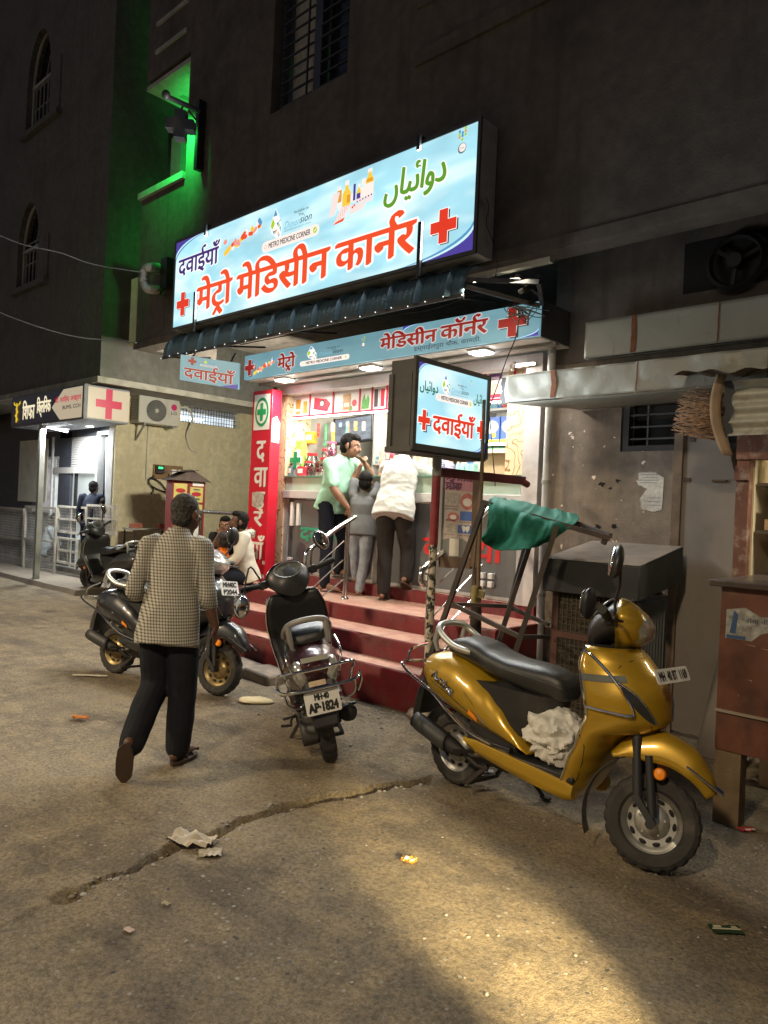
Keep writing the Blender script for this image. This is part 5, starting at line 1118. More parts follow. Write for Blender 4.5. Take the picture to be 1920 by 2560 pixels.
# air conditioner, electric board, cables, red cabinet, side table with bricks, railing
ax = AX + .32
A = [atx(u, v, ax) for u, v in ((349, 990), (450, 1000), (449, 1066), (349, 1057))]
ay0, ay1 = A[0].y, A[1].y; az0, az1 = (A[2].z + A[3].z) / 2, (A[0].z + A[1].z) / 2; aw_, ah = ay1 - ay0, az1 - az0
ac = thing('air_conditioner', 'white air conditioner outdoor unit with round fan on the cream alley wall', 'air conditioner', (ax, ay0, az0))
ACW = M('ac_white', (.48, .47, .42), .5, 0, .06, dirt=(.25, .22, .17), dfac=.4)
part('casing', ACW, ac, lambda m: m.bx(-.29, 0, 0, aw_, 0, ah), bevel=.012)
fr_ = Vector((.0, aw_ * .42, ah * .5)); R0 = ah * .40
part('fan_recess', M('fan_dark', (.10, .10, .10), .7), ac, lambda m: m.lathe([(.001, .002), (R0, .002), (R0, .004), (.001, .004)], fr_, (1, 0, 0), 32))
part('fan_guard', M('guard_grey', (.22, .22, .2), .5), ac, lambda m: ([m.lathe([(r - .004, .012), (r, .016), (r + .004, .012), (r, .008)], fr_, (1, 0, 0), 32) for r in [R0 * k / 7 for k in range(2, 8)]] + [m.cyl(fr_ + Vector((.014, R0 * .12 * cos(k * .3927), R0 * .12 * sin(k * .3927))), fr_ + Vector((.014, R0 * cos(k * .3927), R0 * sin(k * .3927))), .003, 4) for k in range(16)]))
part('fan_hub', ACW, ac, lambda m: m.cyl(fr_ + Vector((.004, 0, 0)), fr_ + Vector((.024, 0, 0)), R0 * .19, 16))
part('side_grille', M('guard_grey', (.2, .2, .2)), ac, lambda m: [m.bx(-.27, -.02, -.006, -.002, ah * .12 + k * ah * .06, ah * .15 + k * ah * .06) for k in range(13)])
acf = lambda a, b, d: (d, a, b)
fpart('round_logo', M('logo_magenta', (.45, .02, .12), .5), ac, [disc(aw_ * .86, ah * .72, .06, 20)], acf, .003)
lettering('LG', (aw_ * .79, aw_ * .93, ah * .44, ah * .56), M('logo_grey', (.15, .15, .15), .5), ac, acf, bold=.004, d=.003)
part('wall_bracket', GREYM, ac, lambda m: (m.bx(-.32, .02, .1, .14, -.03, 0), m.bx(-.32, .02, aw_ - .14, aw_ - .1, -.03, 0), m.bar((-.3, .12, -.3), (0, .12, -.03), .03)))
part('conduit', M('conduit_white', (.5, .48, .4), .5), ac, lambda m: (m.cyl((-.3, aw_ * .45, -.02), (-.3, aw_ * .45, -1.0), .018, 8), m.ptube([(-.1, aw_ + .02, ah * .75), (-.05, aw_ + .2, ah * .8), (-.12, aw_ + .36, ah * .4), (-.25, aw_ + .34, -.1), (-.3, aw_ + .45, -.35), (-.31, aw_ + .6, -.4)], .022, 8)))
e0 = atx(384, 1163, AX + .03)
area('alley_lamp', (-8.3, 6.5, 3.3), (-1, .1, -.28), .5, 80, (1, .93, .74), .2)
eb = thing('switch_board', 'wooden switch board with green lit meter on the cream alley wall', 'switch board', e0)
part('board', M('switch_wood', (.22, .13, .06), .6), eb, lambda m: m.bx(-.02, .0, 0, .62, -.24, .02)); part('meter', BLACKP, eb, lambda m: m.bx(0, .08, .03, .18, -.14, -.0)); part('green_display', glow('green_led', (.05, 1, .25), 1.5), eb, lambda m: m.bx(.081, .083, .06, .15, -.06, -.025)); part('white_switch', WHITEP, eb, lambda m: (m.bx(.001, .05, .36, .46, -.17, -.05), m.bx(.001, .05, .5, .58, -.17, -.05)))
o = wire('cable_loop', [atx(u, v, AX + .05) for u, v in ((386, 1190), (372, 1198), (378, 1214), (404, 1226), (418, 1230), (400, 1206), (380, 1195), (372, 1206), (384, 1222), (378, 1234))] , .012, CABLE, 'loops of black cable hanging below the switch board')
wire('thin_cable', [atx(u, v, AX + .04) for u, v in ((421, 1185), (426, 1205), (424, 1220), (418, 1228))], .012, CABLE, 'short black cable hanging right of the cable loops')
# red pitched-roof cabinet with yellow stickers
kx_ = -11.2
a, b_, c_ = atx(432, 1200, kx_), atx(514, 1200, kx_), atx(470, 1330, kx_)
rcb = thing('red_cabinet', 'old red cabinet with little roof and yellow stickers against the cream wall', 'cabinet', (kx_, a.y, 0)); W = b_.y - a.y; zt, zb = a.z, c_.z
RED2 = M('dull_red_paint', (.25, .03, .03), .6, 0, .2, dirt=(.12, .06, .04))
part('cabinet_body', RED2, rcb, lambda m: m.bx(-.2, 0, 0, W, max(0, zb - .5), zt))
part('cabinet_roof', M('old_roof_boards', (.11, .08, .07), .8, 0, .3), rcb, lambda m: (m.prism([(-.08, zt), (W + .08, zt), (W * .5, zt + .2)], lambda a, b, d: (d, a, b), -.25, .08), m.box((-.1, W * .25, zt + .16), (.45, W * .8, .012), (.1, -.02, 0))))
YST = M('yellow_sticker', (.6, .52, .16), .5, 0, .1); RST = M('red_sticker_print', (.45, .03, .04), .5)
rf = lambda a, b, d: (d, a, b)
fpart('yellow_sticker', YST, rcb, [rect(W * p, W * (p + .4), zt - q2 - .26, zt - q2) for p, q2 in ((.04, .05), (.53, .1), (.04, .36), (.53, .4))], rf, .003)
fpart('sticker_print', RST, rcb, [disc(W * (p + .2), zt - q2 - .12, W * .15, 14, .4) for p, q2 in ((.04, .05), (.53, .1), (.04, .36), (.53, .4))], rf, .006)
fpart('sticker_bar', M('sticker_dark', (.06, .07, .14), .5), rcb, [rect(W * (p + .1), W * (p + .3), zt - q2 - .22, zt - q2 - .19) for p, q2 in ((.04, .05), (.53, .1), (.04, .36), (.53, .4))] + [rect(W * (p + .1), W * (p + .3), zt - q2 - .05, zt - q2 - .03) for p, q2 in ((.53, .1), (.53, .4))], rf, .008)
fpart('white_notice', WHL, rcb, [rect(W * .6, W * .95, zt - .08, zt - .01), rect(W * .55, W * .9, zt - 1.0, zt - .7)], rf, .003)
a, b_ = atx(330, 1320, -12.1), atx(432, 1322, -12.1)
tbl = thing('side_table', 'small dark metal table with thin legs against the cream alley wall', 'table', (-12.1, a.y, 0)); W = b_.y - a.y
part('table_top', M('grey_table_top', (.3, .29, .25), .6), tbl, lambda m: m.bx(-.35, .05, 0, W, a.z - .03, a.z))
for k, (x, y) in enumerate(((0.02, .03), (.02, W - .03), (-.32, .03), (-.32, W - .03))): part('leg', BLACKM, tbl, lambda m: m.bar((x, y, 0), (x, y, a.z - .03), .022))
part('table_brace', BLACKM, tbl, lambda m: (m.bar((.02, .03, a.z * .55), (.02, W - .03, a.z * .55), .015),))
for k, f in enumerate((.12, .78)):
    br = thing('brick', ['red brick lying on the left half of the side table', 'red brick lying on the right half of the side table'][k], 'brick', (-12.15, a.y + W * f, a.z)); part('brick_body', M('red_brick', (.3, .10, .06), .9, 0, .25, 20, bump=.5), br, lambda m: m.bx(-.06, .06, -.1, .1, 0, .085), bevel=.006)
a, b_ = aty(500, 1279, 6.5), aty(640, 1284, 6.5)
ar = thing('alley_railing', 'chrome pipe railing behind the people sitting on the steps', 'railing', (a.x, 6.5, 0)); 
part('rail_top', STEEL, ar, lambda m: (m.cyl((0, 0, a.z), (b_.x - a.x, 0, a.z), .03, 12), m.cyl((0, 0, a.z - .55), (b_.x - a.x, 0, a.z - .55), .018, 10)))
for x in (.02, (b_.x - a.x) * .98): part('post', STEEL, ar, lambda m: m.cyl((x, 0, 0), (x, 0, a.z), .024, 12))
# ---------------------------------------------------------------- right side: tin awnings, panel, cooler, kiosk
def tin(nm):
    m, nt, b = new_mat(nm); c = wcoords(nt); n = noisef(nt, c, 3, 6, .6); n2 = noisef(nt, wcoords(nt, (6, 6, .6)), 2.5, 5)
    a = mixc(nt, n, (.20, .20, .17), (.29, .285, .245)); a = mixc(nt, ramp(nt, noisef(nt, c, 5, 7, .7), .6, .75), a, (.16, .13, .09)); a = mixc(nt, ramp(nt, n2, .68, .8), a, (.2, .09, .03))
    nt.links.new(a, b.inputs['Base Color']); b.inputs['Roughness'].default_value = .5; b.inputs['Metallic'].default_value = .15; bumpit(nt, b, n, .5, .03); return m
TIN = tin('old_painted_tin')
RUST = M('rust_streak', (.13, .045, .018), .85, 0, .4, 20)
def tin_awning(lab, tl, bl, tr, br, y, ndent):
    a, b, c, d = aty(*tl, y), aty(*bl, y), aty(*tr, y), aty(*br, y); zt, zb = (a.z + c.z) / 2, (b.z + d.z) / 2; x0, x1 = (a.x + b.x) / 2, max(c.x, d.x) + 1.2
    t = thing('tin_awning', lab, 'awning', (x0, y, zb)); L = x1 - x0; H = zt - zb
    def dent(x, z): return ndent * (max(0, noise.noise((x * 2.6, z * 2.2, y * 3))) * .9 - .9 * abs(noise.noise((x * 3.3 + z * 2, z * 4 - x, 2))) + .35 * noise.noise((x * 9, z * 7, 2)))
    part('front_sheet', TIN, t, lambda m: m.grid(90, 10, lambda u, v: (u * L, dent(u * L, v * H) - .004, v * H)), solid=.004, ang=80)
    part('under_sheet', TIN, t, lambda m: m.grid(60, 6, lambda u, v: (u * L, .02 + v * (YW - y - .03), -.003 + v * .10 + .01 * noise.noise((u * 8, v * 3, 1)))), solid=.004)
    part('torn_edge', BLACKM, t, lambda m: m.grid(2, 14, lambda u, v: (-.05 + .06 * u + .02 * noise.noise((v * 9, y, 0)) * (1 - u), .0, H * v - .01))) if ndent > .02 else None
    part('end_sheet', TIN, t, lambda m: m.add([(0.002, 0, 0), (0.002, YW - y - .02, .1), (0.002, 0, H)], [(0, 1, 2)]), solid=.004)
    part('rust_streak', RUST, t, lambda m: [m.grid(4, 8, lambda u, v: (x + w * (u - .5) * (1 + .4 * noise.noise((x, v * 4, u))), dent(x, v * H) - .012, H * (.02 + .97 * v))) for x, w in ((.42, .04), (1.05, .01))])
    part('joint_line', RUSTM, t, lambda m: m.bar((1.35 * L / 2, -.012, 0), (1.35 * L / 2, -.012, H), .008))
    return t
tin_awning('upper painted tin awning with a rust streak, right of the fascia sign', (1462, 815), (1463, 905), (1920, 727), (1920, 835), 5.45, .012)
tin_awning('lower dented tin awning reaching over the right end of the shop', (1262, 950), (1270, 1022), (1690, 882), (1790, 945), 4.75, .035)
# grey wooden panel with posts, standing between wall and kiosk
yp = 5.6
pa = [aty(u, v, yp) for u, v in ((1697, 1090), (1712, 1086), (1812, 1072), (1838, 1175))]
gp = thing('grey_panel', 'tall weathered grey plywood panel with brown posts beside the wall poster', 'panel', (pa[0].x, yp, 0))
GP = M('weathered_plywood', (.20, .175, .155), .85, 0, .2, 3, bump=.3, bs=20, dirt=(.14, .12, .1), dfac=.6)
w0 = pa[1].x - pa[0].x; wE = pa[3].x - pa[0].x + .25; zt = pa[1].z
part('panel_board', GP, gp, lambda m: m.prism([(w0, .02), (wE, .02), (wE, pa[3].z - .1), (pa[3].x - pa[0].x - .01, pa[3].z), (pa[2].x - pa[0].x, pa[2].z), (w0, zt)], lambda a, b, d: (a, d, b), 0, .03))
part('corner_post', M('brown_post', (.14, .10, .07), .8, 0, .3, 8, bump=.4), gp, lambda m: m.bx(-.02, w0, -.03, .03, 0, zt + .01))
part('metal_hasp', RUSTM, gp, lambda m: (m.bx(w0 + .22, w0 + .32, -.02, 0, 1.9, 1.915), m.bx(w0 + .01, w0 + .06, -.012, 0, 1.9, 1.93), m.bx(w0 + .04, w0 + .08, -.01, 0, 2.2, 2.24)))
# leaning boards near the ground
lb = thing('leaning_board', 'grey board leaning in the dark gap beside the brown kiosk', 'board', (-1.75, 5.2, 0)); part('board', GP, lb, lambda m: m.add([(-.1, 0, .0), (.2, 0, .0), (.24, .25, 1.15), (.03, .25, 1.15)], [(0, 1, 2, 3)]), solid=.02)
# desert cooler with flat overhanging lid
F = [(1358, 1398), (1600, 1415), (1682, 1352), (1440, 1352)]
yc = 4.72
p0, p1 = aty(*F[0], yc), aty(*F[1], yc); zf = (p0.z + p1.z) / 2; zl = 1.05
ratio = lambda p: ray(*p).x / ray(*p).y
yb = 5.45
co = thing('air_cooler', 'old black and rust desert cooler with flat overhanging lid behind the golden scooter', 'cooler', (p0.x, yc, 0)); W = p1.x - p0.x; D = yb - yc
CLB = M('cooler_black', (.018, .018, .019), .6, 0, .3, 4, dirt=(.06, .05, .04), dfac=.35)
CTOP = M('dusty_lid_top', (.17, .14, .115), .85, 0, .3, 4, dirt=(.08, .065, .05))
part('lid', CLB, co, lambda m: m.rings([[(0, 0, zl), (W, 0, zl), (W, D, zl + .1), (0, D, zl + .1)], [(0, 0, zf), (W, 0, zf), (W, D, zf + .13), (0, D, zf + .13)]]), bevel=.008)
part('lid_top', CTOP, co, lambda m: m.add([(.004, .004, zf + .004), (W - .004, .004, zf + .004), (W - .004, D - .004, zf + .133), (.004, D - .004, zf + .133)], [(0, 1, 2, 3)]))
CRU = M('cooler_rust_red', (.09, .035, .026), .75, 0, .3, dirt=(.04, .03, .025))
x0, x1, y0, y1 = .05, W - .12, .07, D - .05
part('cabinet_frame', CRU, co, lambda m: [m.bx(x, x + .05, y, y + .05, 0, zl + .02) for x in (x0, x1 - .05) for y in (y0, y1 - .05)] + [m.bx(x0 + .05, x1 - .05, y0, y0 + .04, z, z + .045) for z in (.12, .72)])
def straw():
    m, nt, b = new_mat('straw_pad_mesh'); c = coords(nt); n = noisef(nt, coords(nt, (26, 26, 60)), 1, 6, .75); br = noisef(nt, c, 60, 3)
    a = mixc(nt, ramp(nt, n, .4, .62), (.014, .011, .008), (.10, .075, .04)); nt.links.new(a, b.inputs['Base Color']); b.inputs['Roughness'].default_value = .9; bumpit(nt, b, n, 1, .03); return m
part('straw_pad', straw(), co, lambda m: m.bx(x0 + .05, x1 - .05, y0 + .012, y0 + .03, .165, zl))
part('wire_grid', M('cooler_wire', (.12, .10, .075), .6, .4), co, lambda m: ([m.bx(x0 + .05 + k * .035, x0 + .053 + k * .035, y0 + .004, y0 + .008, .165, zl) for k in range(int((x1 - x0 - .1) / .035))] + [m.bx(x0 + .05, x1 - .05, y0 + .0075, y0 + .0105, .17 + k * .05, .1735 + k * .05) for k in range(int((zl - .17) / .05))]), smooth=False)
part('blue_side', M('cooler_blue', (.03, .055, .08), .5, 0, .2), co, lambda m: (m.bx(x1 - .02, x1 + .04, y0 + .05, y1, .1, zl)))
part('side_louvre', M('louvre_grey', (.11, .12, .12), .5), co, lambda m: [m.box((x1 + .05, y0 + .1 + k * .05, .78), (.03, .03, .5), (0, 0, .6)) for k in range(9)])
# brown counter kiosk at the right edge
kp = gnd(1785, 2060); KX, KY = -1.36, 4.10
tz = aty(1770, 1462, KY).z; bz = aty(1780, 1868, KY).z
kk = thing('wooden_kiosk', 'old brown wooden kiosk counter on posts at the right edge', 'kiosk', (KX, KY, 0))
KB = M('worn_brown_paint', (.115, .042, .024), .5, 0, .35, 5, coat=.15, dirt=(.035, .02, .013), dfac=.85, ds=4)
part('counter_front', KB, kk, lambda m: (m.bx(0, 1.5, 0, .03, bz, tz), m.bx(0, .03, .03, .9, bz, tz)))
part('counter_top', M('counter_top_dark', (.06, .045, .04), .3, 0, .3, dirt=(.2, .17, .14), dfac=.4), kk, lambda m: m.bx(-.05, 1.5, -.05, .75, tz, tz + .035), bevel=.006)
part('skirting', M('chipped_edge', (.25, .2, .15), .7), kk, lambda m: m.bx(-.004, 1.5, -.014, 0, bz + .2, bz + .213))
for x, y in ((.0, .01), (.0, .8)): part('leg', M('kiosk_leg', (.16, .11, .06), .8, 0, .3, 8, bump=.5), kk, lambda m: m.bx(x, x + .13, y, y + .1, 0, bz - .0))
part('underside', M('kiosk_dark', (.02, .017, .014), .9), kk, lambda m: m.bx(.2, 1.5, .3, .33, 0, bz))
fk = lambda a, b, d: (a, -d, b)
fpart('torn_sticker', M('torn_label', (.26, .26, .24), .7, 0, .5, 25, dirt=(.1, .06, .04), dfac=.7, ds=14), kk, [[(.03, tz - .12), (.12, tz - .1), (.2, tz - .14), (.3, tz - .13), (.27, tz - .17), (.33, tz - .18), (.2, tz - .23), (.16, tz - .27), (.03, tz - .27)]], fk, .002)
fpart('blue_label', M('label_blue', (.03, .07, .16), .6), kk, [rect(.035, .13, tz - .268, tz - .25), [(.05, tz - .24), (.08, tz - .24), (.09, tz - .14), (.07, tz - .12)]], fk, .004)
lettering('सेवा केंद्र', (.13, .27, tz - .185, tz - .15), INK, kk, fk, d=.004)
fpart('white_scratch', M('scratch_pale', (.4, .34, .27), .7), kk, [[(x, tz - z), (x + l, tz - z - .004 * k), (x + l, tz - z + .003 - .004 * k)] for x, z, l, k in ((.12, .29, .06, 1), (.2, .3, .05, 1), (.25, .33, .04, 2), (.14, .47, .03, 1), (.16, .46, .012, 6), (.3, .62, .006, 12), (.1, .55, .012, 4), (.33, .85, .01, 9))], fk, .003)
# upright post, lintel and shelves with packets behind it
yr = 4.9
rp0, rp1 = aty(1838, 1140, yr), aty(1868, 1455, yr); RX = aty(1836, 1300, yr).x
part('red_brown_post', M('peeling_red_post', (.16, .065, .04), .7, 0, .25, 7, dirt=(.4, .36, .3), dfac=.5, ds=14), kk, lambda m: (setattr(m, 'T', Matrix.Translation((-KX, -KY, 0))), m.bx(RX, RX + .075, yr, yr + .08, 0, 2.0)))
part('lintel', M('peeling_red_post', (.26, .085, .045)), kk, lambda m: (setattr(m, 'T', Matrix.Translation((-KX, -KY, 0))), m.bx(RX + .0, RX + 1.4, yr - .02, yr + .06, 2.0, 2.19), m.bx(RX - .004, RX + .08, yr - .03, yr - .001, 1.87, 1.96)))
part('back_wall', M('kiosk_cream_wall', (.6, .52, .36), .8, 0, .12, dirt=(.2, .15, .1), dfac=.5), kk, lambda m: (setattr(m, 'T', Matrix.Translation((-KX, -KY, 0))), m.bx(RX + .086, RX + 1.4, yr + .5, yr + .53, 1.0, 2.1), m.bx(RX + .06, RX + .085, yr + .081, yr + .5, 1.0, 2.1)))
for z in (1.84, 1.54, 1.26): part('shelf', M('kiosk_shelf', (.12, .1, .085), .7), kk, lambda m: (setattr(m, 'T', Matrix.Translation((-KX, -KY, 0))), m.bx(RX + .1, RX + 1.4, yr + .1, yr + .499, z, z + .02)))
area('kiosk_lamp', (RX + .8, yr + .15, 2.0), (-.1, .5, -.9), .3, 22, (1, .9, .66))
for i, (dx, z, w, h, d, c, lab) in enumerate(((.2, 1.862, .3, .1, .15, (.72, .62, .05), 'lower yellow packet with dark border on the top kiosk shelf'), (.21, 1.964, .3, .1, .15, (.75, .66, .06), 'upper yellow packet stacked on the top kiosk shelf'), (.14, 1.562, .3, .07, .2, (.5, .34, .2), 'lower brown carton with pink band on the middle kiosk shelf'), (.16, 1.634, .3, .07, .2, (.52, .36, .22), 'upper brown carton stacked on the middle kiosk shelf'), (.18, 1.282, .25, .03, .15, (.6, .05, .1), 'red and yellow packet lying on the lowest kiosk shelf'))):
    t = thing('shelf_packet', lab, 'packet', (RX + dx, yr + .12, z)); part('packet', M('kpack_%d' % i, c, .5, 0, .15, 12), t, lambda m: m.bx(0, w, 0, d, 0, h), bevel=.004)
    part('packet_print', M('kprint_%d' % (i > 1), ((.08, .08, .07), (.6, .12, .25))[i > 1], .5), t, lambda m: (m.bx(.0, w, -.003, -.001, h * .86, h * .97), m.bx(.03, .2, -.003, -.001, h * .3, h * .4)) if i < 2 else m.bx(.16, .24, -.003, -.001, h * .1, h * .9))
# corrugated tin of the kiosk roof, folded edge and loose sheet
cz = aty(1860, 1085, 4.7); cx0 = aty(1795, 1030, 4.75).x
cz0 = aty(1850, 1089, 4.7).z; cz1 = aty(1850, 950, 4.7).z; cx0 = aty(1815, 1020, 4.7).x
kr = thing('corrugated_roof', 'stained corrugated tin roof sheet over the kiosk, edge bent down', 'roof sheet', (cx0, 4.7, cz0))
COR = M('stained_corrugated', (.42, .4, .32), .6, .1, .25, 5, dirt=(.1, .08, .055), dfac=.7, ds=6)
part('hanging_sheet', COR, kr, lambda m: m.grid(10, 70, lambda u, v: (.02 + u * 1.5 + .02 * noise.noise((v * 9, 1, 0)) * (1 - u), -.017 * cos(v * 4 * 2 * pi) + .02 * v, (cz1 - cz0) * v)), ang=80)
part('roof_sheet', RUSTM, kr, lambda m: m.grid(60, 8, lambda u, v: (-.26 + u * 1.8, -.18 + v * 1.0, (cz1 - cz0) + .03 + .012 * sin(u * 60) + .05 * v + .05 * noise.noise((u * 7, v * 2, 3)))), ang=80)
part('bent_edge', M('brown_card_edge', (.25, .17, .1), .8, 0, .3), kr, lambda m: m.grid(3, 12, lambda u, v: (-.05 + .06 * u - .045 * sin(v * 3) + .05 * (1 - v) ** 2, -.03 + .01 * u, -.12 + .5 * v)), solid=.01)
part('dark_gap', BLACKM, kr, lambda m: m.grid(3, 10, lambda u, v: (-.01 + .05 * u + .012 * sin(v * 17), -.01, .0 + (cz1 - cz0) * v)))
# bundle of twigs (old broom/basket)
tw0 = aty(1770, 1040, 4.95)
bk = thing('twig_basket', 'bundle of thin brown twigs wedged above the grey panel', 'basket', tw0, rot=(0, radians(18), 0))
rr = random.Random(5)
def twig(m):
    for k in range(130):
        z = rr.uniform(-.16, .12); s = z * .55; n = 5
        m.tube([(lerp(-.16 - s * .3 - .05 * sin(k * 1.7), .17, t / n) , -.09 * cos((t / n - .5) * 2.4) + rr.uniform(-.012, .012), z + .05 * (t / n) + .012 * sin(t + k) + rr.uniform(-.014, .014)) for t in range(n + 1)], .0026, 4)
tg = part('twigs', M('brown_twig', (.26, .15, .08), .8, 0, .6, 50), bk, twig); tg['kind'] = 'stuff'
part('basket_inside', M('basket_dark', (.03, .018, .012), .9), bk, lambda m: m.ell((0.03, .05, 0), (.12, .1, .12), 14, 10))
# pinkish cloth hanging over the kiosk counter
hc = thing('hanging_cloth', 'crumpled pinkish brown cloth hung over the kiosk counter', 'cloth', (KX + .62, KY - .02, tz))
part('cloth', M('dusty_pink_cloth', (.32, .19, .16), .9, 0, .15, 12, bump=.4, bs=90), hc, lambda m: m.grid(40, 60, lambda u, v: (-.28 + .6 * u + .10 * v * (1 - u) * 1.2 + .018 * sin(v * 16 + u * 9), (.12 if v < .2 else .0) - .07 + (.25 * (.2 - v) if v < .2 else 0) + .03 * sin(u * 26 + 4 * v) + .015 * noise.noise((u * 9, v * 9, 0)), (.12 * sin(min(v, .2) / .2 * pi / 2 + pi / 2) + .0 if v < .2 else -.55 * (v - .2)))), ang=90, solid=.006)

# ---------------------------------------------------------------- metal cart frame with green cloth, poster board, bamboo
cf = thing('cart_frame', 'rusty bare metal frame of a folded hand cart before the cooler', 'frame', gnd(1060, 1700))
o_ = Vector(cf.location)
def V(u, v, y): return aty(u, v, y) - o_
IRON = M('dark_iron_bar', (.055, .045, .04), .7, .3, .3, dirt=(.14, .08, .05))
TB = [((1205, 1257), 4.35), ((1392, 1312), 4.5), ((1520, 1345), 4.75), ((1440, 1312), 5.1)]
def br(nm, a, ya, b, yb, w=.034): part(nm, IRON, cf, lambda m: m.bar(V(*a, ya), V(*b, yb), w, w))
br('top_bar', (1203, 1254), 4.3, (1526, 1346), 4.62); br('top_bar', (1300, 1258), 5.0, (1526, 1340), 4.66)
br('leg', (1210, 1260), 4.3, (1055, 1700), 4.2, .034); br('leg', (1392, 1315), 4.42, (1285, 1640), 4.3, .036)
br('leg', (1330, 1345), 4.75, (1240, 1625), 4.6, .034); br('leg', (1315, 1360), 4.9, (1276, 1512), 4.75, .03)
br('stretcher', (1130, 1510), 4.25, (1300, 1592), 4.33, .03); br('stretcher', (1132, 1510), 4.25, (1275, 1516), 4.74, .028); br('stretcher', (1275, 1518), 4.74, (1372, 1562), 4.75, .026); br('stretcher', (1300, 1592), 4.36, (1372, 1592), 4.75, .026); br('stretcher', (1515, 1345), 4.62, (1508, 1360), 4.62, .03)
gcl = thing('green_cloth', 'dark green cloth thrown over the rusty cart frame', 'cloth', aty(1310, 1250, 4.5))
g_ = Vector(gcl.location)
# outline rows of the draped sheet, from the back edge over the bar to the hanging edge
rows = [[(1232, 1243, 4.75), (1290, 1252, 4.85), (1350, 1266, 4.9), (1400, 1276, 4.9), (1436, 1288, 4.85)],
        [(1222, 1246, 4.5), (1285, 1258, 4.6), (1345, 1276, 4.7), (1400, 1290, 4.75), (1442, 1300, 4.72)],
        [(1218, 1254, 4.3), (1270, 1272, 4.32), (1330, 1292, 4.38), (1385, 1308, 4.45), (1436, 1310, 4.55)],
        [(1214, 1300, 4.24), (1262, 1310, 4.30), (1312, 1325, 4.3), (1372, 1336, 4.4), (1420, 1320, 4.5)],
        [(1208, 1330, 4.26), (1258, 1345, 4.34), (1308, 1355, 4.24), (1362, 1352, 4.4), (1400, 1332, 4.5)],
        [(1206, 1345, 4.28), (1228, 1374, 4.36), (1306, 1374, 4.2), (1350, 1362, 4.42), (1380, 1345, 4.52)]]
RW = [smooth_path([aty(*p) - g_ for p in r], 16) for r in rows]
cols = [smooth_path([r[i] for r in RW], 10) for i in range(len(RW[0]))]
def cloth(m):
    nu, nv = len(cols) - 1, len(cols[0]) - 1
    m.grid(nu, nv, lambda a, b: cols[round(a * nu)][round(b * nv)] + Vector((0, .02 * sin(a * 21 + b * 3) + .06 * (.4 - abs(noise.noise((a * 7 + b * 1.2, b * 1.4, 1)))) + .022 * (.3 - abs(noise.noise((a * 16 - b * 2, b * 2.6, 6)))), .022 * (.3 - abs(noise.noise((a * 9, b * 2.5, 4)))))))
part('cloth_sheet', M('bottle_green_cloth', (.012, .12, .085), .8, 0, .2, 25, bump=.35, bs=220, spec=.3), gcl, cloth, ang=90, solid=.006)
# see-through advert board, seen from behind (its words run backwards)
y4 = 4.95
pb0 = [aty(u, v, y4) for u, v in ((1112, 1182), (1198, 1190), (1190, 1418), (1104, 1414))]
bd = thing('poster_board', 'framed dental advert seen from behind, its Hindi words reversed', 'poster', pb0[3])
d0 = Vector(bd.location); qb = quadfn(*[pb0[k] for k in (0, 1, 3, 2)]); bf = lambda a, b, d: qb(a, b, d) - d0
WD = M('brown_wood_frame', (.10, .06, .035), .6, 0, .25)
part('sheet', M('backlit_poster_sheet', (.45, .38, .33), .5, 0, .12, 30), bd, lambda m: m.prism(rect(.0, .97, .07, 1), bf, -.01, 0))
part('frame', WD, bd, lambda m: (m.prism(rect(.86, 1.06, 0, 1.03), bf, -.03, .015), m.prism(rect(-.05, .86, -.02, .1), bf, -.02, .02)))
part('frame_edge', GREYM, bd, lambda m: m.prism(rect(-.14, -.01, 0, 1.02), bf, -.02, .02))
fpart('pink_header', M('poster_pink', (.48, .2, .27), .5), bd, [rect(0, .86, .82, 1)], bf, .002)
PI = M('poster_purple_ink', (.12, .03, .1), .6)
lettering('डालर टूथ', (.05, .84, .905, .985), PI, bd, bf, mirror=True, d=.004, nib=(.012, .004)); lettering('पावडर', (.05, .52, .825, .9), PI, bd, bf, mirror=True, d=.004, nib=(.012, .004))
fpart('picture_grey', M('poster_grey', (.35, .32, .28), .6, 0, .3, 40), bd, [rect(.08, .48, .68, .79), rect(.1, .45, .36, .46)], bf, .003)
fpart('picture_mouth', M('poster_lips', (.5, .15, .13), .6, 0, .3, 40), bd, [disc(.7, .71, .2, 20, .45), disc(.3, .53, .17, 20, .3)], bf, .003)
fpart('picture_teeth', M('poster_teeth', (.7, .68, .62), .5), bd, [disc(.7, .7, .13, 18, .35), disc(.3, .53, .1, 16, .25)], bf, .004)
fpart('picture_blue', M('poster_blue', (.05, .12, .4), .5), bd, [rect(.5, .86, .5, .6), rect(.46, .86, .36, .45)], bf, .003)
fpart('picture_tooth', M('poster_teeth', (.7, .7, .7)), bd, [[(.56, .44), (.62, .445), (.68, .43), (.74, .445), (.8, .44), (.78, .4), (.72, .37), (.68, .4), (.63, .37), (.58, .4)]], bf, .005)
fpart('grey_base', M('poster_base_grey', (.16, .16, .16), .5), bd, [[(0, .1), (.86, .1), (.86, .24), (.6, .3), (.3, .31), (0, .28)]], bf, .003)
fpart('tube_picture', M('poster_tube', (.6, .57, .5), .5), bd, [rect(.22, .5, .11, .3)], bf, .005)
for body, z, x0, x1 in (('के कुशल ,डाक', .635, .05, .45), ('रुिणद्द केशवसे', .605, .05, .45), ('दाते', .485, .08, .38), ('में दर्द से राहत', .47, .48, .85), ('मसूडे से बचाव', .325, .46, .85), ('दर्द से राहत', .33, .03, .36)):
    lettering(body, (x0, x1, z, z + .024), INK, bd, bf, mirror=True, d=.006)
bb = thing('bamboo_pole', 'two tied bamboo poles standing in a rusty pipe socket', 'pole', aty(1190, 1650, 4.7)); b0 = Vector(bb.location)
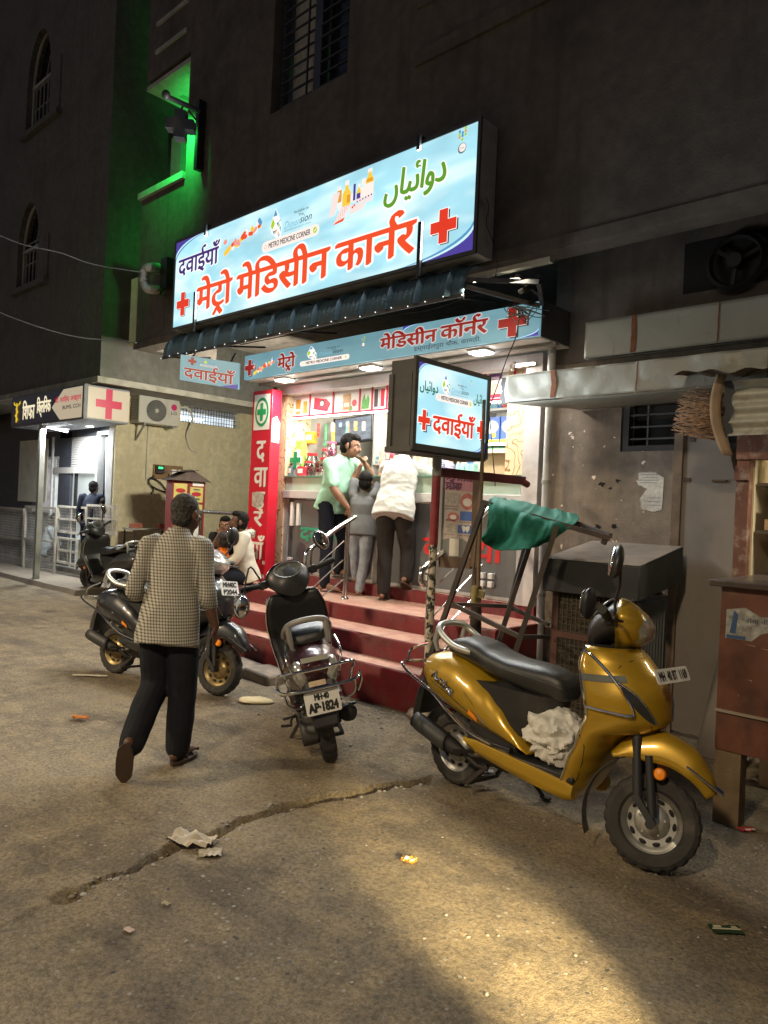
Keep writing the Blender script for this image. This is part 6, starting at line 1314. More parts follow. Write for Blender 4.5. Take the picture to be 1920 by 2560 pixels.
BAM = M('brown_bamboo', (.13, .085, .045), .6, 0, .35, 6)
part('pole', BAM, bb, lambda m: m.cyl(aty(1190, 1640, 4.7) - b0, aty(1210, 1000, 4.7) - b0, .016, 10)); part('pole', BAM, bb, lambda m: m.cyl(aty(1178, 1500, 4.72) - b0, aty(1204, 1180, 4.72) - b0, .01, 8))
part('pipe_socket', M('wet_dark_pipe', (.05, .035, .03), .4, .2), bb, lambda m: m.cyl(aty(1188, 1650, 4.7) - b0, aty(1190, 1510, 4.7) - b0, .045, 14))
part('rag_wrap', M('yellow_rag', (.25, .2, .08), .9, 0, .4, 12, bump=.8), bb, lambda m: (m.cyl(aty(1189, 1512, 4.7) - b0, aty(1192, 1465, 4.7) - b0, .04, 12), m.box(aty(1203, 1485, 4.68) - b0, (.05, .03, .06), (.3, .2, .4))))
# ---------------------------------------------------------------- scooters (x forward, y left, z up; origin under the rear axle)
def car_paint(name, col, flake=.15):
    if name in MATS: return MATS[name]
    m, nt, b = new_mat(name); c = coords(nt); n = noisef(nt, c, 900, 1); n2 = noisef(nt, c, 5, 7, .7)
    a = mixc(nt, n, tuple(x * .75 for x in col), tuple(min(1, x * 1.25) for x in col))
    d = ramp(nt, n2, .56, .78); mm = nt.nodes.new('ShaderNodeMath'); mm.operation = 'MULTIPLY'; nt.links.new(d, mm.inputs[0]); mm.inputs[1].default_value = .35
    a = mixc(nt, mm.outputs[0], a, (.10, .08, .055)); nt.links.new(a, b.inputs['Base Color'])
    b.inputs['Metallic'].default_value = flake; b.inputs['Coat Weight'].default_value = .8; b.inputs['Coat Roughness'].default_value = .1
    r = nt.nodes.new('ShaderNodeMapRange'); nt.links.new(n2, r.inputs[0]); r.inputs[3].default_value = .25; r.inputs[4].default_value = .5; nt.links.new(r.outputs[0], b.inputs['Roughness'])
    MATS[name] = m; return m
TYRE = M('tyre_rubber', (.028, .026, .024), .8, 0, .25, 8, dirt=(.13, .11, .085), dfac=.6, ds=5)
SEATM = M('black_seat_vinyl', (.018, .018, .018), .38, 0, .2, 6, bump=.25, bs=300, dirt=(.09, .08, .065), dfac=.35)
ENG = M('engine_grey', (.10, .095, .09), .55, .4, .25, 8, dirt=(.06, .045, .03))
LAMPG = M('lamp_clear', (.6, .6, .55), .12, .6, .1, 30)
ORL = M('orange_reflector', (.9, .28, .02), .25, 0, .1, 50)
MIRR = M('mirror_glass', (.8, .8, .8), .03, 1, 0)
PLATE = M('plate_white', (.75, .75, .72), .4, 0, .06, dirt=(.35, .3, .25), dfac=.3)
PINK_ = M('plate_ink', (.012, .012, .012), .5)
GRABM = M('grab_silver', (.5, .5, .47), .38, .7, .1)
COWL = [(-.28, .69, .63, .05), (-.23, .725, .545, .105), (-.15, .75, .48, .14), (-.05, .765, .45, .165), (.08, .76, .42, .183), (.2, .72, .395, .19), (.3, .665, .38, .19), (.4, .585, .37, .184), (.5, .485, .36, .172), (.57, .405, .355, .163), (.61, .365, .35, .155)]
def cowl_at(x):
    zt = curve1([(a, b) for a, b, _, _ in COWL], x); zb = curve1([(a, c) for a, _, c, _ in COWL], x); w = curve1([(a, d) for a, _, _, d in COWL], x); return zt, zb, w
def cowl_y(x, z):
    zt, zb, w = cowl_at(x); zm = lerp(zb, zt, .42); h = (zt - zm) if z > zm else (zm - zb)
    q = min(1, abs(z - zm) / h); return w * (1 - q ** 2.4) ** .5
AP_R = [(.2, .80), (.3, .83), (.4, .87), (.52, .93), (.66, .985), (.74, .97), (.82, .945), (.9, .915), (.97, .925)]
AP_F = [(.2, .86), (.28, .925), (.4, .985), (.5, 1.04), (.57, 1.10), (.61, 1.22), (.66, 1.27), (.77, 1.26), (.85, 1.22), (.91, 1.16), (.97, 1.09)]
AP_W = [(.2, .135), (.3, .165), (.45, .195), (.6, .218), (.75, .228), (.85, .218), (.93, .19), (.97, .165)]
def apron(t, z, o=0):
    a = t * pi / 2; xr, xf, w = curve1(AP_R, z), curve1(AP_F, z), curve1(AP_W, z)
    e = .9 if z > .6 else .75
    return Vector((xr + (xf - xr + o) * max(0, cos(a)) ** e, (w + o) * sin(a), z))
def wheel(root, c, paint, Tst, R=.212, w=.046, spokes='slots'):
    def TT(m): m.T = Tst
    r0 = R * .60
    m = MB(); TT(m)
    prof = [(r0, -.6), (r0 + .018, -.95), (R * .86, -1.0), (R * .955, -.78), (R * .995, -.35), (R, 0), (R * .995, .35), (R * .955, .78), (R * .86, 1.0), (r0 + .018, .95), (r0, .6)]
    n = 132; rings = []
    for k in range(n):
        a = 2 * pi * k / n; ring = []
        for r, o in prof:
            if r > R * .93:
                ph = (k + int(abs(o) * 3)) % 6
                rr = r - (.006 if ph < 2 and abs(o) > .2 else 0) - (.004 if abs(o) < .05 else 0)
            else: rr = r
            ring.append((c[0] + rr * cos(a), c[1] + o * w, c[2] + rr * sin(a)))
        rings.append(ring)
    wl = MB(); TT(wl)
    P = [(r0 - .002, -.030), (r0 + .006, -.036), (r0 + .006, -.030), (r0 - .008, -.024), (r0 - .02, -.012), (r0 * .62, -.010), (r0 * .55, -.022), (r0 * .32, -.03), (.012, -.036), (.012, .036), (r0 * .32, .03), (r0 * .55, .022), (r0 * .62, .010), (r0 - .02, .012), (r0 - .008, .024), (r0 + .006, .030), (r0 + .006, .036), (r0 - .002, .030)]
    wl.lathe(P, c, (0, 1, 0), 48, closed=True)
    for k in range(5):
        a = 2 * pi * k / 5 + .3; wl.cyl((c[0] + r0 * .46 * cos(a), c[1] - .034, c[2] + r0 * .46 * sin(a)), (c[0] + r0 * .46 * cos(a), c[1] + .034, c[2] + r0 * .46 * sin(a)), .006, 8)
    wo = wl.build('wheel', paint, root)
    m.rings(rings, cap=False, close=True); m.build('tyre', TYRE, wo, ang=25)
    sl = MB(); TT(sl)
    for k in range(10):
        a0 = 2 * pi * k / 10; 
        for sd in (-1, 1):
            P0 = [(c[0] + r0 * .76 * cos(a0 + d), c[1] + sd * .0135, c[2] + r0 * .76 * sin(a0 + d)) for d in (-.17, -.09, 0, .09, .17)]
            sl.tube(P0, [.004, .009, .010, .009, .004], 6)
    sl.build('wheel_slot', M('slot_dark', (.01, .01, .01), .8), wo)
    return wo
def scooter(label, paint, pos, heading, lean, steer, wheelmat, front_plate=None, rear_plate=None, rear=False, emblem=None, trim=BLACKP, grab=GRABM, guard=True, mirrors=(1, 1), group='parked scooters', pitch=0):
    s = thing('scooter', label, 'scooter', pos, group=group); s.rotation_euler = (lean, pitch, heading)
    piv = Vector((1.10, 0, .7)); axs = Vector((-.42, 0, .9)).normalized()
    ST = Matrix.Translation(piv) @ Matrix.Rotation(steer, 4, axs) @ Matrix.Translation(-piv)
    def P(nm, mat, fn, st=False, parent=None, **k):
        m = MB(ST if st else None); fn(m); return m.build(nm, mat, parent or s, **k)
    wheel(s, (0, 0, .21), wheelmat, None); wheel(s, (1.24, 0, .212), wheelmat, ST)
    # rear cowl
    def cowl(m):
        R = []
        for i in range(41):
            x = lerp(-.28, .61, i / 40); zt, zb, w = cowl_at(x); zm = lerp(zb, zt, .42); ring = []
            for k in range(28):
                a = 2 * pi * k / 28; c_, s_ = cos(a), sin(a); h = (zt - zm) if s_ > 0 else (zm - zb)
                z = zm + h * (abs(s_) ** .8) * (1 if s_ > 0 else -1); q = min(1, abs(z - zm) / h)
                ring.append((x, w * (1 - q ** 2.4) ** .5 * (1 if c_ > 0 else -1) if abs(c_) > 1e-6 else 0, z))
            R.append(ring)
        m.rings(R)
    body = P('body', paint, cowl, ang=50)
    for sd in (-1, 1):
        pt = lambda L, o: [(x, sd * (cowl_y(x, z) + o), z) for x, z in L]
        P('side_slit', BLACKP, lambda m: (m.add(pt([(.16, .60), (.24, .545), (.36, .44), (.30, .475)], .004), [(0, 1, 2, 3)]), m.add(pt([(.30, .445), (.40, .385), (.34, .40)], .004), [(0, 1, 2)])), smooth=False)
        P('crease_line', trim, lambda m: m.tube([(x, sd * (cowl_y(x, z) + .001), z) for x, z in ((-.2, .64), (-.08, .66), (.05, .645), (.18, .59), (.3, .51), (.42, .435))], .003, 5)) if False else None
        P('side_reflector', ORL, lambda m: m.add(pt([(.215, .475), (.28, .44), (.29, .47), (.23, .505)], .006), [(0, 1, 2, 3)]), smooth=False)
    if emblem:
        fe = lambda a, b, d: (a, -(cowl_y(a, .66 - (a + .2) * .32 + b) + .003 + d), .66 - (a + .2) * .32 + b)
        lettering(emblem, (-.12, .09, -.02, .035), CHROME, s, fe, bold=.003, slant=.4, d=.003, name='emblem')
    # seat and the black panel under it
    SE = [(-.07, .80, .765, .07), (-.02, .85, .755, .115), (.08, .875, .745, .135), (.18, .86, .725, .14), (.28, .825, .70, .14), (.4, .805, .675, .14), (.52, .803, .655, .135), (.62, .80, .64, .125), (.70, .785, .635, .105), (.75, .755, .645, .08), (.77, .71, .66, .05)]
    def seat(m):
        R = []
        for i in range(33):
            x = lerp(-.07, .77, i / 32); zt = curve1([(a, b) for a, b, _, _ in SE], x); zb = curve1([(a, c) for a, _, c, _ in SE], x); w = curve1([(a, d) for a, _, _, d in SE], x); ring = []
            for k in range(22):
                a = 2 * pi * k / 22; e = .55
                ring.append((x, w * abs(cos(a)) ** e * (1 if cos(a) > 0 else -1), (zt + zb) / 2 + (zt - zb) / 2 * abs(sin(a)) ** .75 * (1 if sin(a) > 0 else -1)))
            R.append(ring)
        m.rings(R)
    se = P('seat', SEATM, seat, ang=60)
    P('seat_seam', M('seam_grey', (.06, .06, .06), .6), lambda m: [m.tube([(x, sd * (curve1([(a, d) for a, _, _, d in SE], x) + .001), lerp(curve1([(a, c) for a, _, c, _ in SE], x), curve1([(a, b) for a, b, _, _ in SE], x), .62)) for x in [.05 + .07 * k for k in range(11)]], .0022, 5) for sd in (-1, 1)], parent=se)
    P('underseat_panel', trim, lambda m: m.rings([[(lerp(.2, xb, (k // 10)) if False else (xb - .10 * (1 - cos(a)) if abs(y) else xb, y, z)) for (a, y) in [(pi * q / 9 - pi / 2, .14 * sin(pi * q / 9 - pi / 2)) for q in range(10)]] + [(.2, .14, z), (.2, -.14, z)] for z, xb in ((.33, .55), (.42, .59), (.52, .66), (.6, .71), (.66, .73))]), ang=60)
    # floor
    P('floorboard', trim, lambda m: (m.bx(.46, .90, -.165, .165, .295, .33), m.bx(.2, .5, -.16, .16, .30, .36)), bevel=.008)
    for sd in (-1, 1):
        P('floor_side', paint, lambda m: m.rings([[(x, sd * (w - .03), zb), (x, sd * w, zb + .012), (x, sd * (w + .012), (zt + zb) / 2), (x, sd * w, zt), (x, sd * (w - .03), zt)] for x, zb, zt, w in ((.17, .30, .335, .15), (.28, .265, .345, .172), (.5, .235, .33, .178), (.7, .215, .315, .178), (.86, .20, .30, .17), (.90, .215, .285, .16))]), ang=50)
        P('footpeg', BLACKM, lambda m: (m.bar((.22, sd * .13, .26), (.17, sd * .24, .27), .022, .014),)) if sd < 0 or rear else None
    # apron
    P('apron', paint, lambda m: m.grid(28, 40, lambda u, v: apron(-1 + 2 * u, lerp(.2, .97, v))), ang=70, solid=.006)
    P('leg_shield', trim, lambda m: m.grid(12, 24, lambda u, v: (curve1(AP_R, lerp(.3, .965, v)) + .014 * (1 - abs(2 * u - 1) ** 2) * 2, (curve1(AP_W, lerp(.3, .965, v)) - .006) * (2 * u - 1), lerp(.3, .965, v))), ang=70, solid=.004)
    P('apron_top', trim, lambda m: m.prism([apron(-1 + k / 8, .968).xy for k in range(17)], lambda a, b, d: (a, b, d), .962, .972))
    P('edge_trim', CHROME, lambda m: [m.tube([apron(sd * .985, lerp(.24, .965, k / 18), .004) for k in range(19)], .006, 7) for sd in (-1, 1)])
    for sd in (-1, 1):
        al = [(.30, .80), (.42, .775), (.56, .735), (.70, .69), (.76, .665), (.66, .69), (.50, .715), (.36, .755)]
        fl = lambda t, z: apron(sd * t, z, .005)
        P('front_indicator', M('indicator_dark_glass', (.035, .035, .035), .08, 0, .1), lambda m: m.grid(16, 5, lambda u, v: fl(.66 - .46 * u, .845 - .185 * u ** .9 - (v - .5) * .075 * sin(pi * min(1, u * .97 + .02)) ** .8)))
        P('indicator_trim', CHROME, lambda m: m.tube([fl(.66 - .46 * k / 8, .845 - .185 * (k / 8) ** .9 + .036 * sin(pi * (k / 8)) ** .8) for k in range(9)], .004, 6))
    P('panel_seam', M('seam_black', (.012, .011, .01), .7), lambda m: [m.tube([apron(sd * t, z, .003) for t, z in L], .0028, 5) for sd in (-1, 1) for L in ([(.30, .675), (.24, .645), (.14, .622), (0, .612)], [(.66, .845), (.5, .90), (.3, .925), (0, .935)], [(.98, .56), (.8, .50), (.66, .42), (.62, .33), (.66, .25)])])
    if emblem: P('grey_strap', M('strap_grey', (.10, .11, .10), .6), lambda m: [m.grid(10, 2, lambda u, v: apron(sd * lerp(1, .5, u), lerp(.815, .845, v) + .02 * u, .007)) for sd in (-1, 1)])
    P('cowl_seam', M('seam_black', (.012, .011, .01), .7), lambda m: [m.tube([(x, sd * (cowl_y(x, lerp(cowl_at(x)[1], cowl_at(x)[0], f)) + .0015), lerp(cowl_at(x)[1], cowl_at(x)[0], f)) for x, f in ((-.2, .42), (-.08, .40), (.06, .36), (.2, .30), (.34, .22), (.46, .15))], .0025, 5) for sd in (-1, 1)])
    # steering head
    HF = [(.955, 1.04), (.985, 1.10), (1.03, 1.145), (1.08, 1.15), (1.13, 1.12), (1.17, 1.07), (1.195, 1.02)]
    HW = [(.955, .07), (1.0, .115), (1.05, .155), (1.10, .17), (1.14, .15), (1.175, .11), (1.195, .07)]
    def hd(t, z, o=0): a = t * pi / 2; return Vector((.99 + (curve1(HF, z) - .99 + o) * cos(a) ** .8, (curve1(HW, z) + o) * sin(a), z))
    P('headlight_cowl', paint, lambda m: m.grid(24, 20, lambda u, v: hd(-1 + 2 * u, lerp(.955, 1.195, v))), st=True, ang=70, solid=.005)
    P('headlight', LAMPG, lambda m: m.grid(12, 10, lambda u, v: hd((-.62 + 1.24 * u) * (1 - .45 * abs(v - .45)), lerp(.99, 1.12, v), .006)), st=True, ang=70)
    P('meter_cover', trim, lambda m: m.rings([[(x, w * cos(a), z + h * sin(a)) for a in [2 * pi * k / 20 for k in range(20)]] for x, w, z, h in ((1.0, .168, 1.085, .105), (.955, .165, 1.08, .10), (.92, .15, 1.055, .095), (.885, .125, 1.03, .085), (.86, .09, 1.01, .065))]), st=True, ang=50)
    dl = P('dial_glass', M('dial_glass', (.10, .10, .09), .06, 0, .5, 40), lambda m: m.add([(.915 + .043 * b, .10 * a * (1 + .12 * b), 1.140 + .048 * b) for a, b in [(cos(q), sin(q)) for q in [2 * pi * k / 20 for k in range(20)]]], [tuple(range(20))]), st=True, smooth=False)
    P('dial_rim', M('dial_rim', (.12, .12, .12), .3), lambda m: m.tube([(.912 + .045 * sin(q), .106 * cos(q) * (1 + .12 * sin(q)), 1.140 + .052 * sin(q)) for q in [2 * pi * k / 24 for k in range(24)]], .006, 6, close=True), st=True, parent=dl)
    P('steering_column', BLACKM, lambda m: (m.cyl((1.0, 0, .9), (1.02, 0, 1.0), .055), m.cyl((.985, 0, .94), (1.17, 0, .52), .03)), st=True)
    for sd in (-1, 1):
        P('grip', M('grip_rubber', (.018, .018, .018), .75), lambda m: (m.cyl((.985, sd * .15, 1.075), (.955, sd * .25, 1.085), .017), m.tube([(.957 - .00 * k, sd * (.235 + .0125 * k), 1.085 + .0015 * k) for k in range(11)], [.019 + .0025 * (k % 2) for k in range(11)], 12), m.cyl((.955, sd * .355, 1.098), (.955, sd * .375, 1.10), .022)), st=True)
        P('switch_box', BLACKP, lambda m: m.box((.972, sd * .2, 1.08), (.045, .055, .06), (0, 0, sd * .2)), st=True, bevel=.006)
        P('brake_lever', BLACKM, lambda m: m.ptube([(1.0, sd * .2, 1.075), (1.03, sd * .25, 1.07), (1.03, sd * .32, 1.065), (1.01, sd * .385, 1.07)], .0075, 8, 4), st=True)
        if mirrors[0 if sd < 0 else 1]:
            mc = mirrors[0 if sd < 0 else 1]; mc = Vector(mc) if mc != 1 else Vector((.98, sd * .30, 1.335))
            mi = P('mirror', BLACKP, lambda m: (m.ptube([(.99, sd * .2, 1.10), (.985, sd * .215, 1.16), (1.0, sd * .26, 1.23), mc + Vector((.02, 0, -.03))], .007, 8, 4), m.ell(mc, (.03, .062, .085), 20, 12, Matrix.Rotation(sd * .35, 4, 'X') @ Matrix.Rotation(sd * -.25, 4, 'Z'))), st=True)
            P('mirror_glass', MIRR, lambda m: m.ell(mc + Vector((-.022, 0, 0)), (.012, .055, .077), 20, 10, Matrix.Rotation(sd * .35, 4, 'X') @ Matrix.Rotation(sd * -.25, 4, 'Z')), st=True, parent=mi)
    # fork and fender
    for sd in (-1, 1):
        P('fork_leg', BLACKM, lambda m: (m.cyl((1.135, sd * .075, .60), (1.175, sd * .085, .30), .022, 10), m.bar((1.16, sd * .085, .32), (1.25, sd * .085, .212), .045, .03), m.cyl((1.20, sd * .082, .50), (1.245, sd * .085, .24), .02, 10), m.cyl((1.24, sd * .05, .212), (1.24, sd * .105, .212), .022)), st=True)
        P('fork_reflector', ORL, lambda m: m.lathe([(.001, .018), (.022, .014), (.028, 0), (.001, 0)], (1.255, sd * .088, .43), (0, sd, 0), 16), st=True)
    FO = [(36, .315), (50, .345), (68, .385), (88, .402), (108, .385), (128, .34)]
    def fend(u, v):
        a = lerp(36, 128, u); s_ = -1 + 2 * v; ro = curve1(FO, a); ri = .262 + (.05 if a > 100 else 0) * (a - 100) / 28
        wd = .045 + .045 * min(1, (a - 36) / 25)
        r = ro - (ro - ri) * abs(s_) ** 2.6; return (1.24 + r * cos(radians(a)), wd * sin(s_ * pi / 2), .212 + r * sin(radians(a)))
    P('front_fender', paint, lambda m: m.grid(30, 18, fend), st=True, ang=70, solid=.004)
    P('fender_rod', CHROME, lambda m: [m.tube([(1.36, sd * .092, .49), (1.52, sd * .07, .40)], .006, 6) for sd in (-1, 1)], st=True)
    P('inner_fender', BLACKP, lambda m: m.grid(10, 8, lambda u, v: (1.22 + .285 * cos(radians(lerp(110, 205, u))), -.06 + .12 * v, .212 + .285 * sin(radians(lerp(110, 205, u))))), st=True, solid=.004)
    # engine, exhaust, stand, rear mudguard
    P('engine', ENG, lambda m: (m.box((.16, .06, .24), (.42, .12, .13), (0, .08, 0)), m.cyl((.0, .04, .21), (.0, .15, .21), .085, 20), m.cyl((.26, -.07, .25), (.26, .16, .25), .075, 18), m.bar((.05, -.085, .21), (.3, -.1, .26), .07, .03)), bevel=.012)
    ex = P('exhaust', M('exhaust_black', (.014, .014, .014), .65, .2, .3, 10, dirt=(.05, .035, .025), dfac=.4), lambda m: (m.tube([(.16, -.135, .24), (.10, -.14, .25), (.02, -.145, .27), (-.15, -.148, .315), (-.225, -.15, .335), (-.235, -.15, .337)], [.022, .04, .05, .052, .047, .025], 18), m.tube([(.3, -.08, .18), (.24, -.11, .19), (.16, -.135, .24)], .016, 8)))
    P('heat_shield', M('heat_shield', (.04, .04, .04), .55, .3, .15, dirt=(.06, .045, .03)), lambda m: m.grid(8, 10, lambda u, v: (lerp(.06, -.2, u), -.143 - .057 * cos(radians(lerp(-70, 70, v))), lerp(.265, .33, u) + .057 * sin(radians(lerp(-70, 70, v))))), parent=ex, solid=.003)
    P('stand', BLACKM, lambda m: (m.bar((.36, .10, .22), (.44, .24, .02 + .0), .02), m.box((.45, .25, .012), (.06, .03, .012)), m.bar((.3, -.09, .2), (.2, -.12, .09), .02), m.bar((.3, .09, .2), (.2, .12, .09), .02), m.bar((.2, -.13, .085), (.2, .13, .085), .02)))
    P('kick_lever', BLACKM, lambda m: m.tube([(.2, .16, .27), (.05, .19, .30), (-.06, .2, .29), (-.06, .26, .30)], .009, 8))
    P('rear_mudguard', BLACKP, lambda m: m.rings([[(x - .0, -w, z), (x - .025, -w * .8, z - .0), (x - .025, w * .8, z), (x, w, z), (x + .05, w, z + .02), (x + .05, -w, z + .02)] for x, z, w in ((-.22, .60, .10), (-.27, .50, .10), (-.30, .42, .09), (-.325, .33, .075))]), ang=40)
    P('wheel_guard', BLACKP, lambda m: m.grid(12, 6, lambda u, v: (.25 * cos(radians(lerp(40, 165, u))), -.07 + .14 * v, .21 + .245 * sin(radians(lerp(40, 165, u))))), solid=.004)
    P('shock_absorber', BLACKM, lambda m: (m.cyl((.0, .09, .25), (.05, .1, .5), .014, 8), m.tube([(.0 + .05 * k / 40 + .024 * cos(k * 1.2), .095 + .024 * sin(k * 1.2), .29 + .19 * k / 40) for k in range(41)], .005, 5)))
    # grab rail
    P('grab_rail', grab, lambda m: m.tube(smooth_path([(.16, -.125, .80), (.04, -.142, .815), (-.07, -.135, .865), (-.12, -.105, .905), (-.135, -.04, .92), (-.135, .04, .92), (-.12, .105, .905), (-.07, .135, .865), (.04, .142, .815), (.16, .125, .80)], 5), [.012 + .007 * min(1, abs(k - 22.5) / 14 if False else 1) for k in range(46)], 10))
    P('grab_foot', grab, lambda m: [m.tube([(-.12, sd * .115, .90), (-.14, sd * .115, .82), (-.12, sd * .11, .76)], [.016, .018, .012], 8) for sd in (-1, 1)])
    # chrome guards
    if guard:
        def gd(m):
            for sd in (-1, 1):
                m.ptube([(-.335, sd * .05, .66), (-.335, sd * .14, .665), (-.31, sd * .215, .66), (-.22, sd * .235, .62), (-.02, sd * .238, .55), (.12, sd * .238, .47), (.26, sd * .225, .40), (.40, sd * .19, .36)], .0085, 8, 5)
            m.cyl((-.335, -.05, .66), (-.335, .05, .66), .0085, 8)
            m.ptube([(-.335, -.14, .665), (-.3, -.16, .74), (-.16, -.15, .80)], .007, 8, 4); m.ptube([(-.335, .14, .665), (-.3, .16, .74), (-.16, .15, .80)], .007, 8, 4)
        P('rear_guard', CHROME, gd)
        P('front_guard', CHROME, lambda m: [m.ptube([apron(sd * .97, .95, .012), apron(sd * .82, .93, .02), apron(sd * .66, .86, .022), apron(sd * .56, .77, .022), apron(sd * .50, .71, .022), apron(sd * .56, .695, .022), apron(sd * .8, .70, .018), apron(sd * .97, .70, .012)], .0065, 8, 5) for sd in (-1, 1)])
    def plate(nm, T, w, h, lines, st=False):
        TM = (ST @ T) if st else T
        pl_ = P(nm, PLATE, lambda m: (setattr(m, 'T', TM), m.prism(rrect(-w / 2, w / 2, -h / 2, h / 2, .012, 3), lambda a, b, d: (d, a, b), -.003, .0)))
        for body, (a, b, c, d_), nib in lines:
            lettering(body, (a, b, c, d_), PINK_, pl_, lambda x, y, dd: tuple(TM @ Vector((dd, x, y))), bold=nib, d=.0015, name='plate_lettering')
    if front_plate:
        nlin, w, h, xyz, tilt = front_plate
        plate('front_plate', Matrix.Translation(xyz) @ Matrix.Rotation(tilt, 4, 'Y'), w, h, nlin)
    if rear_plate:
        nlin, w, h = rear_plate
        plate('rear_plate', Matrix.Translation((-.352, 0, .47)) @ Matrix.Rotation(pi, 4, 'Z') @ Matrix.Rotation(-.22, 4, 'Y'), w, h, nlin)
    for sd in (-1, 1):
        tl_ = P('tail_lamp', LAMPG if rear else M('tail_lamp_red', (.25, .02, .02), .2), lambda m: m.ell((-.19, sd * .085, .605), (.075, .052, .095), 16, 12, Matrix.Rotation(sd * -.25, 4, 'X')) if rear else m.ell((-.225, sd * .05, .60), (.055, .045, .08), 16, 12))
    P('tail_centre', paint, lambda m: m.ell((-.225, 0, .60), (.055, .075, .115), 16, 10))
    if rear:
        P('tail_badge', M('badge_grey', (.22, .22, .18), .4), lambda m: m.box((-.262, 0, .705), (.012, .16, .03), (0, .5, 0)))
        P('low_guard', CHROME, lambda m: [m.ptube([(-.33, sd * .21, .555), (-.33, sd * .2, .49), (-.32, sd * .15, .455), (-.30, sd * .10, .47), (-.27, sd * .08, .52)], .007, 8, 4) for sd in (-1, 1)] + [m.ptube([(-.30, -.25, .585), (-.34, -.21, .56), (-.36, -.1, .555), (-.36, .1, .555), (-.34, .21, .56), (-.30, .25, .585)], .009, 8, 5), m.ptube([(-.30, -.25, .585), (-.25, -.255, .52), (-.2, -.23, .45)], .008, 8, 4)])
        P('sticker', M('pale_sticker', (.65, .5, .35), .5, 0, .2, 30), lambda m: m.box((-.318, 0.01, .575), (.006, .1, .03), (0, .15, 0)))
    return s
GOLD = car_paint('golden_paint', (.42, .255, .012), .4)
MARO = car_paint('maroon_paint', (.05, .007, .012), .3)
DARKB = car_paint('black_paint', (.010, .011, .013), .2)
DGREY = car_paint('dark_grey_paint', (.045, .045, .045), .3)
RIMS = M('silver_rim', (.42, .41, .38), .42, .8, .2, 8, dirt=(.15, .12, .09), dfac=.5)
RIMB = M('bronze_rim', (.30, .22, .10), .4, .7, .15, 8, dirt=(.12, .1, .07), dfac=.4)
RIMK = M('black_rim', (.03, .03, .03), .5, .3)
fw, rw = gnd(1629, 2166), gnd(1132, 1953); d_ = fw - rw; rw = fw - d_.normalized() * 1.24
gold_sc = scooter('golden scooter with black seat and white plate, nearest, by the brown kiosk', GOLD, rw, atan2(d_.y, d_.x), radians(-2), radians(26), RIMS, mirrors=(1, (.80, .16, 1.17)),
        front_plate=([('MH  40 BT  1169', (-.12, .12, -.02, .02), .0022)], .29, .068, (1.285, 0, .885), -.42), emblem='Activa')
rw = gnd(826, 1900); fd = radians(144)
maro_sc = scooter('maroon scooter seen from behind, leaning left before the red steps', MARO, rw, fd, radians(-13), radians(14), RIMK,
        rear_plate=([('MH·40', (-.042, .04, .016, .05), .0025), ('AP·1824', (-.085, .085, -.05, .0), .004)], .205, .13), rear=True, mirrors=((.98, -.33, 1.27), (.86, .42, 1.0)), grab=M('grab_warm_grey', (.30, .28, .26), .45, .2, .1))
fw, rw = gnd(545, 1738), gnd(292, 1683); d_ = fw - rw; rw = fw - d_.normalized() * 1.24
black_sc = scooter('black scooter with bronze wheels half hidden behind the walking man', DARKB, rw, atan2(d_.y, d_.x), radians(-5), radians(6), RIMB,
        front_plate=([('MH40C', (-.08, .08, .01, .05), .003), ('P2044', (-.08, .08, -.05, -.01), .003)], .21, .12, (1.25, 0, .88), -.3))
pz = Vector((-10.75, 5.75, .02))
grey_sc = scooter('dark grey scooter parked before the clinic fence, far left', DGREY, pz, radians(184), radians(-5), radians(24), RIMK,
        rear_plate=([('MH40S', (-.08, .08, .01, .05), .003), ('N7422', (-.08, .08, -.05, -.01), .003)], .2, .12), guard=False)
# crumpled bag on the golden scooter's floor
bg = thing('white_bag', 'crumpled white plastic sack lying on the golden scooter footboard', 'bag', gold_sc.matrix_world @ Vector((0, 0, 0)))
R3 = Matrix.Translation(gold_sc.location) @ (Matrix.Rotation(gold_sc.rotation_euler.z, 4, 'Z') @ Matrix.Rotation(gold_sc.rotation_euler.x, 4, 'X'))
bg.location = R3 @ Vector((.70, -.03, .335)); bg.rotation_euler = (0, 0, gold_sc.rotation_euler.z)
def bag(m):
    e = MB(); e.ell((0, 0, 0), (1, 1, 1), 72, 48)
    out = []
    for p in e.v:
        p = Vector(p); q = Vector((p.x * .175, p.y * .17, p.z * .145 + .13))
        f = (.5 - abs(noise.noise(q * 9))) * .07 + (.4 - abs(noise.noise(q * 21 + Vector((3, 1, 2))))) * .035 + .05 * noise.noise(q * 4.5)
        q += p * (f - .035); q.z = max(q.z, .003 + .004 * p.x); 
        if q.z < .08: q.y -= .02
        out.append(q)
    m.add(out, e.f)
part('sack', M('white_sack', (.62, .60, .55), .55, 0, .08, 8, dirt=(.35, .3, .24), dfac=.4, bump=.5, bs=45), bg, bag, ang=28)
